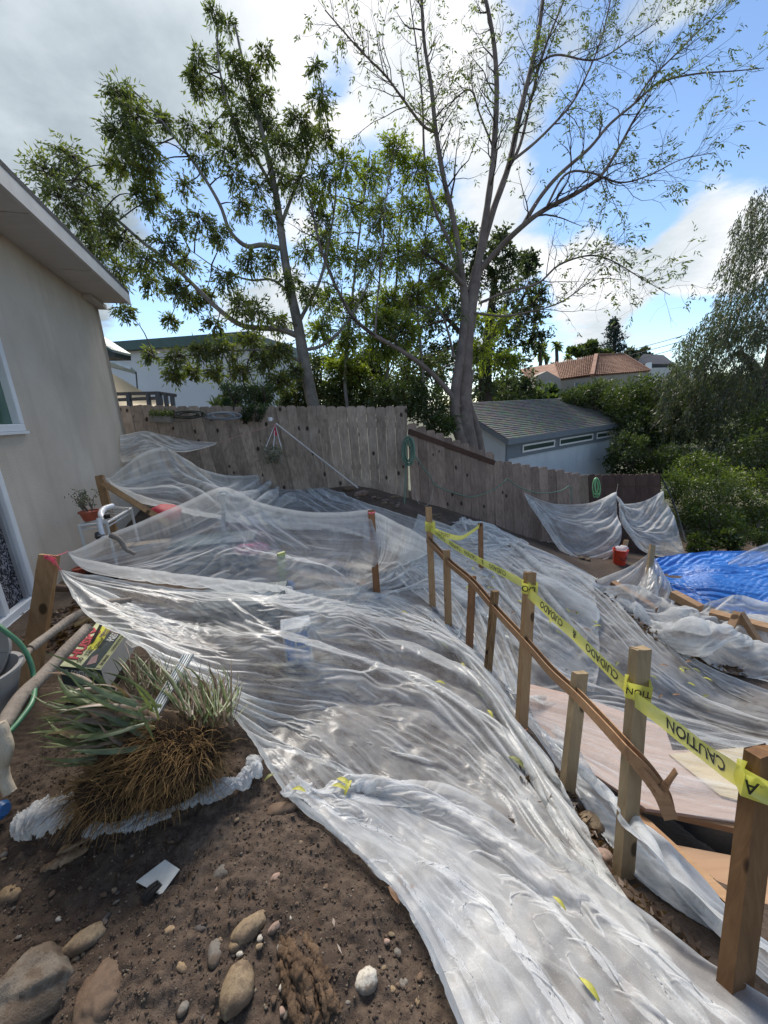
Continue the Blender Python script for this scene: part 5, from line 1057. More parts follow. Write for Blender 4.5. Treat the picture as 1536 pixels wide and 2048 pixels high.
for q in [(95,345,48,8),(140,310,42,8),(125,400,50,8),(180,380,45,7),(165,450,45,8),(210,440,45,7),(200,500,40,7),(250,480,40,7),(235,540,35,6),(290,520,38,6),(250,620,22,4),(300,560,30,5),
 (245,190,40,9),(270,230,45,10),(240,270,40,9),(285,290,42,9),(255,330,42,9),(300,340,36,7),(310,400,35,6),(325,240,30,5),(280,390,35,6),(225,330,25,4),
 (430,25,22,3),(455,50,26,3),(395,115,28,4),(440,110,26,3),(470,130,30,5),(400,180,32,5),(385,150,20,3),(445,180,30,5),(500,150,34,6),(530,110,26,4),(500,210,40,8),(470,240,34,6),(380,255,32,4),(415,260,34,5),(530,190,26,4),(540,250,34,7),(500,290,40,7),(450,300,32,5),(560,290,36,7),(600,240,38,8),(640,200,32,6),(630,130,22,3),(610,290,38,7),(650,270,32,6),(560,350,38,7),(520,370,36,5),(470,350,32,5),(400,320,28,4),(600,360,36,6),(650,350,34,5),
 (480,410,32,5),(540,430,34,5),(370,370,30,4),(350,440,32,5),(400,440,34,5),(440,470,34,5),(330,490,32,5),(370,520,34,6),(350,570,30,7),(380,600,26,5),(340,640,18,4),(410,590,30,6),(450,560,34,6),(500,520,34,6),(540,520,32,6),(480,610,34,6),(430,650,28,5),(520,620,34,6),(560,640,30,6),(580,560,32,5),(610,500,32,5),(640,440,34,5),(620,590,32,5),
 (500,680,34,8),(450,700,34,8),(400,700,30,7),(350,712,28,5),(300,708,22,4),(345,745,22,5),(385,740,24,5),(430,745,26,5),(480,740,30,7),(530,720,32,9),(560,760,32,9),(520,790,32,8),(560,700,30,8),(590,740,20,4),(465,790,24,5)]:
    T2.clump(q[0], q[1], 8.3 if q[0] > 350 else 7.9, q[2] * 1.05, int(q[3] * 8), 9, AN, .95, .25)
T2.finish(LM_EV, BARKD, .115, .034, .75, .75)
# --- thin young trees with bright yellow-green leaves between the two
LM_YG = leaf_mat('yellow_green_leaf', (.080, .10, .022), (.17, .22, .03), (.36, .40, .05), .64, .6)
T3 = Tree(P(700, 850, 9.3), 'thin yellow-green leaved trees tangled together behind the tall back fence')
A3 = np.vstack([T3.limb(q, a, b, BARKG)[0] for q, a, b in [([(700,850,9.3),(690,760,9.3),(700,640,9.3),(715,500,9.3),(730,380,9.2),(740,300,9.2)], .05, .01), ([(760,850,9.6),(775,740,9.6),(790,600,9.6),(800,450,9.5),(810,330,9.4)], .05, .01), ([(850,850,9.8),(845,740,9.8),(835,600,9.7),(850,480,9.6),(860,380,9.5)], .045, .01)]])
for q in [(690,330,40,5),(740,350,42,6),(790,300,36,6),(830,340,38,5),(700,420,42,5),(760,430,42,6),(820,420,42,6),(870,400,34,4),(680,510,42,5),(740,520,42,6),(800,510,42,7),(850,500,38,6),(900,460,34,4),(660,600,40,5),(720,610,40,6),(780,600,42,8),(830,590,40,8),(880,560,34,5),(700,680,42,7),(760,690,36,6),(680,740,40,9),(720,750,34,7),(640,660,30,5),(770,640,36,8),(810,660,34,7),(640,390,30,4),(650,480,32,4),(960,700,34,5),(1000,640,28,3),(950,640,30,3),(1010,720,30,4)]:
    T3.clump(q[0], q[1], 9.2, q[2] * 1.15, int(q[3] * 13), 15, A3, .95, .2)
T3.finish(LM_YG, BARKD, .10, .034, .5, .6)
# --- big dark tree behind everything
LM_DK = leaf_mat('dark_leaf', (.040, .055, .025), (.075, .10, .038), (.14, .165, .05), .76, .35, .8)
T4 = Tree(P(970, 830, 15), 'large dark tree filling the gap behind the main trunk')
A4 = np.vstack([T4.limb([(975,880,15),(970,760,15),(980,640,15),(990,560,15)], .35, .1, BARKD, 'trunk')[0], T4.limb([(980,680,15),(1030,620,14.8),(1060,570,14.6)], .12, .04, BARKD)[0], T4.limb([(972,720,15),(880,620,15),(840,560,15)], .12, .04, BARKD)[0]])
for q in [(1010,520,40),(1050,560,40),(1075,600,26),(1060,640,36),(1020,600,40),(990,560,40),(1030,670,40),(1075,680,26),(990,640,40),(940,560,40),(960,500,36),(900,520,40),(870,580,40),(910,620,40),(850,640,36),(800,620,36),(980,710,40),(1030,730,40),(900,700,40),(850,700,40),(800,700,36),(960,770,40),(1010,780,36),(1060,775,26),(870,760,40),(810,760,38),(760,760,36),(740,720,36),(1000,480,26),(930,470,30),(1060,520,22),(700,790,34),(660,780,30)]:
    T4.clump(q[0], q[1], 15, q[2] * 1.15, 34, 20, A4, .95, .15, dt=T4.r.uniform(-1.2, 1.2))
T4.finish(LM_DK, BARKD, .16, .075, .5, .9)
# --- masses of shrubs built from leaves
def mass(name, label, cat, clumps, leafm, L, W, bark=BARKD, group=None, droop=.3, spread=1.0, stem=True, flat=.8):
    c0 = clumps[0]; base = P(c0[0], c0[1] + c0[3], c0[2]); root = empty(name, base, label, cat, group); Pn = []; Dn = []
    for (px, py, t, rpx, n) in clumps:
        c = P(px, py, t); R = rpx * t / F; k = max(3, n // 60); sub = rng.normal(0, 1, (k, 3)); sub /= np.linalg.norm(sub, axis=1)[:, None]; sub *= (rng.uniform(.25, .95, k) ** .6)[:, None] * R
        i = rng.integers(0, k, n); v = rng.normal(0, 1, (n, 3)); v /= np.linalg.norm(v, axis=1)[:, None]; r = R * .36 * rng.uniform(.3, 1.15, n)[:, None]
        q = c + sub[i] + v * r; q[:, 2] = c[2] + (q[:, 2] - c[2]) * flat; Pn.append(q); Dn.append(v + sub[i] / R)
    V, Q = leaves_np(np.vstack(Pn), np.vstack(Dn), L, W, droop, spread); tag(mesh_np('foliage', V, Q, leafm, root), kind='stuff')
    if stem:
        tw = NP(); r = random.Random(len(label))
        for (px, py, t, rpx, n) in clumps:
            for k in range(4):
                a = P(px + r.uniform(-.2, .2) * rpx, py + rpx * 1.1, t); b = P(px + r.uniform(-.9, .9) * rpx, py - r.uniform(.2, .8) * rpx, t + r.uniform(-.3, .3)); tw.tube(catmull([a, (a + b) / 2 + np.array([0, 0, -.05]), b], 6), np.linspace(.02, .006, 6) * t / 9, 4)
        tag(tw.build('stems', bark, root), kind='stuff')
    return root
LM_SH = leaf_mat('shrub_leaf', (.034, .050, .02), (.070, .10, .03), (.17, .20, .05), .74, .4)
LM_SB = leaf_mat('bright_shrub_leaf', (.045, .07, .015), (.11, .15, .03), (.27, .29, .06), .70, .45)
mass('shrub', 'dark bush looking over the fence just left of the main trunk', 'shrub', [(860,815,8.6,50,2600),(820,790,8.8,40,1800),(880,850,8.2,34,1500),(770,790,9,36,1200)], LM_SH, .085, .038)
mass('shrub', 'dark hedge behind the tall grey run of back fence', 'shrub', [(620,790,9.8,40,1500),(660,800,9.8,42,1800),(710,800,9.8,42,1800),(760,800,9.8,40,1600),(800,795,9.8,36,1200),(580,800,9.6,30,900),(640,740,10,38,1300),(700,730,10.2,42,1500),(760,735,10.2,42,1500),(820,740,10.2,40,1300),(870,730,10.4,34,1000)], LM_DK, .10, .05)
mass('vine', 'feathery green vine spilling over the back fence above the dark rail', 'vine', [(500,795,6.35,28,1100),(470,780,6.4,24,800),(530,785,6.4,22,700),(490,825,6.1,20,700),(515,822,6.1,18,600),(462,812,6.25,16,380)], leaf_mat('vine_leaf', (.025, .04, .015), (.05, .085, .03), (.12, .16, .05), .72, .4, 4), .045, .018)
# shrubs right of the shed
mass('shrub', 'mid-green shrubs rising behind the shed roof to its right', 'shrub', [(1150,800,14,26,1200),(1190,790,14,34,2000),(1240,800,13.5,44,2600),(1290,790,13.5,44,2600),(1340,800,13.2,46,2600),(1270,850,13,46,2400),(1320,870,12.8,46,2400),(1370,850,12.8,46,2400),(1260,900,12,34,1600),(1330,920,11.5,38,1600)], LM_SH, .11, .05)
mass('shrub', 'pale feathery bush in front of the tiled house', 'shrub', [(1205,772,16,22,900),(1170,785,16,22,900),(1155,800,15.5,20,700)], leaf_mat('pale_feathery_leaf', (.05, .06, .03), (.11, .12, .06), (.30, .28, .08), .7, .4), .10, .03)
mass('shrub', 'bright leafy shrub at the end of the fence, beside the plastic', 'shrub', [(1390,930,9.2,40,1800),(1350,970,8.8,34,1500),(1400,980,8.8,42,2000),(1440,960,9,40,1700),(1370,1020,8.6,36,1700),(1420,1040,8.5,46,2400),(1480,1010,8.8,46,2300),(1530,1040,8.6,40,1700),(1470,1070,8.3,36,1700),(1400,1080,8.2,30,1400),(1530,960,9.2,36,1500),(1540,1085,8.2,30,1300)], LM_SB, .060, .032)
mass('shrub', 'deep green bush low at the right edge behind the tarp', 'shrub', [(1510,900,10,50,2000),(1560,960,9.8,50,1800),(1540,850,10.5,50,1600),(1460,1080,7.9,22,900),(1400,1100,7.9,16,600)], LM_SH, .09, .045)
# --- pepper tree with weeping strands at the right edge
LM_PP = leaf_mat('pepper_leaf', (.030, .040, .024), (.062, .078, .045), (.13, .145, .075), .72, .4)
T5 = empty('pepper_tree', P(1525, 900, 12.5), 'big weeping pepper tree with fine hanging foliage at the right edge', 'tree')
for q, a, b in [([(1540,960,12.5),(1528,860,12.5),(1520,780,12.5),(1505,730,12.5),(1475,705,12.4)], .26, .10), ([(1522,790,12.5),(1545,700,12.5),(1560,560,12.5),(1570,420,12.5)], .18, .05)]:
    V, Q = tube_np(catmull([P(*k) for k in q], 20), np.linspace(a, b, 20), 10); mesh_np('trunk', V, Q, BARKD, T5, True)
Pn = []; Dn = []; st = NP(); r = random.Random(9)
for (px, py, rpx, ns) in [(1530,400,40,70),(1510,450,44,80),(1550,480,50,80),(1480,520,36,60),(1520,560,50,110),(1470,590,40,80),(1440,650,40,90),(1490,650,50,120),(1540,650,50,100),(1400,680,38,90),(1450,720,50,130),(1510,740,50,130),(1380,730,38,90),(1420,770,50,120),(1350,760,30,60),(1480,800,50,120),(1540,800,46,110),(1400,830,44,100),(1450,870,40,80),(1360,820,30,60),(1340,790,20,40),(1500,870,40,80)]:
    for k in range(ns):
        a = r.uniform(0, 6.28); q = r.uniform(0, 1) ** .5; t = 12.3 + r.uniform(-1.4, 1.2); s0 = P(px + math.cos(a) * q * rpx, py + math.sin(a) * q * rpx * .8, t); L = r.uniform(.35, 1.0)
        lean = np.array([r.gauss(-.18, .22), r.gauss(0, .2), -1.0]); pts = np.array([s0 + lean * L * f + np.array([0, 0, .12 * L * (1 - (1 - f) ** 2) * 0]) for f in np.linspace(0, 1, 4)])
        if k % 3 == 0: st.tube(pts, [.008, .006, .005, .003], 3)
        m_ = 16; f = np.array([r.random() for _ in range(m_)])[:, None]; Pn.append(s0 + lean * L * f + rng.normal(0, .035, (m_, 3))); Dn.append(np.tile(lean, (m_, 1)))
tag(st.build('twigs', BARKD, T5), kind='stuff'); V, Q = leaves_np(np.vstack(Pn), np.vstack(Dn), .13, .032, .3, .55); tag(mesh_np('foliage', V, Q, LM_PP, T5), kind='stuff')
# --- far trees on the skyline
def far_tree(label, clumps, leafm, trunk, L=.5, W=.3):
    root = mass('tree', label, 'tree', clumps, leafm, L, W, stem=False, flat=.9)
    V, Q = tube_np(catmull([P(*k) for k in trunk], 6), np.linspace(.35, .15, 6), 7); mesh_np('trunk', V, Q, BARKD, root)
far_tree('round far tree rising behind the left part of the tiled roof', [(1150,705,60,12,240),(1172,698,60,16,360),(1195,702,60,14,300),(1185,690,60,9,140),(1206,710,60,9,160)], LM_SH, [(1175,730,60),(1175,700,60)], .7, .5)
far_tree('pale rounded far tree to the right of the conifer', [(1262,708,66,12,260),(1283,710,66,14,300),(1298,716,66,9,160)], leaf_mat('far_pale_leaf', (.05, .065, .05), (.10, .12, .08), (.16, .18, .11), .7, .3), [(1275,735,66),(1275,712,66)], .7, .45)
cf = empty('conifer', P(1228, 730, 62), 'tall dark conifer standing on the skyline above the tiled roof', 'tree'); V, Q = tube_np(np.array([P(1227, 735, 62), P(1229, 690, 62), P(1231, 634, 62)]), [.4, .25, .05], 7); mesh_np('trunk', V, Q, BARKD, cf)
Pn = []; Dn = []
for k in range(17):
    f = k / 16; y = 640 + 75 * f; hw = 4 + 20 * f ** .8
    for sgn in (-1, 1, -.5, .5, 0):
        if rng.random() < .12: continue
        ex = 1228 + sgn * hw * rng.uniform(.65, 1.1); c = P(ex, y + abs(sgn) * 2 - 2 + rng.uniform(-2, 2), 62 + rng.uniform(-1.2, 1.2)); n = 26; Pn.append(c + rng.normal(0, 1, (n, 3)) * np.array([.33, .33, .17]) * (.6 + .6 * f)); Dn.append(rng.normal(0, 1, (n, 3)))
V, Q = leaves_np(np.vstack(Pn), np.vstack(Dn), .5, .22, .2, .8); tag(mesh_np('foliage', V, Q, leaf_mat('conifer_needles', (.014, .026, .026), (.024, .042, .038), (.05, .075, .06), .75, .2), cf), kind='stuff')
def palm(px, py, t, base, label, s=1.0):
    root = empty('palm_tree', P(px, base, t), label, 'palm tree'); V, Q = tube_np(np.array([P(px, base, t), P(px + 1, (base + py) / 2, t), P(px, py, t)]), [.28, .22, .2], 7); mesh_np('trunk', V, Q, BARKD, root)
    a_ = NP(); c = P(px, py, t)
    for k in range(34):
        az = rng.uniform(0, 6.28); el = rng.uniform(-.7, 1.2); d = np.array([math.cos(az) * math.cos(el), math.sin(az) * math.cos(el), math.sin(el)]); L = 1.25 * s * rng.uniform(.8, 1.15); side = np.cross(d, (0, 0, 1)); side /= np.linalg.norm(side) + 1e-6
        p0 = c; p1 = c + d * L * .5; p2 = c + d * L - np.array([0, 0, .35 * L])
        V = []
        for p_, w_ in ((p0, .05), (p1, .22 * s), (p2, .03)): V += [p_ - side * w_ - np.array([0, 0, w_ * .4]), p_, p_ + side * w_ - np.array([0, 0, w_ * .4])]
        a_.add(np.array(V), np.array([[0, 1, 4, 3], [1, 2, 5, 4], [3, 4, 7, 6], [4, 5, 8, 7]]))
    tag(a_.build('fronds', LM_SB, root), kind='stuff')
palm(1080, 705, 50, 745, 'leftmost far palm, leafy and round, beside the main tree', 1.0); palm(1092, 714, 52, 745, 'small low palm tucked between the two taller far palms', .7)
palm(1113, 692, 50, 740, 'tallest slim far palm left of the round skyline tree', .95); palm(1135, 716, 52, 745, 'low palm crown just above the tiled ridge', .8)
palm(1105, 728, 50, 745, 'lowest small palm crown beside the tiled roof edge', .5)
mass('far_woodland', 'hazy green woodland line on the far hillside', 'trees', [(x, 768 + (x % 7) * 2, 70, 26, 500) for x in range(1000, 1560, 26)] + [(x, 800 + (x % 5) * 2, 34, 30, 500) for x in range(1040, 1560, 50)], LM_SH, .8, .5, stem=False)['kind'] = 'stuff'
mass('garden_growth', 'green undergrowth filling the neighbouring garden behind the shed', 'undergrowth', [(x, 850, 16, 34, 900) for x in range(960, 1100, 34)] + [(x, 930, 13, 40, 900) for x in range(1250, 1560, 40)] + [(x, 860, 18, 40, 800) for x in range(1240, 1560, 40)], LM_SH, .13, .06, stem=False)['kind'] = 'stuff'
# ---------------------------------------------------------------- stones, debris and garden things
def stone_mat(name, c1, c2, sc=14, rough=.8, bump=.5):
    m = Mat(name); ob = m.n('ShaderNodeObjectInfo'); n1 = m.noise(sc, 6, .65); n2 = m.noise(sc * 9, 4, .7)
    c = m.ramp(n1, [(.3, c1), (.7, c2)]); c = m.mix(m.range(n2, .50, .68, 0, .5), c, tuple(k * .4 for k in c1)); c = m.mix(m.range(m.noise(11, 5, .7), .42, .58, 0, .88, True), c, (.11, .075, .05)); br = m.range(ob.outputs['Random'], 0, 1, .75, 1.2)
    v = m.n('ShaderNodeVectorMath', operation='SCALE'); m.L.new(c, v.inputs[0]); m.L.new(br, v.inputs[3]); return m.done(m.bsdf(v.outputs[0], rough, m.bump(n2, bump, .004), spec=.35))
ST = {'tan': stone_mat('tan_stone', (.20, .145, .085), (.34, .26, .17)), 'grey': stone_mat('grey_stone', (.13, .12, .105), (.25, .23, .20)), 'pale': stone_mat('pale_stone', (.42, .39, .33), (.62, .58, .50)),
      'pink': stone_mat('pink_stone', (.27, .18, .14), (.38, .28, .23)), 'dark': stone_mat('dark_stone', (.05, .05, .05), (.11, .10, .095)), 'ochre': stone_mat('ochre_stone', (.25, .17, .09), (.38, .28, .17)),
      'brown': stone_mat('brown_stone', (.10, .062, .04), (.20, .135, .09), 9), 'rough': stone_mat('rough_boulder', (.15, .125, .10), (.36, .31, .25), 22, .9, .9)}
def rock_geo(rx, ry, rz, seed, ang=0.0, facet=0.0, nu=16, nv=10, amp=.14):
    th = np.linspace(0, math.pi, nv); ph = np.arange(nu) * 2 * math.pi / nu; T_, H_ = np.meshgrid(th, ph, indexing='ij')
    x = np.sin(T_) * np.cos(H_); y = np.sin(T_) * np.sin(H_); z = np.cos(T_)
    k = 1 + amp * fbm(x * 1.6 + z * 1.1 + seed * 3.1, y * 1.6 + z * .7 + seed * 1.7, 3, seed)
    if facet:
        r = np.random.default_rng(seed)
        for _ in range(7):
            n = r.normal(0, 1, 3); n /= np.linalg.norm(n); d = x * n[0] + y * n[1] + z * n[2]; lim = r.uniform(.55, .82); k = np.minimum(k, np.where(d > lim, lim / np.maximum(d, 1e-3), 9))
    x, y, z = x * k * rx, y * k * ry, z * k * rz; c, s = math.cos(ang), math.sin(ang); V = np.stack([x * c - y * s, x * s + y * c, z], -1).reshape(-1, 3)
    ii = np.arange(nu * nv).reshape(nv, nu); jj = np.roll(ii, -1, 1); Q = np.stack([ii[:-1], ii[1:], jj[1:], jj[:-1]], -1).reshape(-1, 4); return V, Q
def rock(px, py, wpx, hpx, ang, kind, label, facet=0, sink=.46, seed=None, group=None, name='stone', flat=.7, h=0.0, cat='stone', amp=.14, big=False):
    c = T(px, py, h); t = np.dot(c, -MW[:, 2]) if False else -(MW.T @ c)[2]; rx = wpx * .44 * t / F; ry = max(rx * .45, hpx * .44 * t / F); rz = min(rx, ry) * flat
    seed = seed if seed is not None else int(px * 3 + py); V, Q = rock_geo(rx, ry, rz, seed, R_(ang), facet, *( (56, 34) if big else (18, 11)), amp=amp)
    if big: V = V * (1 + .03 * fbm(V[:, 0] * 40, V[:, 1] * 40 + V[:, 2] * 30, 3, 5))[:, None]
    o = mesh_np(name, V, Q, ST[kind], smooth=not facet or big, loc=c + np.array([0, 0, rz * (1 - 2 * sink)])); return tag(o, label, cat, group)
rock(62,1990,190,150,35,'rough','big rough pale boulder at the bottom left corner with a flat slanting top',1,.30,big=True,flat=.8)
rock(205,1990,100,150,10,'brown','brown rounded boulder, half buried, leaning against the pale boulder',0,.5,big=True)
for a in [(168,1880,85,46,35,'tan','long tan cobble just above the big pale boulder'),(500,1855,84,48,40,'tan','elongated brown cobble with a pale chip, middle of the bare soil'),
 (474,1980,70,92,10,'tan','large smooth tan cobble at the bottom edge left of the rotten root'),(732,1963,56,46,15,'pale','chalky white angular stone near the plastic, lower middle'),
 (448,1747,52,36,5,'grey','smooth grey oval stone right of the white card'),(414,1781,24,24,0,'pink','pinkish grey lump touching the grey oval stone'),(436,1778,24,26,0,'pink','small salmon pink stone below the grey oval stone'),
 (341,1859,40,30,0,'ochre','round muddy ochre stone below the white card'),(401,1857,36,22,0,'dark','black-bellied stone right of the round ochre stone'),(430,1905,34,56,20,'grey','upright grey slate flake, lower middle of the soil'),
 (354,1932,56,26,-30,'ochre','long orange-brown stone below the round ochre stone'),(292,1977,24,34,-10,'tan','small egg-shaped tan pebble right of the brown boulder'),(275,1912,34,22,10,'pink','small orange broken stone above the egg-shaped pebble'),
 (366,2018,22,26,-30,'grey','slim bluish grey chip near the bottom edge'),(597,1687,30,26,0,'tan','round beige pebble above the little white fragment'),(640,1690,14,20,0,'pale','tiny bright white fragment right of the round beige pebble'),
 (553,1756,26,18,10,'pink','small pink-brown stone at the right of the soil'),(386,1688,16,14,0,'tan','small round tan pebble near the crumpled plastic roll'),(460,1712,10,8,0,'pale','tiny white bean-shaped pebble in the upper soil'),
 (20,1790,60,36,-10,'ochre','flat yellowish stone at the left edge of the soil'),(470,1890,30,30,0,'ochre','rusty yellow lump stuck to the elongated cobble'),(550,1855,34,20,40,'pink','broken pinkish stone right of the elongated cobble'),
 (620,1895,26,14,30,'tan','narrow tan pebble beside the rotten root'),(740,1835,20,13,0,'tan','small oval pebble halfway to the plastic hem'),(785,1980,18,14,0,'ochre','one small rust-coloured pebble right of the chalky stone'),
 (560,1620,70,14,10,'brown','flat brown stone lying at the hem of the plastic'),(600,1605,36,20,20,'grey','dusty grey stone under the corner of the plastic'),(137,1703,44,30,0,'ochre','muddy yellow stone beside the left plastic bundle'),
 (1182,1652,54,62,0,'tan','speckled beige cobble wedged beside the short untaped stake'),(1206,1715,50,40,30,'pink','pinkish brown cobble below the speckled one, behind the tall stake'),(1160,1610,40,26,20,'grey','flat grey cobble above the speckled one'),
 (1100,1085,14,9,0,'pale','left one of two pale cobbles at the foot of the lower fence'),(1083,1083,10,9,0,'pale','right one of two pale cobbles at the foot of the lower fence'),
 (318,1022,18,14,0,'grey','round grey stone beside the red sack'),(905,1048,26,16,0,'grey','grey boulder lying at the foot of the stepped fence')]:
    rock(*a)
_r = random.Random(4)
for i in range(34):                                                   # rubble below the fences
    x0 = _r.uniform(0, 1); px, py = (690 + 120 * x0, 985 + 28 * x0 + _r.uniform(-6, 8)) if i % 3 == 0 else ((850 + 130 * x0, 1025 + 50 * x0 + _r.uniform(-6, 8)) if i % 3 == 1 else (1010 + 190 * x0, 1088 + 30 * x0 + _r.uniform(-5, 8)))
    kd = _r.choice(['grey', 'tan', 'brown', 'pink'])
    rock(px, py, _r.uniform(9, 20), _r.uniform(7, 12), _r.uniform(0, 90), kd, 'fist-sized %s rubble stone %s' % (kd, min([(720, 'below the left half of the tall fence'), (780, 'below the right half of the tall fence'), (870, 'below the upper stepped fence'), (950, 'below the lower stepped fence'), (1050, 'left of the hanging fence sheets'), (1150, 'under the left fence sheet')], key=lambda q: abs(q[0] - px))[1]), 0, .3, i, 'rubble stones along the fence foot')
SOILPX = lambda px, py: py > 1600 + max(0, (520 - px)) * .14 and py > 1575 + (px - 520) * 1.08
LMK = [(315, 1755, 'around the white card'), (90, 1900, 'above the big pale boulder'), (205, 1930, 'by the brown boulder'), (450, 1750, 'around the grey oval stone'), (500, 1860, 'near the elongated cobble'), (474, 1985, 'at the smooth bottom cobble'), (620, 1950, 'beside the rotten root'), (732, 1963, 'around the chalky stone'),
 (640, 1690, 'near the tiny white fragment'), (330, 1660, 'below the plastic roll'), (80, 1700, 'below the left plastic wad'), (800, 1900, 'along the plastic hem'), (560, 1640, 'under the plastic corner'), (340, 1900, 'below the muddy ochre stone'), (30, 1800, 'at the left edge')]
def near_what(px, py, L=LMK): return min(L, key=lambda q: (q[0] - px) ** 2 + (q[1] - py) ** 2)[2]
pts = []; _r = random.Random(12)
while len(pts) < 150:
    px, py = _r.uniform(0, 930), _r.uniform(1600, 2045)
    if SOILPX(px, py): pts.append((px, py))
for i, (px, py) in enumerate(pts):
    s = _r.uniform(8, 19) * (.7 + .5 * (py - 1600) / 450)
    kd = _r.choice(['grey', 'tan', 'brown', 'pink', 'ochre', 'tan', 'grey', 'pale', 'brown', 'dark'])
    rock(px, py, s, s * _r.uniform(.55, .9), _r.uniform(0, 180), kd, 'small %s %s pebble in the bare soil %s' % (['rounded', 'angular'][i % 3 == 0], kd, near_what(px, py)), i % 3 == 0, .35, i + 100, 'small pebbles scattered over the bare soil', 'pebble', cat='pebble')
def grit(name, label, n, smin, smax, mat, seed, area):
    r = np.random.default_rng(seed); x = r.uniform(area[0], area[1], n); y = r.uniform(area[2], area[3], n); z = ht(x, y) + rough(x, y); s = smin + (smax - smin) * r.random(n) ** 3
    o = np.array([(1, 0, 0), (0, 1, 0), (-1, 0, 0), (0, -1, 0), (0, 0, .8), (0, 0, -.8)]); a = r.uniform(0, 6.28, n); ca, sa = np.cos(a), np.sin(a); st = r.uniform(.6, 1.5, n)
    jit = r.uniform(.7, 1.3, (n, 6, 1)); P0 = o[None] * jit; X = P0[..., 0] * st[:, None]; Y = P0[..., 1]; V = np.stack([X * ca[:, None] - Y * sa[:, None], X * sa[:, None] + Y * ca[:, None], P0[..., 2]], -1) * s[:, None, None] + np.stack([x, y, z + s * .25], -1)[:, None]
    tri = np.array([(0, 1, 4), (1, 2, 4), (2, 3, 4), (3, 0, 4), (1, 0, 5), (2, 1, 5), (3, 2, 5), (0, 3, 5)]); Q = (np.arange(n)[:, None, None] * 6 + tri[None]).reshape(-1, 3)
    tag(mesh_np(name, V.reshape(-1, 3), Q, mat), label, 'gravel', kind='stuff')
AR = (-1.6, .75, .12, 1.55)
grit('gravel', 'fine pale grit and gravel mixed through the bare brown soil', 13000, .0008, .005, stone_mat('grit', (.16, .12, .085), (.38, .32, .25), 60), 3, AR)
grit('soil_clods', 'crumbly dark clods of earth over the bare soil', 26000, .001, .006, simple('clod', (.085, .058, .04), .95, .5, 40, .5), 4, AR)
# leaf litter and scraps
DRY = leaf_mat('dry_leaf', (.05, .03, .018), (.12, .07, .04), (.22, .15, .08), .72, .25, 6)
def litter(label, boxes, n, L, W, lift=.02, name='leaf_litter', mat=DRY):
    Pn = [];
    for (x0, y0, x1, y1, wd) in boxes:
        for k in range(n): f = rng.random(); Pn.append(T(x0 + (x1 - x0) * f + rng.uniform(-wd, wd), y0 + (y1 - y0) * f + rng.uniform(-wd, wd), lift * rng.random()))
    d = rng.normal(0, 1, (len(Pn), 3)); d[:, 2] *= .25; V, Q = leaves_np(np.array(Pn), d, L, W, .0, .15); tag(mesh_np(name, V, Q, mat), label, 'leaves', kind='stuff')
litter('brown dead leaves filling the trench between the two plastic slopes', [(1195,1175,1290,1250,9), (1290,1250,1380,1300,12), (1380,1300,1480,1340,10)], 420, .07, .03, .05)
litter('dead leaves and crumbs along the foot of the stakes', [(1045,1475,1140,1600,8), (1140,1600,1240,1740,14), (1245,1780,1420,1930,12)], 200, .04, .018, .02)
litter('dark leaf litter between the logs and the sliding window', [(90,1250,220,1190,16), (70,1290,200,1250,14)], 260, .05, .022, .03)
litter('twigs and leaf scraps lying on the bare soil', [(60,1720,420,1700,40), (350,1800,700,1850,60)], 60, .035, .008, .01)
litter('dead leaves and soil caught in the seam where the sheets meet left of the stakes', [(850,1228,955,1390,9),(955,1385,1040,1475,8),(1010,1500,1120,1640,7)], 130, .05, .022, .04)
LY = simple('yellow_leaf', (.42, .40, .07), .6, .25, 60); LG = simple('olive_leaf', (.17, .18, .05), .6, .3, 60); LB_ = simple('brown_curled_leaf', (.22, .12, .06), .6, .3, 60)
def leaf(p, L, W, az, mat, label, group=None, tilt=.1, curl=.25):
    n = 7; V = []; d = np.array([math.cos(az), math.sin(az), tilt]); d /= np.linalg.norm(d); s = np.cross((0, 0, 1), d); s /= np.linalg.norm(s); u = np.cross(d, s)
    for i in range(n):
        f = i / (n - 1); w = W / 2 * math.sin(math.pi * min(.98, f * .93 + .05)) ** .8; c = d * (f - .5) * L + u * curl * L * .3 * math.sin(math.pi * f)
        V += [c - s * w + u * w * .5, c, c + s * w + u * w * .5]
    Q = [(i * 3 + j, i * 3 + j + 1, i * 3 + j + 4, i * 3 + j + 3) for i in range(n - 1) for j in (0, 1)]; p = p + np.array([0, 0, .012])
    return tag(mesh_np('fallen_leaf', np.array(V), np.array(Q), mat, smooth=True, loc=p), label, 'leaf', group)
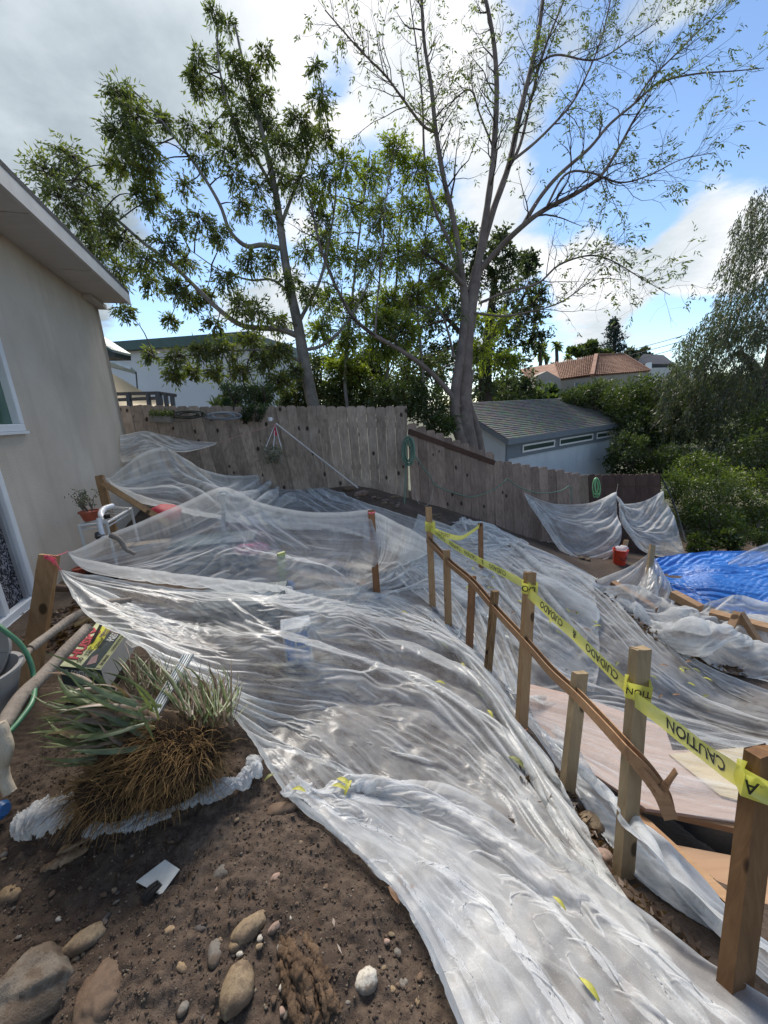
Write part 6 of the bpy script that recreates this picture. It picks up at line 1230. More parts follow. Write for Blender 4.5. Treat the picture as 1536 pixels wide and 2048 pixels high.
for px, py, L, az, m_, lb in [(688,1570,.07,2.6,LY,'long yellow leaf beside the knot of gathered plastic'),(697,1580,.065,1.2,LY,'second yellow leaf crossing the long one beside the knot'),(678,1580,.06,2.9,LY,'third yellow leaf, tucked under the other two beside the knot'),
  (598,1586,.055,3.0,LY,'small yellow leaf on the plastic corner above the soil'),(415,1226,.06,1.0,LB_,'brown curled leaf caught on the foreground plastic'),(552,1338,.05,2.7,LG,'olive leaf on the middle of the foreground plastic'),
  (880,1370,.07,2.9,LY,'yellow-green leaf lying left of the reddish stakes'),(1033,1530,.10,2.3,LG,'long olive leaf trapped in a plastic fold left of the short stake'),(1118,1812,.045,2.2,LY,'pale yellow leaf on the plastic near the bottom'),
  (1178,1985,.055,2.2,LY,'bright yellow-green leaf at the bottom of the plastic'),(886,1295,.10,2.4,LY,'yellow leaf bunch beside the tall far stake'),(926,1335,.07,1.8,LY,'pale yellow leaf stuck in the plastic seam'),
  (980,1432,.07,1.8,LY,'golden leaf in the dark gap of the plastic seam'),(960,1395,.08,2.2,LG,'dull green leaf in the dark gap of the plastic seam'),(1322,1396,.06,.4,LB_,'brown leaf on the plastic just right of the tall taped stake'),
  (808,1228,.07,2.8,LY,'yellow leaf on the ridge left of the far taped stake'),(838,1248,.09,2.8,LG,'green leaf cluster left of the far taped stake'),(540,1560,.045,.6,LG,'olive leaf beside the hem of the plastic')]:
    leaf(T(px, py, .10 if py < 1420 and px < 700 else .05), L, L * .3, az, m_, lb, None, .1, .6)
_r = random.Random(8)
for i in range(46):
    f = _r.random(); g = _r.random(); px = 900 + f * 560; py = 1110 + f * 250 + g * (50 + 60 * f)
    ml, cn = _r.choice([(LG, 'olive'), (LB_, 'brown'), (LG, 'olive'), (LY, 'yellow')])
    leaf(T(px, py, .085), _r.uniform(.05, .085), .026, _r.uniform(0, 6.28), ml, 'small %s leaf on the far plastic slope %s' % (cn, min([(960, 1120, 'by the lone thin stake'), (1060, 1150, 'above the orange-string stake'), (1150, 1200, 'below the left fence sheet'), (1130, 1270, 'above the middle tape'), (1250, 1270, 'beside the leaf-filled trench'), (1280, 1340, 'near the grey-brown stake top'), (1400, 1340, 'towards the right edge'), (1430, 1420, 'above the nearest tape')], key=lambda q: (q[0] - px) ** 2 + (q[1] - py) ** 2)[2]), 'fallen leaves on the far plastic slope')
# white card and the charred chip on it
a, b, c_, d_ = [T(x, y, .012) for x, y in ((272,1763),(330,1719),(360,1741),(322,1790))]; m = MB()
m.poly([a, b, c_ + np.array([0, 0, .006]), d_], .0025, np.array([0, 0, 1.0])); tag(m.build('white_card', simple('cream_card', (.66, .64, .56), .7, .06, 30)), 'square cream white card lying on the bare soil', 'card')
m = NP(); 
for k in range(7): p0 = T(278 + k * 2, 1800 + k, .012); p1 = T(316 + k * 1.5, 1760 + k * 1.5, .03 + .004 * (k % 3)); m.tube(catmull([p0, (p0 + p1) / 2 + np.array([0, 0, .004]), p1], 6), np.array([.001, .004, .006, .006, .004, .001]), 5)
tag(m.build('bark_chip', simple('charred_bark', (.02, .017, .015), .9, .4, 60, .6)), 'black charred sliver of bark resting on the white card', 'bark')
# wood chips and the rotten root
CHIP = bark_mat('chip_wood', (.12, .075, .045), (.36, .26, .17), 5)
def chip(p, L, W, H, az, label, mat=CHIP, seed=1, group=None, name='wood_chip', tilt=0.0, cat='wood'):
    n = 22; r = np.random.default_rng(seed); V = []; 
    for i in range(n):
        f = i / (n - 1); w = W * (.25 + .75 * math.sin(math.pi * f) ** .6) * (1 + .2 * r.normal()); h = H * (.3 + .7 * math.sin(math.pi * f) ** .5) * (1 + .2 * r.normal())
        for k in range(12):
            a_ = k * math.pi / 6; rr_ = 1 + .16 * r.normal(); V.append(((f - .5) * L, math.cos(a_) * w / 2 * rr_, math.sin(a_) * h / 2 * rr_ + (f - .5) * L * tilt))
    V = np.array(V); c, s = math.cos(az), math.sin(az); V = np.stack([V[:, 0] * c - V[:, 1] * s, V[:, 0] * s + V[:, 1] * c, V[:, 2]], -1)
    ii = np.arange(n * 12).reshape(n, 12); jj = np.roll(ii, -1, 1); Q = np.stack([ii[:-1], jj[:-1], jj[1:], ii[1:]], -1).reshape(-1, 4)
    return tag(mesh_np(name, V, Q, mat, loc=p), label, cat, group)
chip(T(150,1690,.015), .10, .016, .012, .55, 'splintered tan wood chip below the left plastic bundle', seed=2)
chip(T(130,1718,.012), .13, .035, .025, .5, 'ragged grey-brown slab of bark below the splintered chip', seed=3)
chip(T(190,1700,.01), .05, .008, .006, -.9, 'thin curved dark twig beside the splintered chip', simple('twig_brown', (.07, .045, .03), .9), 4)
RT_ = bark_mat('rotten_wood', (.035, .022, .014), (.20, .13, .08), 4)
rt = empty('rotten_root', T(620, 1960), 'rotten crumbling root sticking out of a dark hollow at the bottom edge', 'root')
for k in range(26):
    x0 = 575 + _r.uniform(-20, 45); y0 = 1875 + _r.uniform(-15, 70); x2 = x0 + _r.uniform(20, 70); y2 = y0 + _r.uniform(70, 170); x1 = (x0 + x2) / 2 + _r.uniform(-12, 12); w_ = _r.choice([.004, .006, .009, .012, .016])
    p = catmull([T(x0, y0, -.004), T(x1, (y0 + y2) / 2, _r.uniform(.004, .026)), T(x2, y2, _r.uniform(-.01, .01))], 34); V, Q = tube_np(p, w_ * (.45 + .55 * np.sin(np.linspace(.2, 2.8, 34))), 12)
    V = V + np.stack([vnoise(V[:, 0] * 140, V[:, 1] * 60, 3 + k), vnoise(V[:, 0] * 120, V[:, 2] * 140, 7 + k), vnoise(V[:, 1] * 90, V[:, 0] * 140, 9 + k)], -1) * min(.006, w_ * .6)
    mesh_np('root_strand', V, Q, RT_, rt)
BLK = simple('opening_black', (.012, .009, .007), .95, .4, 30)  # flat black painting the dark inside slot, pipe mouth and pit void
if 0: tag(mesh_np('soil_hollow', V, Q, BLK, smooth=True, loc=T(565, 1965, .004)), 'patch of black wet humus beside the rotten root', 'soil', kind='stuff')
# logs
LOG = bark_mat('stripped_log', (.17, .14, .115), (.33, .285, .24), 2.5)
def log(path, r0, r1, label, mat=LOG, name='log', n=30):
    p = catmull([P(*q) for q in path], n); V, Q = tube_np(p, np.linspace(r0, r1, n) * (1 + .08 * vnoise(np.arange(n) * .4, 1.3 * n + r0 * 999, 3)), 14); b = len(V)
    m = MB(); m.add(V, [tuple(q) for q in Q] + [tuple(range(14))[::-1], tuple(range(b - 14, b))]); o = m.build(name, mat, smooth=True, angle=60); return tag(o, label, 'log')
log([(5,1455,1.38),(40,1398,1.5),(92,1345,1.66),(140,1292,1.82),(175,1256,1.95)], .026, .026, 'straight bare grey log lying diagonally left of the cardboard box')
log([(60,1298,1.72),(100,1268,1.84),(150,1232,2.0),(205,1208,2.15),(260,1200,2.3)], .020, .018, 'thinner forked log above the straight one, behind the stake')
log([(58,1300,1.70),(35,1335,1.6),(0,1372,1.5),(-40,1400,1.4)], .014, .012, 'grey side branch running down to the left edge')
log([(108,1176,2.35),(150,1176,2.4),(260,1166,2.6)], .022, .024, 'short thick brown pole poking out above the dark leaf litter', bark_mat('brown_pole', (.08, .055, .04), (.18, .13, .10), 3))
log([(-10,1450,1.3),(8,1500,1.3),(2,1540,1.3),(20,1585,1.3)], .030, .018, 'peeled pale crooked branch at the left edge below the logs', bark_mat('peeled_wood', (.36, .30, .22), (.55, .48, .38), 3))
log([(148,1250,2.0),(180,1238,2.05),(215,1246,2.0)], .012, .006, 'folded strip of tan paper-like bark above the cardboard box', simple('tan_bark_strip', (.32, .22, .10), .8), 'bark_strip')
# cardboard bag box with printed lid
bxz = -1.17; TL, TR, BR_, BL_ = G(193,1246,bxz-.0), G(261,1258,bxz), G(201,1340,bxz-.02), G(118,1332,bxz-.02)
bx = empty('cardboard_box', (TL + BR_) / 2 + np.array([0, 0, -.15]), 'yellow and dark green printed cardboard box of contractor bags with a torn hand slot', 'box'); dn = np.array([0, 0, -.13])
CARD = simple('grey_cardboard', (.42, .41, .385), .85, .08, 8); LEMON = simple('pale_lemon_print', (.62, .64, .38), .55, .05); YEL = simple('yellow_print', (.62, .60, .05), .5, .05); DGR = simple('dark_green_print', (.035, .055, .055), .5, .15)
RED = simple('red_print', (.52, .06, .08), .5, .05); WHT = simple('white_print', (.75, .75, .72), .5, .03); KHA = simple('khaki_print', (.42, .43, .22), .5)
m = MB(); m.add([TL, TR, BR_, BL_, TL + dn, TR + dn, BR_ + dn, BL_ + dn], [(0, 1, 5, 4), (1, 2, 6, 5), (3, 0, 4, 7), (4, 5, 6, 7), (0, 3, 2, 1)]); m.build('carton', CARD, bx)
up_ = np.cross(TR - TL, BL_ - TL); up_ /= np.linalg.norm(up_); up_ = up_ if up_[2] > 0 else -up_
def lid(u, v, o=.002): return (BL_ * (1 - u) + TL * u) * (1 - v) + (BR_ * (1 - u) + TR * u) * v + up_ * o      # u up the lid, v across
def patch(name, q, mat, o=.002): MB().poly([lid(u, v, o) for u, v in q]).build(name, mat, bx)
patch('lid_print', [(0, 0), (1, 0), (1, 1), (0, 1)], LEMON, .001)
patch('lid_print', [(.36, .34), (.97, .12), (.99, .50), (.40, .60)], YEL, .002); patch('lid_print', [(.02, .52), (.30, .52), (.42, .56), (.97, .52), (.99, .86), (.02, .86)], DGR, .003)
patch('lid_print', [(.80, .56), (.98, .54), (.98, .86), (.80, .84)], simple('brown_print', (.14, .09, .08), .6), .004); patch('lid_print', [(.02, .87), (.99, .87), (.99, .99), (.02, .99)], KHA, .004)
patch('lid_print', [(.05, .62), (.22, .60), (.30, .70), (.12, .80)], simple('pink_print', (.42, .26, .25), .6), .005)
patch('hand_slot', [(.50, .30), (.56, .27), (.99, .13), (1.0, .21), (.58, .36), (.51, .36)], BLK, .007)
for k in range(4): patch('lid_print', [(.82, .57 + k * .07), (.97, .56 + k * .07), (.97, .60 + k * .07), (.82, .61 + k * .07)], simple('tan_print', (.30, .21, .18), .6), .005)
def print_on(txt, u0, v0, ulen, vh, mat, o=.005, fn=lid, bold=.03):
    TV, TF, TW = text_mesh(txt, 1.0, bold); h_ = .72; W_ = np.array([fn(u0 + ulen * x / TW, v0 - vh * y / h_, o) for x, y in zip(TV[:, 0], TV[:, 1])]); MB().add(W_, TF).build('lettering', mat, bx)
print_on('HUSKY', .14, .30, .74, .25, simple('black_outline', (.25, .03, .04), .5), .005, bold=.06); print_on('HUSKY', .15, .295, .72, .22, RED, .006, bold=.02)
print_on('50', .10, .44, .09, .11, INK, .006); print_on('3 MIL', .24, .50, .16, .07, INK, .006); print_on('CONTRACTOR', .24, .42, .20, .05, INK, .006)
print_on('CLEAN-UP', .42, .55, .24, .08, INK, .006); print_on('BAGS', .44, .64, .18, .08, INK, .0065, bold=.01); print_on('HEAVY', .68, .46, .22, .08, simple('purple_print', (.12, .06, .14), .5), .006); print_on('DUTY', .72, .55, .16, .07, simple('purple_print2', (.12, .06, .14), .5), .006)
print_on('50 BAGS', .08, .98, .22, .07, INK, .006); print_on('CONTRACTOR CLEAN-UP', .40, .98, .52, .06, INK, .006); print_on('EASY', .62, .72, .20, .09, WHT, .006); print_on('TIES', .60, .82, .20, .09, WHT, .006)
fn_ = lambda u, v, o=0: (BL_ * (1 - u) + BR_ * u) + dn * v + np.cross(BR_ - BL_, dn) / np.linalg.norm(np.cross(BR_ - BL_, dn)) * (-o if np.cross(BR_ - BL_, dn)[1] > 0 else o)
MB().poly([fn_(-.02, 0, .001), fn_(1.02, 0, .001), fn_(1.02, .95, .001), fn_(-.02, .95, .001)]).build('front_flap', DGR, bx)
print_on('3 MIL', .02, .36, .22, .26, WHT, .004, fn_); print_on('CONTRACTOR', .28, .34, .66, .24, WHT, .004, fn_)
q = [P(250,1283,1.98), P(264,1296,1.92), P(290,1287,1.95), P(268,1258,2.02)]; MB().poly(q, .003).build('loose_flap', CARD, bx)
# metal track
tk = empty('metal_track', P(335, 1375, 1.62), 'ribbed pale aluminium track lying across the plant pile', 'track'); a, b = P(302,1442,1.50), P(378,1310,1.80); ax = (b - a) / np.linalg.norm(b - a); sd = np.cross(ax, (0, 0, 1)); sd /= np.linalg.norm(sd); nn_ = np.cross(sd, ax)
ALU = simple('aluminium', (.52, .55, .55), .38, .06, 10, .05, .6)
MB().beam(a, b, .045, .003, nn_).build('web', ALU, tk)
for o in (-.022, -.012, .0, .012, .022): MB().beam(a + sd * o + nn_ * .004, b + sd * o + nn_ * .004, .002, .008 if abs(o) < .02 else .016, nn_).build('rib', ALU, tk)
# strap-leaved plants pulled from the ground
IR = [leaf_mat('strap_leaf_green', (.075, .095, .042), (.13, .165, .075), (.25, .28, .14), .7, .25, 9), leaf_mat('strap_leaf_pale', (.12, .15, .07), (.22, .27, .12), (.38, .42, .2), .7, .3, 9), leaf_mat('strap_leaf_dry', (.11, .075, .05), (.20, .145, .10), (.32, .25, .17), .7, .2, 9)]
def blade(root, p0, p1, sag, W, mat, nrm, seed):
    r = random.Random(seed); n = 9; V = []; d = p1 - p0; L = np.linalg.norm(d); s = np.cross(d / L, nrm); s /= np.linalg.norm(s) + 1e-9; u = np.cross(s, d / L); cv = r.gauss(0, .09) * L; tw = r.uniform(-1.2, 1.2)
    for i in range(n):
        f = i / (n - 1); w = W * (1 - f ** 3.5) * (.75 + .25 * math.sin(3 * f)); c = p0 + d * f + np.array([0, 0, sag * 4 * f * (1 - f) * L]) + s * cv * math.sin(math.pi * f); a_ = tw * f; ss = s * math.cos(a_) + u * math.sin(a_)
        V += [c - ss * w / 2, c + u * w * .16, c + ss * w / 2]
    Q = [(i * 3 + j, i * 3 + j + 1, i * 3 + j + 4, i * 3 + j + 3) for i in range(n - 1) for j in (0, 1)]; mesh_np('leaf', np.array(V), np.array(Q), mat, root, True)
ir = empty('strap_leaf_plant', P(280, 1500, 1.42), 'uprooted strap-leaved plant, its green blades fanning left from the root ball', 'plant'); _r = random.Random(3)
for k in range(170):
    f = _r.random(); bxp = 250 + _r.uniform(-40, 60) + 20 * f; byp = 1440 + _r.uniform(-40, 70); t0 = 1.50 + _r.uniform(-.07, .05); ang = R_(_r.uniform(148, 212) if k % 5 else _r.uniform(110, 150)); L = _r.uniform(.55, 1.0) * (185 if math.cos(ang) < -.8 else 120)
    ex, ey = bxp + math.cos(ang) * L, byp - math.sin(ang) * L * .62 - 10; ex = max(ex, 8); p0, p1 = P(bxp, byp, t0), P(ex, ey, t0 + _r.uniform(-.12, .16)); g_ = hz(p1[0], p1[1]) + .015; p1[2] = max(p1[2] + _r.uniform(-.03, .05), g_)
    blade(ir, p0, p1, _r.uniform(.0, .10), _r.choice([.010, .014, .018, .022]), IR[_r.choices([0, 1, 2], [6, 2, 3])[0]], np.array([_r.uniform(-.5, .5), -.5, 1.0]), k)
i2 = empty('strap_leaf_plant', P(410, 1440, 1.6), 'uprooted plant bundle with pale green and dry pink-brown blades at the plastic hem', 'plant')
for k in range(170):
    bxp, byp = 420 + _r.uniform(-60, 50), 1435 + _r.uniform(-20, 20); ex, ey = bxp - 10 + (bxp - 420) * .5 + _r.uniform(-45, 30), byp - _r.uniform(45, 110); p0, p1 = P(bxp, byp, 1.53 + _r.uniform(-.03, .03)), P(ex, ey, 1.70 + _r.uniform(-.03, .04))
    blade(i2, p0, p1, _r.uniform(.0, .08), _r.choice([.004, .007, .012]), IR[_r.choices([0, 1, 2], [1, 4, 6])[0]], np.array([_r.uniform(-.5, .5), -.6, 1.0]), k + 400)
i3 = empty('strap_leaf_plant', P(300, 1370, 1.7), 'dull olive tuft of strap leaves between the cardboard box and the metal track', 'plant')
for k in range(90):
    bxp, byp = 300 + _r.uniform(-40, 45), 1375 + _r.uniform(-15, 25); ex, ey = bxp + _r.uniform(-55, 45), byp - _r.uniform(25, 85); p0, p1 = P(bxp, byp, 1.66), P(ex, ey, 1.78 + _r.uniform(-.05, .05))
    blade(i3, p0, p1, _r.uniform(.0, .10), _r.choice([.003, .005, .008]), IR[_r.choices([0, 1, 2], [3, 1, 6])[0]], np.array([_r.uniform(-.5, .5), -.6, 1.0]), k + 700)
# root ball
ROOT = bark_mat('root_fibre', (.20, .115, .045), (.42, .27, .12), 8); ROOTD = bark_mat('root_core', (.02, .013, .008), (.055, .035, .02), 8)
rb = empty('root_ball', P(330, 1560, 1.42), 'big tangled orange-brown root ball in front of the strap leaves', 'root ball'); C0_ = P(330, 1522, 1.50); V, Q = rock_geo(.215, .13, .14, 7, .0, amp=.25, nu=30, nv=18); mesh_np('core', V + C0_, Q, ROOTD, rb, True); V, Q = rock_geo(.13, .09, .08, 9, .0, amp=.25, nu=24, nv=16); mesh_np('core', V + P(225, 1580, 1.42), Q, ROOTD, rb, True)
acc = NP(); acc2 = NP(); _g = np.random.default_rng(5)
for k in range(3600):
    th_ = _g.uniform(0, 2 * math.pi); ph_ = math.acos(_g.uniform(-.35, 1)); n_ = np.array([math.sin(ph_) * math.cos(th_), math.sin(ph_) * math.sin(th_), math.cos(ph_)]); sel = _g.random()
    C_, S_ = (C0_, np.array([.215, .14, .15])) if sel < .84 else (P(225, 1580, 1.42), np.array([.13, .10, .085])); p0 = C_ + n_ * S_ * _g.uniform(.72, .98); g0_ = n_ / S_; g0_ /= np.linalg.norm(g0_)
    d = g0_ * .35 + np.array([-.45, -.30, -.22]) + _g.normal(0, .5, 3); d /= np.linalg.norm(d); L = _g.uniform(.04, .13); p = p0.copy(); out = [p0]; 
    for s_ in range(6):
        d = d + _g.normal(0, .22, 3) + np.array([-.03, -.04, -.14]); q = (p - C_) / S_; rr_ = np.linalg.norm(q)
        if rr_ < 1.0: d = d + g0_ * .3
        d /= np.linalg.norm(d); p = p + d * L / 6; p[2] = max(p[2], -1.40); out.append(p.copy())
    (acc if k % 4 else acc2).tube(np.array(out), np.linspace(.0016, .0006, 7) * _g.uniform(.6, 1.3), 3)
tag(acc.build('roots', ROOT, rb), kind='stuff'); tag(acc2.build('fine_roots', bark_mat('root_dark', (.07, .04, .02), (.16, .095, .05), 8), rb), kind='stuff')
# crumpled plastic bundles
MILK = poly_mat('crumpled_polythene', .26, (.80, .82, .84), .25, .8)
def bundle(path, r, label, seed, n=150, ns=72, amp=.6):
    p = catmull([T(x, y, h_) for x, y, h_ in path], n); rr = r * np.sin(np.linspace(.25, 2.9, n)) ** .5 * (1 + .3 * vnoise(np.arange(n) * .075, 2.2, seed)); V, Q = tube_np(p, rr, ns); a = np.tile(np.arange(ns) / ns * 2 * math.pi, n); s_ = np.repeat(np.arange(n), ns) * .075
    cc = np.repeat(p, ns, 0); d = V - cc; k = 1 + amp * (.35 - np.abs(fbm(np.cos(a) * 1.8 + s_ * .8, np.sin(a) * 1.8 + s_ * .8, 3, seed))) + .34 * (.3 - np.abs(vnoise(np.cos(a + .3 * s_) * 4 + s_ * .5, np.sin(a + .3 * s_) * 5, seed + 9))) + .07 * (.3 - np.abs(vnoise(np.cos(a + .3 * s_) * 9 + s_ * .9, np.sin(a + .3 * s_) * 11, seed + 19))); V = cc + d * k[:, None]; V[:, 2] = cc[:, 2] + (V[:, 2] - cc[:, 2]) * .75
    g = ht(V[:, 0], V[:, 1]) + .004; V[:, 2] = np.maximum(V[:, 2], g); tag(mesh_np('plastic_bundle', V, Q, MILK, smooth=True, uv=np.stack([s_, a], -1)), label, 'plastic bundle')
bundle([(28,1668,.03),(65,1640,.04),(110,1625,.04),(150,1612,.03)], .062, 'fat crumpled wad of grey plastic at the left, below the green blades', 3)
bundle([(168,1668,.01),(215,1650,.02),(280,1640,.025),(345,1625,.02)], .032, 'long crumpled plastic roll under the drooping roots', 5, amp=.7)
bundle([(345,1612,.03),(400,1590,.035),(455,1572,.04),(480,1562,.04)], .034, 'twisted plastic rope curving up right of the root ball', 7)
bundle([(478,1580,.03),(492,1552,.05),(510,1535,.05),(500,1515,.04)], .036, 'rounded knob of crumpled plastic at the end of the rope by the hem', 9)
# tub and hose at the left edge
tb = empty('plastic_tub', P(-10, 1400, 1.55), 'pale grey plastic tub cut off by the left edge beside the logs', 'tub'); PL = simple('pale_grey_plastic', (.25, .245, .24), .4, .05, 4, .04)
c_ = P(-48, 1378, 1.52); m = MB(); m.lathe([(.001, -.10), (.10, -.10), (.125, -.02), (.145, .05), (.155, .055), (.155, .065), (.14, .065), (.12, -.02), (.09, -.09), (.001, -.09)], c_, 40); m.build('basin', PL, tb, True)
m = MB(); ax_ = np.array(Matrix.Rotation(R_(65), 3, 'X')); m.lathe([(.001, 0), (.12, 0), (.145, .012), (.15, .03), (.143, .03), (.135, .015), (.001, .01)], P(-38, 1305, 1.66), 40, ax_); m.build('lid', PL, tb, True)
HOSE = simple('green_hose', (.05, .16, .08), .45, .1, 20, .05)
def hose(path, r, label, mat=HOSE, n=90, cat='hose', name='garden_hose'):
    V, Q = tube_np(catmull([P(*q) for q in path], n), r, 8); return tag(mesh_np(name, V, Q, mat, smooth=True), label, cat)
hose([(-30,1230,1.6),(10,1262,1.6),(40,1288,1.62),(60,1322,1.62),(68,1360,1.60),(66,1400,1.5),(40,1440,1.42),(12,1472,1.36),(-10,1500,1.3)], .0095, 'thick green hose looping past the tub at the left edge')
v = G(-6, 1622, -1.36); m = MB(); m.lathe([(.001, -.03), (.03, -.03), (.032, .02), (.02, .035), (.001, .035)], v, 20, np.array(Matrix.Rotation(R_(80), 3, 'Y'))); tag(m.build('blue_can', simple('blue_print_plastic', (.03, .12, .32), .35, .1), None, True), 'small blue printed can half out of the picture at the left edge', 'can')
# plant rack with pots
RKM = simple('white_coated_wire', (.62, .62, .60), .5, .06); rk = empty('plant_rack', P(215, 1120, 3.4), 'white wire plant rack standing against the stucco wall', 'rack')
c1, c2, c3, c4 = P(158,1052,3.30), P(208,1046,3.25), P(262,1018,3.85), P(205,1018,4.1); zr = c1[2]
c1, c2, c3, c4 = [G(*q, zr) for q in ((158,1052),(213,1046),(262,1017),(222,1015))]
for a, b in ((c1, c2), (c2, c3), (c3, c4), (c4, c1)):
    MB().tube([a, b], .012, 8).build('shelf_rail', RKM, rk); MB().tube([a + np.array([0, 0, -.035]), b + np.array([0, 0, -.035])], .007, 6).build('shelf_rail', RKM, rk)
for c in (c1, c2, c3): MB().tube([c + np.array([0, 0, .01]), c + np.array([0, 0, -.55])], .013, 8).build('leg', RKM, rk)
for k in range(9): f = (k + .5) / 9; MB().tube([c1 * (1 - f) + c4 * f, c2 * (1 - f) + c3 * f], .004, 5).build('slat', RKM, rk)
def pot(c, r, h, mat, name, label, cat='pot'):
    root = empty(name, c, label, cat); m = MB(); m.lathe([(.001, 0), (r * .68, 0), (r * .95, h * .85), (r * 1.08, h * .86), (r * 1.08, h), (r * .98, h), (r * .9, h * .85), (.001, h * .83)], c, 26); m.build('pot', mat, root, True); return root
TPOT = simple('terracotta_pot', (.36, .085, .045), .6, .1, 8); pc = G(182, 1040, zr + .01)
pt = pot(pc, .075, .085, TPOT, 'potted_plant', 'terracotta pot with a leggy succulent on the white wire rack', 'potted plant'); tt = Tree.__new__(Tree); tt.root = pt; tt.tw = NP(); tt.pos = []; tt.dir = []; tt.r = random.Random(2)
for k in range(13):
    a = tt.r.uniform(0, 6.28); w = tt.walk(pc + np.array([math.cos(a) * .03, math.sin(a) * .03, .08]), np.array([math.cos(a) * .8 - .3, math.sin(a) * .5, 1.5]), tt.r.uniform(.10, .26), 5, .25, .02); tt.tw.tube(w, np.linspace(.005, .002, 6), 4)
    for q in range(14): j = tt.r.randint(2, 5); tt.pos.append(w[j] + rng.normal(0, .014, 3)); tt.dir.append(rng.normal(0, 1, 3))
tt.finish(leaf_mat('succulent_leaf', (.07, .085, .05), (.13, .15, .10), (.26, .24, .16), .7, .2, 12), bark_mat('succulent_stem', (.12, .10, .08), (.24, .2, .17), 4), .026, .014, 0, .6)
pot(T(162, 1152, .0), .05, .08, TPOT, 'flower_pot', 'small empty terracotta pot on the ground at the foot of the stucco wall', 'pot')
JUG = simple('white_plastic', (.70, .70, .72), .4, .04); jg = empty('pipe_elbow', P(210, 1050, 3.3), 'white plastic pipe elbow hanging on the front of the plant rack', 'pipe')
MB().tube(catmull([P(225,1012,3.5),(P(208,1018,3.4)),P(202,1030,3.3),P(210,1042,3.25)], 12), .024, 14).build('elbow', JUG, jg, True); MB().tube(catmull([P(198,1036,3.2),P(200,1052,3.2),P(206,1076,3.18)], 8), .020, 14).build('pipe', JUG, jg, True)
MB().tube([P(210,1034,3.22), P(217,1032,3.25)], .020, 14).build('opening', BLK, jg, True); MB().beam(P(196,1068,3.19), P(203,1076,3.17), .05, .05).build('dark_fitting', DARK, jg)
# red sack, dark burlap heap, debris under the back sheet
SK = simple('red_woven_sack', (.45, .035, .05), .6, .2, 40, .4); V, Q = rock_geo(.17, .10, .11, 14, .3, 1, 22, 14); tag(mesh_np('red_sack', V, Q, SK, smooth=True, loc=P(337, 1026, 3.9)), 'crumpled red sack at the end of the diagonal brace', 'sack')
V, Q = rock_geo(.20, .15, .09, 24, .3, 0, 26, 16, .3); tag(mesh_np('dark_heap', V, Q, bark_mat('dark_heap_bark', (.02, .012, .01), (.085, .05, .035), 4), smooth=True, loc=T(215, 1142, .06)), 'dark mulch mound under the edges of the two tied sheets', 'mound')
for k, (x, y, w_, cl, lb) in enumerate([(700,980,34,'brown','left lump of broken concrete under the small plastic at the fence foot'),(722,990,40,'pink','flat brick-coloured slab at the foot of the tall fence'),(790,996,22,'tan','upright tan block beside the hose coil post')]):
    rock(x, y, w_, w_ * .5, 10 * k, cl, lb, 1, .2)
# objects under the clear sheets
def cbox(c, sx, sy, sz, az, name, label, mat, cat, parts=()):
    root = empty(name, c, label, cat); Rm = np.array(Matrix.Rotation(az, 3, 'Z')); MB().box(c + np.array([0, 0, sz / 2]), (sx, sy, sz), Rm).build('body', mat, root, bevel=.012)
    for (nm, o, s_, mt) in parts: MB().box(c + Rm @ np.array(o), s_, Rm).build(nm, mt, root, bevel=.004)
    return root
BLU = simple('blue_panel', (.03, .20, .62), .4, .1); WP = simple('white_painted_panel', (.66, .68, .70), .5, .05)
g_ = T(600, 1322, .0); cbox(g_, .17, .13, .26, .25, 'storage_box', 'white box with blue panels standing under the foreground plastic', WP, 'box', [('panel', (.03, -.067, .20), (.07, .006, .10), BLU), ('panel', (.03, -.067, .08), (.07, .006, .10), BLU), ('panel', (-.045, -.067, .15), (.055, .006, .18), BLU), ('lid', (0, 0, .27), (.185, .145, .018), WP)])
g_ = T(490, 1235, .0); cbox(g_, .62, .34, .17, .1, 'storage_tub', 'long dark slate storage tub seen through the clear plastic', simple('slate_plastic', (.03, .05, .065), .5, .1), 'tub', [('lid', (0, 0, .18), (.65, .37, .025), simple('slate_lid', (.065, .095, .11), .45, .1)), ('handle', (.32, 0, .12), (.03, .12, .03), DARK)])
g_ = T(440, 1130, .0); cbox(g_, .75, .35, .27, .15, 'storage_crate', 'low dark teal crate under the tented middle sheet', simple('teal_plastic', (.05, .085, .095), .5, .1), 'crate', [('lid', (0, 0, .28), (.79, .39, .02), simple('teal_lid', (.07, .115, .125), .45, .1)), ('latch', (0, -.19, .21), (.06, .02, .07), DARK)])
g_ = T(300, 1122, .0); cbox(g_, .45, .16, .20, .2, 'plywood_offcut', 'tan plywood offcut and panel under the left end of the tented sheet', simple('tan_ply', (.42, .34, .24), .8, .1), 'board', [('edge_band', (0, -.085, .1), (.45, .008, .03), CHIP)])
V, Q = rock_geo(.16, .06, .05, 31, .2, 0, 20, 12, .3); tag(mesh_np('pink_cloth', V, Q, simple('magenta_cloth', (.42, .04, .16), .8, .2), smooth=True, loc=P(505, 1098, 3.55)), 'bundle of magenta cloth glimpsed under the tented sheet', 'cloth')
log([(222,1070,2.95),(240,1080,2.95),(252,1098,2.95),(270,1108,2.95)], .022, .014, 'bent grey driftwood stick behind the tented plastic', BARKG, 'driftwood')
tag(MB().beam(T(565, 1185, .02), P(562, 1105, 3.35), .07, .02).build('yellow_slat', simple('yellow_green_paint', (.45, .48, .18), .6)), 'pale yellow-green slat upright under the tented plastic', 'slat')
tag(MB().beam(T(447, 1150, .0) , P(447, 988, 3.56), .03, .03, (0, 1, 0)).build('tent_pole', simple('pale_pole', (.4, .42, .42), .5)), 'slim pale pole pushing up the peak of the tented sheet', 'pole')
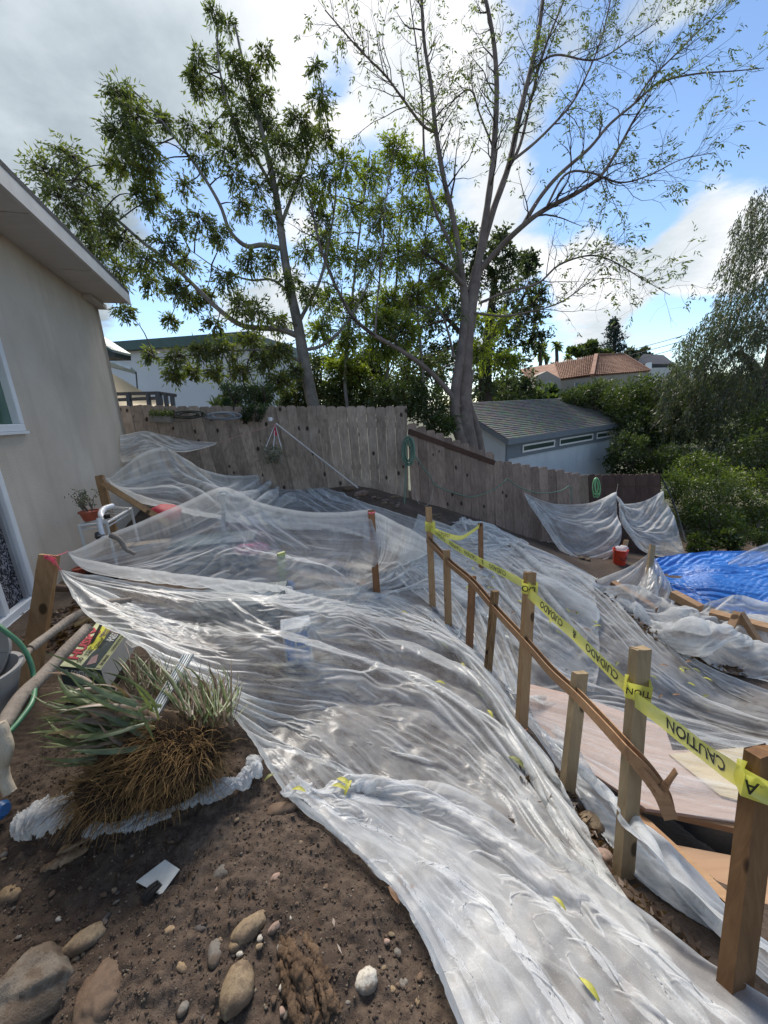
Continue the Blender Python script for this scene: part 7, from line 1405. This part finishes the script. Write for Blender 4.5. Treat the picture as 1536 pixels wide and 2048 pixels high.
V, Q = rock_geo(.05, .03, .05, 3, 0); tag(mesh_np('blue_bottle', V, Q, BLU, smooth=True, loc=T(580, 1172, .06)), 'small blue bottle in the gap between the two middle sheets', 'bottle')
for k, (x0, y0, x1, y1, lb) in enumerate([(590,1120,770,1140,'upper grey plank lying under the middle sheet'), (600,1150,740,1170,'lower grey plank lying under the middle sheet')]):
    a, b = T(x0, y0, .05), T(x1, y1, .03); tag(MB().beam(a, b, .16, .03).build('plank', FENCE_L), lb, 'plank')
# fence dressing
rp = lambda x, y, t=5.9: P(x, y, t)
pb = empty('planter_box', rp(330, 850), 'pale wooden planter box with a sprawling succulent, on the dark fence rail', 'planter'); MB().beam(rp(303, 838), rp(345, 839), .10, .085).build('trough', simple('pale_planter', (.24, .22, .19), .8, .2), pb)
Pn = np.array([rp(rng.uniform(300, 346), rng.uniform(822, 834), 5.88 + rng.uniform(-.05, .05)) for _ in range(260)]); V, Q = leaves_np(Pn, rng.normal(0, 1, (260, 3)), .05, .018, -.2, .3); tag(mesh_np('foliage', V, Q, LM_SB, pb), kind='stuff')
def coil(cx, cy, t, rx, ry, turns, r, mat, label, name='cord_coil', cat='cord', dy=.0, n=200, wob=.35):
    p = []
    for i in range(n):
        f = i / (n - 1); a = f * turns * 2 * math.pi; k = 1 + wob * math.sin(a * .37 + f * 9); p.append(P(cx + math.cos(a) * rx * k + 3 * math.sin(f * 17), cy + math.sin(a) * ry * k + dy * math.cos(f * 5), t + .03 * math.sin(f * 40)))
    V, Q = tube_np(np.array(p), r, 6); return tag(mesh_np(name, V, Q, mat, smooth=True), label, cat)
coil(376, 829, 5.9, 26, 6, 5, .009, simple('dark_cord', (.05, .055, .04), .7), 'left tangle of dark cord lying on the fence rail'); coil(447, 832, 5.9, 26, 6, 5, .009, simple('grey_cord', (.22, .25, .28), .6), 'right tangle of blue-grey cord lying on the fence rail')
ag = empty('spiky_plant', P(435, 812, 6.6), 'spiky bright green plant showing above the back fence', 'plant')
for k in range(34):
    a = _r.uniform(.15, math.pi - .15); L = _r.uniform(18, 30); blade(ag, P(435, 816, 6.6), P(435 + math.cos(a) * L, 812 - math.sin(a) * L * .9, 6.6 + _r.uniform(-.15, .15)), .05, .03, LM_SB, np.array([0, -1, .3]), k + 50)
mg = empty('white_mug', P(541, 839, 5.85), 'small white cup at the right end of the fence rail', 'cup'); m = MB(); c_ = P(541, 842, 5.85); m.lathe([(.001, 0), (.028, 0), (.030, .055), (.026, .055), (.024, .005), (.001, .005)], c_, 16); m.build('cup', WHITE, mg, True); MB().tube(catmull([c_ + np.array([.028, 0, .045]), c_ + np.array([.048, 0, .03]), c_ + np.array([.028, 0, .012])], 8), .005, 6).build('handle', WHITE, mg, True)
hb = empty('hanging_basket', P(547, 905, 5.8), 'grey-green hanging basket on pale cords in front of the back fence', 'hanging basket'); top = P(550, 849, 5.85)
m = MB(); m.lathe([(.001, -.11), (.07, -.09), (.125, .0), (.13, .03), (.11, .03), (.001, .01)], P(547, 903, 5.8), 22); m.build('basket', simple('moss_basket', (.22, .22, .17), .95, .4, 30, .8), hb, True)
for dx in (-17, 0, 17): MB().tube([top, P(547 + dx, 899, 5.8 - .05 * (dx == 0))], .005, 5).build('cord', WHITE, hb)
Pn = np.array([P(547 + rng.normal(0, 11), rng.uniform(890, 925), 5.78 + rng.uniform(-.12, .1)) for _ in range(420)]); V, Q = leaves_np(Pn, rng.normal(0, 1, (420, 3)), .045, .018, 1.2, .3); tag(mesh_np('trailing_leaves', V, Q, leaf_mat('trailing_leaf', (.08, .09, .06), (.16, .17, .12), (.3, .28, .2), .7, .3, 8), hb), kind='stuff')
tag(MB().poly([P(550,848,5.84),P(555,870,5.82),P(553,872,5.82),P(547,868,5.83)], .01).build('red_ribbon', SK), 'short red ribbon tied beside the hanging basket', 'ribbon')
tag(MB().tube([P(552,847,5.8), P(716,976,5.9)], .011, 8).build('white_rod', simple('worn_white_rod', (.5, .48, .46), .5)), 'long white rod leaning diagonally across the back fence', 'rod')
HG = simple('faded_green_hose', (.11, .19, .13), .5, .1, 20); 
hc = coil(817, 902, 6.15, 9, 25, 8, .011, HG, 'coil of faded green hose hung on the fence corner post', 'hose_coil', 'hose', 0, 400, .18)
hose([(812,880,6.15),(825,905,6.2),(850,940,6.3),(862,955,6.35),(870,970,6.4),(905,985,6.55),(945,993,6.7),(985,980,6.9),(1010,962,6.95),(1014,958,7.0),(1040,975,7.05),(1080,986,7.2),(1120,982,7.35),(1140,973,7.5),(1143,1005,7.5)], .010, 'green hose draped in loops along the stepped fence', HG, 140)
hose([(812,925,6.15),(811,960,6.15),(809,1000,6.1),(807,1024,6.0)], .011, 'end of green hose hanging straight down to the ground at the corner post', HG)
hose([(830,975,6.3),(835,1003,6.3),(850,1012,6.3),(862,1000,6.35),(866,978,6.4)], .005, 'thin pale cord loop drooping on the stepped fence', simple('pale_cord', (.34, .32, .26), .6), 40, 'cord', 'cord')
coil(1193, 975, 7.7, 5, 17, 5, .010, simple('bright_green_hose', (.16, .38, .17), .5), 'small bright green hose coil hanging on the lower fence', 'hose_coil', 'hose', 0, 240, .2)
STR = simple('pink_string', (.75, .10, .16), .6)
def string(path, label, r=.0025, mat=STR): V, Q = tube_np(catmull([P(*q) for q in path], 24), r, 5); tag(mesh_np('string', V, Q, mat), label, 'string')
string([(434,886,5.62),(490,868,5.7),(550,848,5.84)], 'thin pinkish line from the small canopy tip to the hanging basket hook', .0035, simple('faint_string', (.45, .25, .2), .7))
string([(104,1112,2.08),(118,1110,2.4),(136,1103,2.75)], 'pink string joining the leaning stake to the tented sheet'); string([(100,1115,2.07),(112,1128,2.10),(122,1141,2.15)], 'pink string joining the leaning stake to the foreground sheet')
pk = NP(); c_ = P(99, 1117, 2.1)
for k in range(11): pk.tube(catmull([P(88 + rng.uniform(-2, 2), 1113 + rng.uniform(-3, 3), 2.06), P(99, 1116 + rng.uniform(-5, 5), 2.05), P(110 + rng.uniform(-2, 4), 1118 + rng.uniform(-6, 14), 2.07)], 6), .0017, 4)
tag(pk.build('string_knot', STR), 'tangled knot of bright pink string round the leaning stake', 'string')
string([(1030,1458,2.35),(1044,1462,2.33),(1056,1458,2.35)], 'orange string tied round the foot of the tall taped stake', .003, simple('orange_string', (.7, .25, .12), .6))
string([(737,1026,3.93),(744,1027,3.92),(750,1024,3.95)], 'red string binding the plastic to the red-topped stake', .008, STR)
string([(216,958,4.05),(205,957,3.93)], 'white string tying the back sheet to the braced post', .004, WHITE)
string([(1233,985,7.4),(1236,968,7.6)], 'cord hanging the left fence sheet from the rail', .004, DARK); string([(1325,983,7.6),(1324,968,7.9)], 'cord hanging the right fence sheet from the fence end', .004, DARK)
tag(MB().tube(catmull([P(1326,960,8.0),P(1345,1000,7.9),P(1362,1050,7.7),P(1372,1085,7.5)], 10), .012, 6).build('thin_pole', DARK), 'thin dark pole leaning beside the last fence sheet', 'pole')
# bucket
RB_ = simple('red_bucket_plastic', (.62, .055, .02), .4, .08, 6, .04); bk_c = G(1238, 1130, -2.72); bk = empty('red_bucket', bk_c, 'bright red-orange bucket stuffed with plastic beside the fence sheets', 'bucket'); kk = -(MW.T @ bk_c)[2]; rB = 13.5 * kk / F; hB = 34 * kk / F
m = MB(); m.lathe([(.001, 0), (rB * .8, 0), (rB * .93, hB * .78), (rB, hB * .79), (rB, hB * .84), (rB * .95, hB * .85), (rB * .97, hB * .93), (rB * 1.04, hB * .94), (rB * 1.04, hB), (rB * .95, hB), (rB * .9, hB * .5), (.001, hB * .45)], bk_c, 28); m.build('pail', RB_, bk, True)
MB().tube(catmull([bk_c + np.array([-rB, -.02, hB * .9]), bk_c + np.array([0, -rB * 1.1, hB * .45]), bk_c + np.array([rB, -.02, hB * .9])], 14), .006, 6).build('handle', DARK, bk, True)
TV, TF, TW = text_mesh('BUCKET', .05, .002) if False else (None, None, None)
V, Q = rock_geo(rB * .9, rB * .9, rB * .5, 4, 0, 1, 20, 12, .35); tag(mesh_np('stuffed_plastic', V, Q, MILK, loc=bk_c + np.array([0, 0, hB * 1.0])), 'wad of clear plastic stuffed into the red bucket', 'plastic wad')
# plywood, beams and the void of the pit
PLY = wood_mat('plywood', (.46, .33, .21), (.62, .47, .33), .5, 0, .7, False, .05); PINKP = wood_mat('pinkish_plywood', (.46, .32, .25), (.60, .45, .37), .4, 0, .75, False, .04); ORB = wood_mat('orange_timber', (.28, .15, .07), (.46, .29, .16), .8, 0, .75, True, .1)
def sheetboard(q, z, th_, mat, label, name='plywood_sheet'): m = MB(); m.poly([G(x, y, z) for x, y in q], th_, np.array([0, 0, 1.0])); return tag(m.build(name, mat), label, 'plywood')
sheetboard([(1035,1362),(1170,1395),(1330,1455),(1345,1500),(1640,1500),(1680,1668),(1292,1617),(1160,1530),(1075,1450)], PZ, .02, PINKP, 'large pinkish plywood sheet under clear plastic, right of the stakes')
sheetboard([(1338,1508),(1560,1488),(1700,1560),(1620,1640),(1440,1590)], PZ + .012, .01, wood_mat('yellow_plywood', (.55, .42, .24), (.68, .55, .35), .5, 0, .7, False, .03), 'yellower plywood offcut lying on the pinkish sheet by the nearest stake')
def timber(x0, y0, z0, x1, y1, z1, w, h, label, mat=ORB): return tag(MB().beam(G(x0, y0, z0), G(x1, y1, z1), w, h).build('timber', mat), label, 'timber')
timber(1272,1612,-2.10,1700,1708,-2.10,.03,.035,'orange timber edging the dark void under the plywood'); timber(1270,1632,-2.14,1480,1830,-2.02,.05,.05,'long orange timber sloping down along the plastic strip')
sheetboard([(1352,1690),(1700,1755),(1700,1990),(1478,1862)], -2.16, .025, wood_mat('orange_plywood', (.36, .20, .11), (.50, .32, .19), .6, 0, .7, False, .04), 'orange plywood panel below the dark void, behind the nearest stake')
m = MB(); m.poly([G(1262, 1622, -2.42), G(1560, 1600, -2.42), G(1800, 1760, -2.42), G(1380, 1800, -2.42)], .02, np.array([0, 0, 1.0])); tag(m.build('void_shade_sheet', BLK), 'black sheet standing in for the shade in the void under the plywood', 'painted shade')  # black sheet added to paint the shade inside the void
timber(1345,1188,-2.28,1400,1218,-2.32,.10,.09,'short orange timber end poking out under the blue tarpaulin'); timber(1225,1168,-2.42,1310,1220,-2.50,.09,.09,'sloping timber inside the small plastic pyramid')
timber(1420,1225,-2.35,1560,1262,-2.35,.12,.05,'orange board under the crumpled plastic at the right edge'); timber(1445,1290,-2.45,1475,1225,-2.2,.06,.05,'upright timber propping the crumpled plastic')
timber(1480,1225,-2.2,1520,1290,-2.45,.06,.05,'leaning timber of the low prop under the crumpled plastic')
# dry leafy sprig by the hem
sp = Tree(T(765, 1830), 'dry sprig with three brown leaves lying at the hem of the plastic', 'twig', 'dry_sprig'); w = catmull([T(780,1842,.01), T(795,1800,.03), T(802,1745,.04)], 8); sp.tw.tube(w, .0018, 4); tag(sp.tw.build('stem', BARKD, sp.root))
for (x, y, az) in ((800,1770,1.4),(815,1786,.3),(788,1795,2.2)): l_ = leaf(T(x, y, .03), .055, .02, az, LB_, ''); [l_.pop(k_, None) for k_ in ('label', 'category')]; l_.name = 'leaf'; l_.parent = sp.root; l_.location = Vector(l_.location) - Vector(sp.root.location)
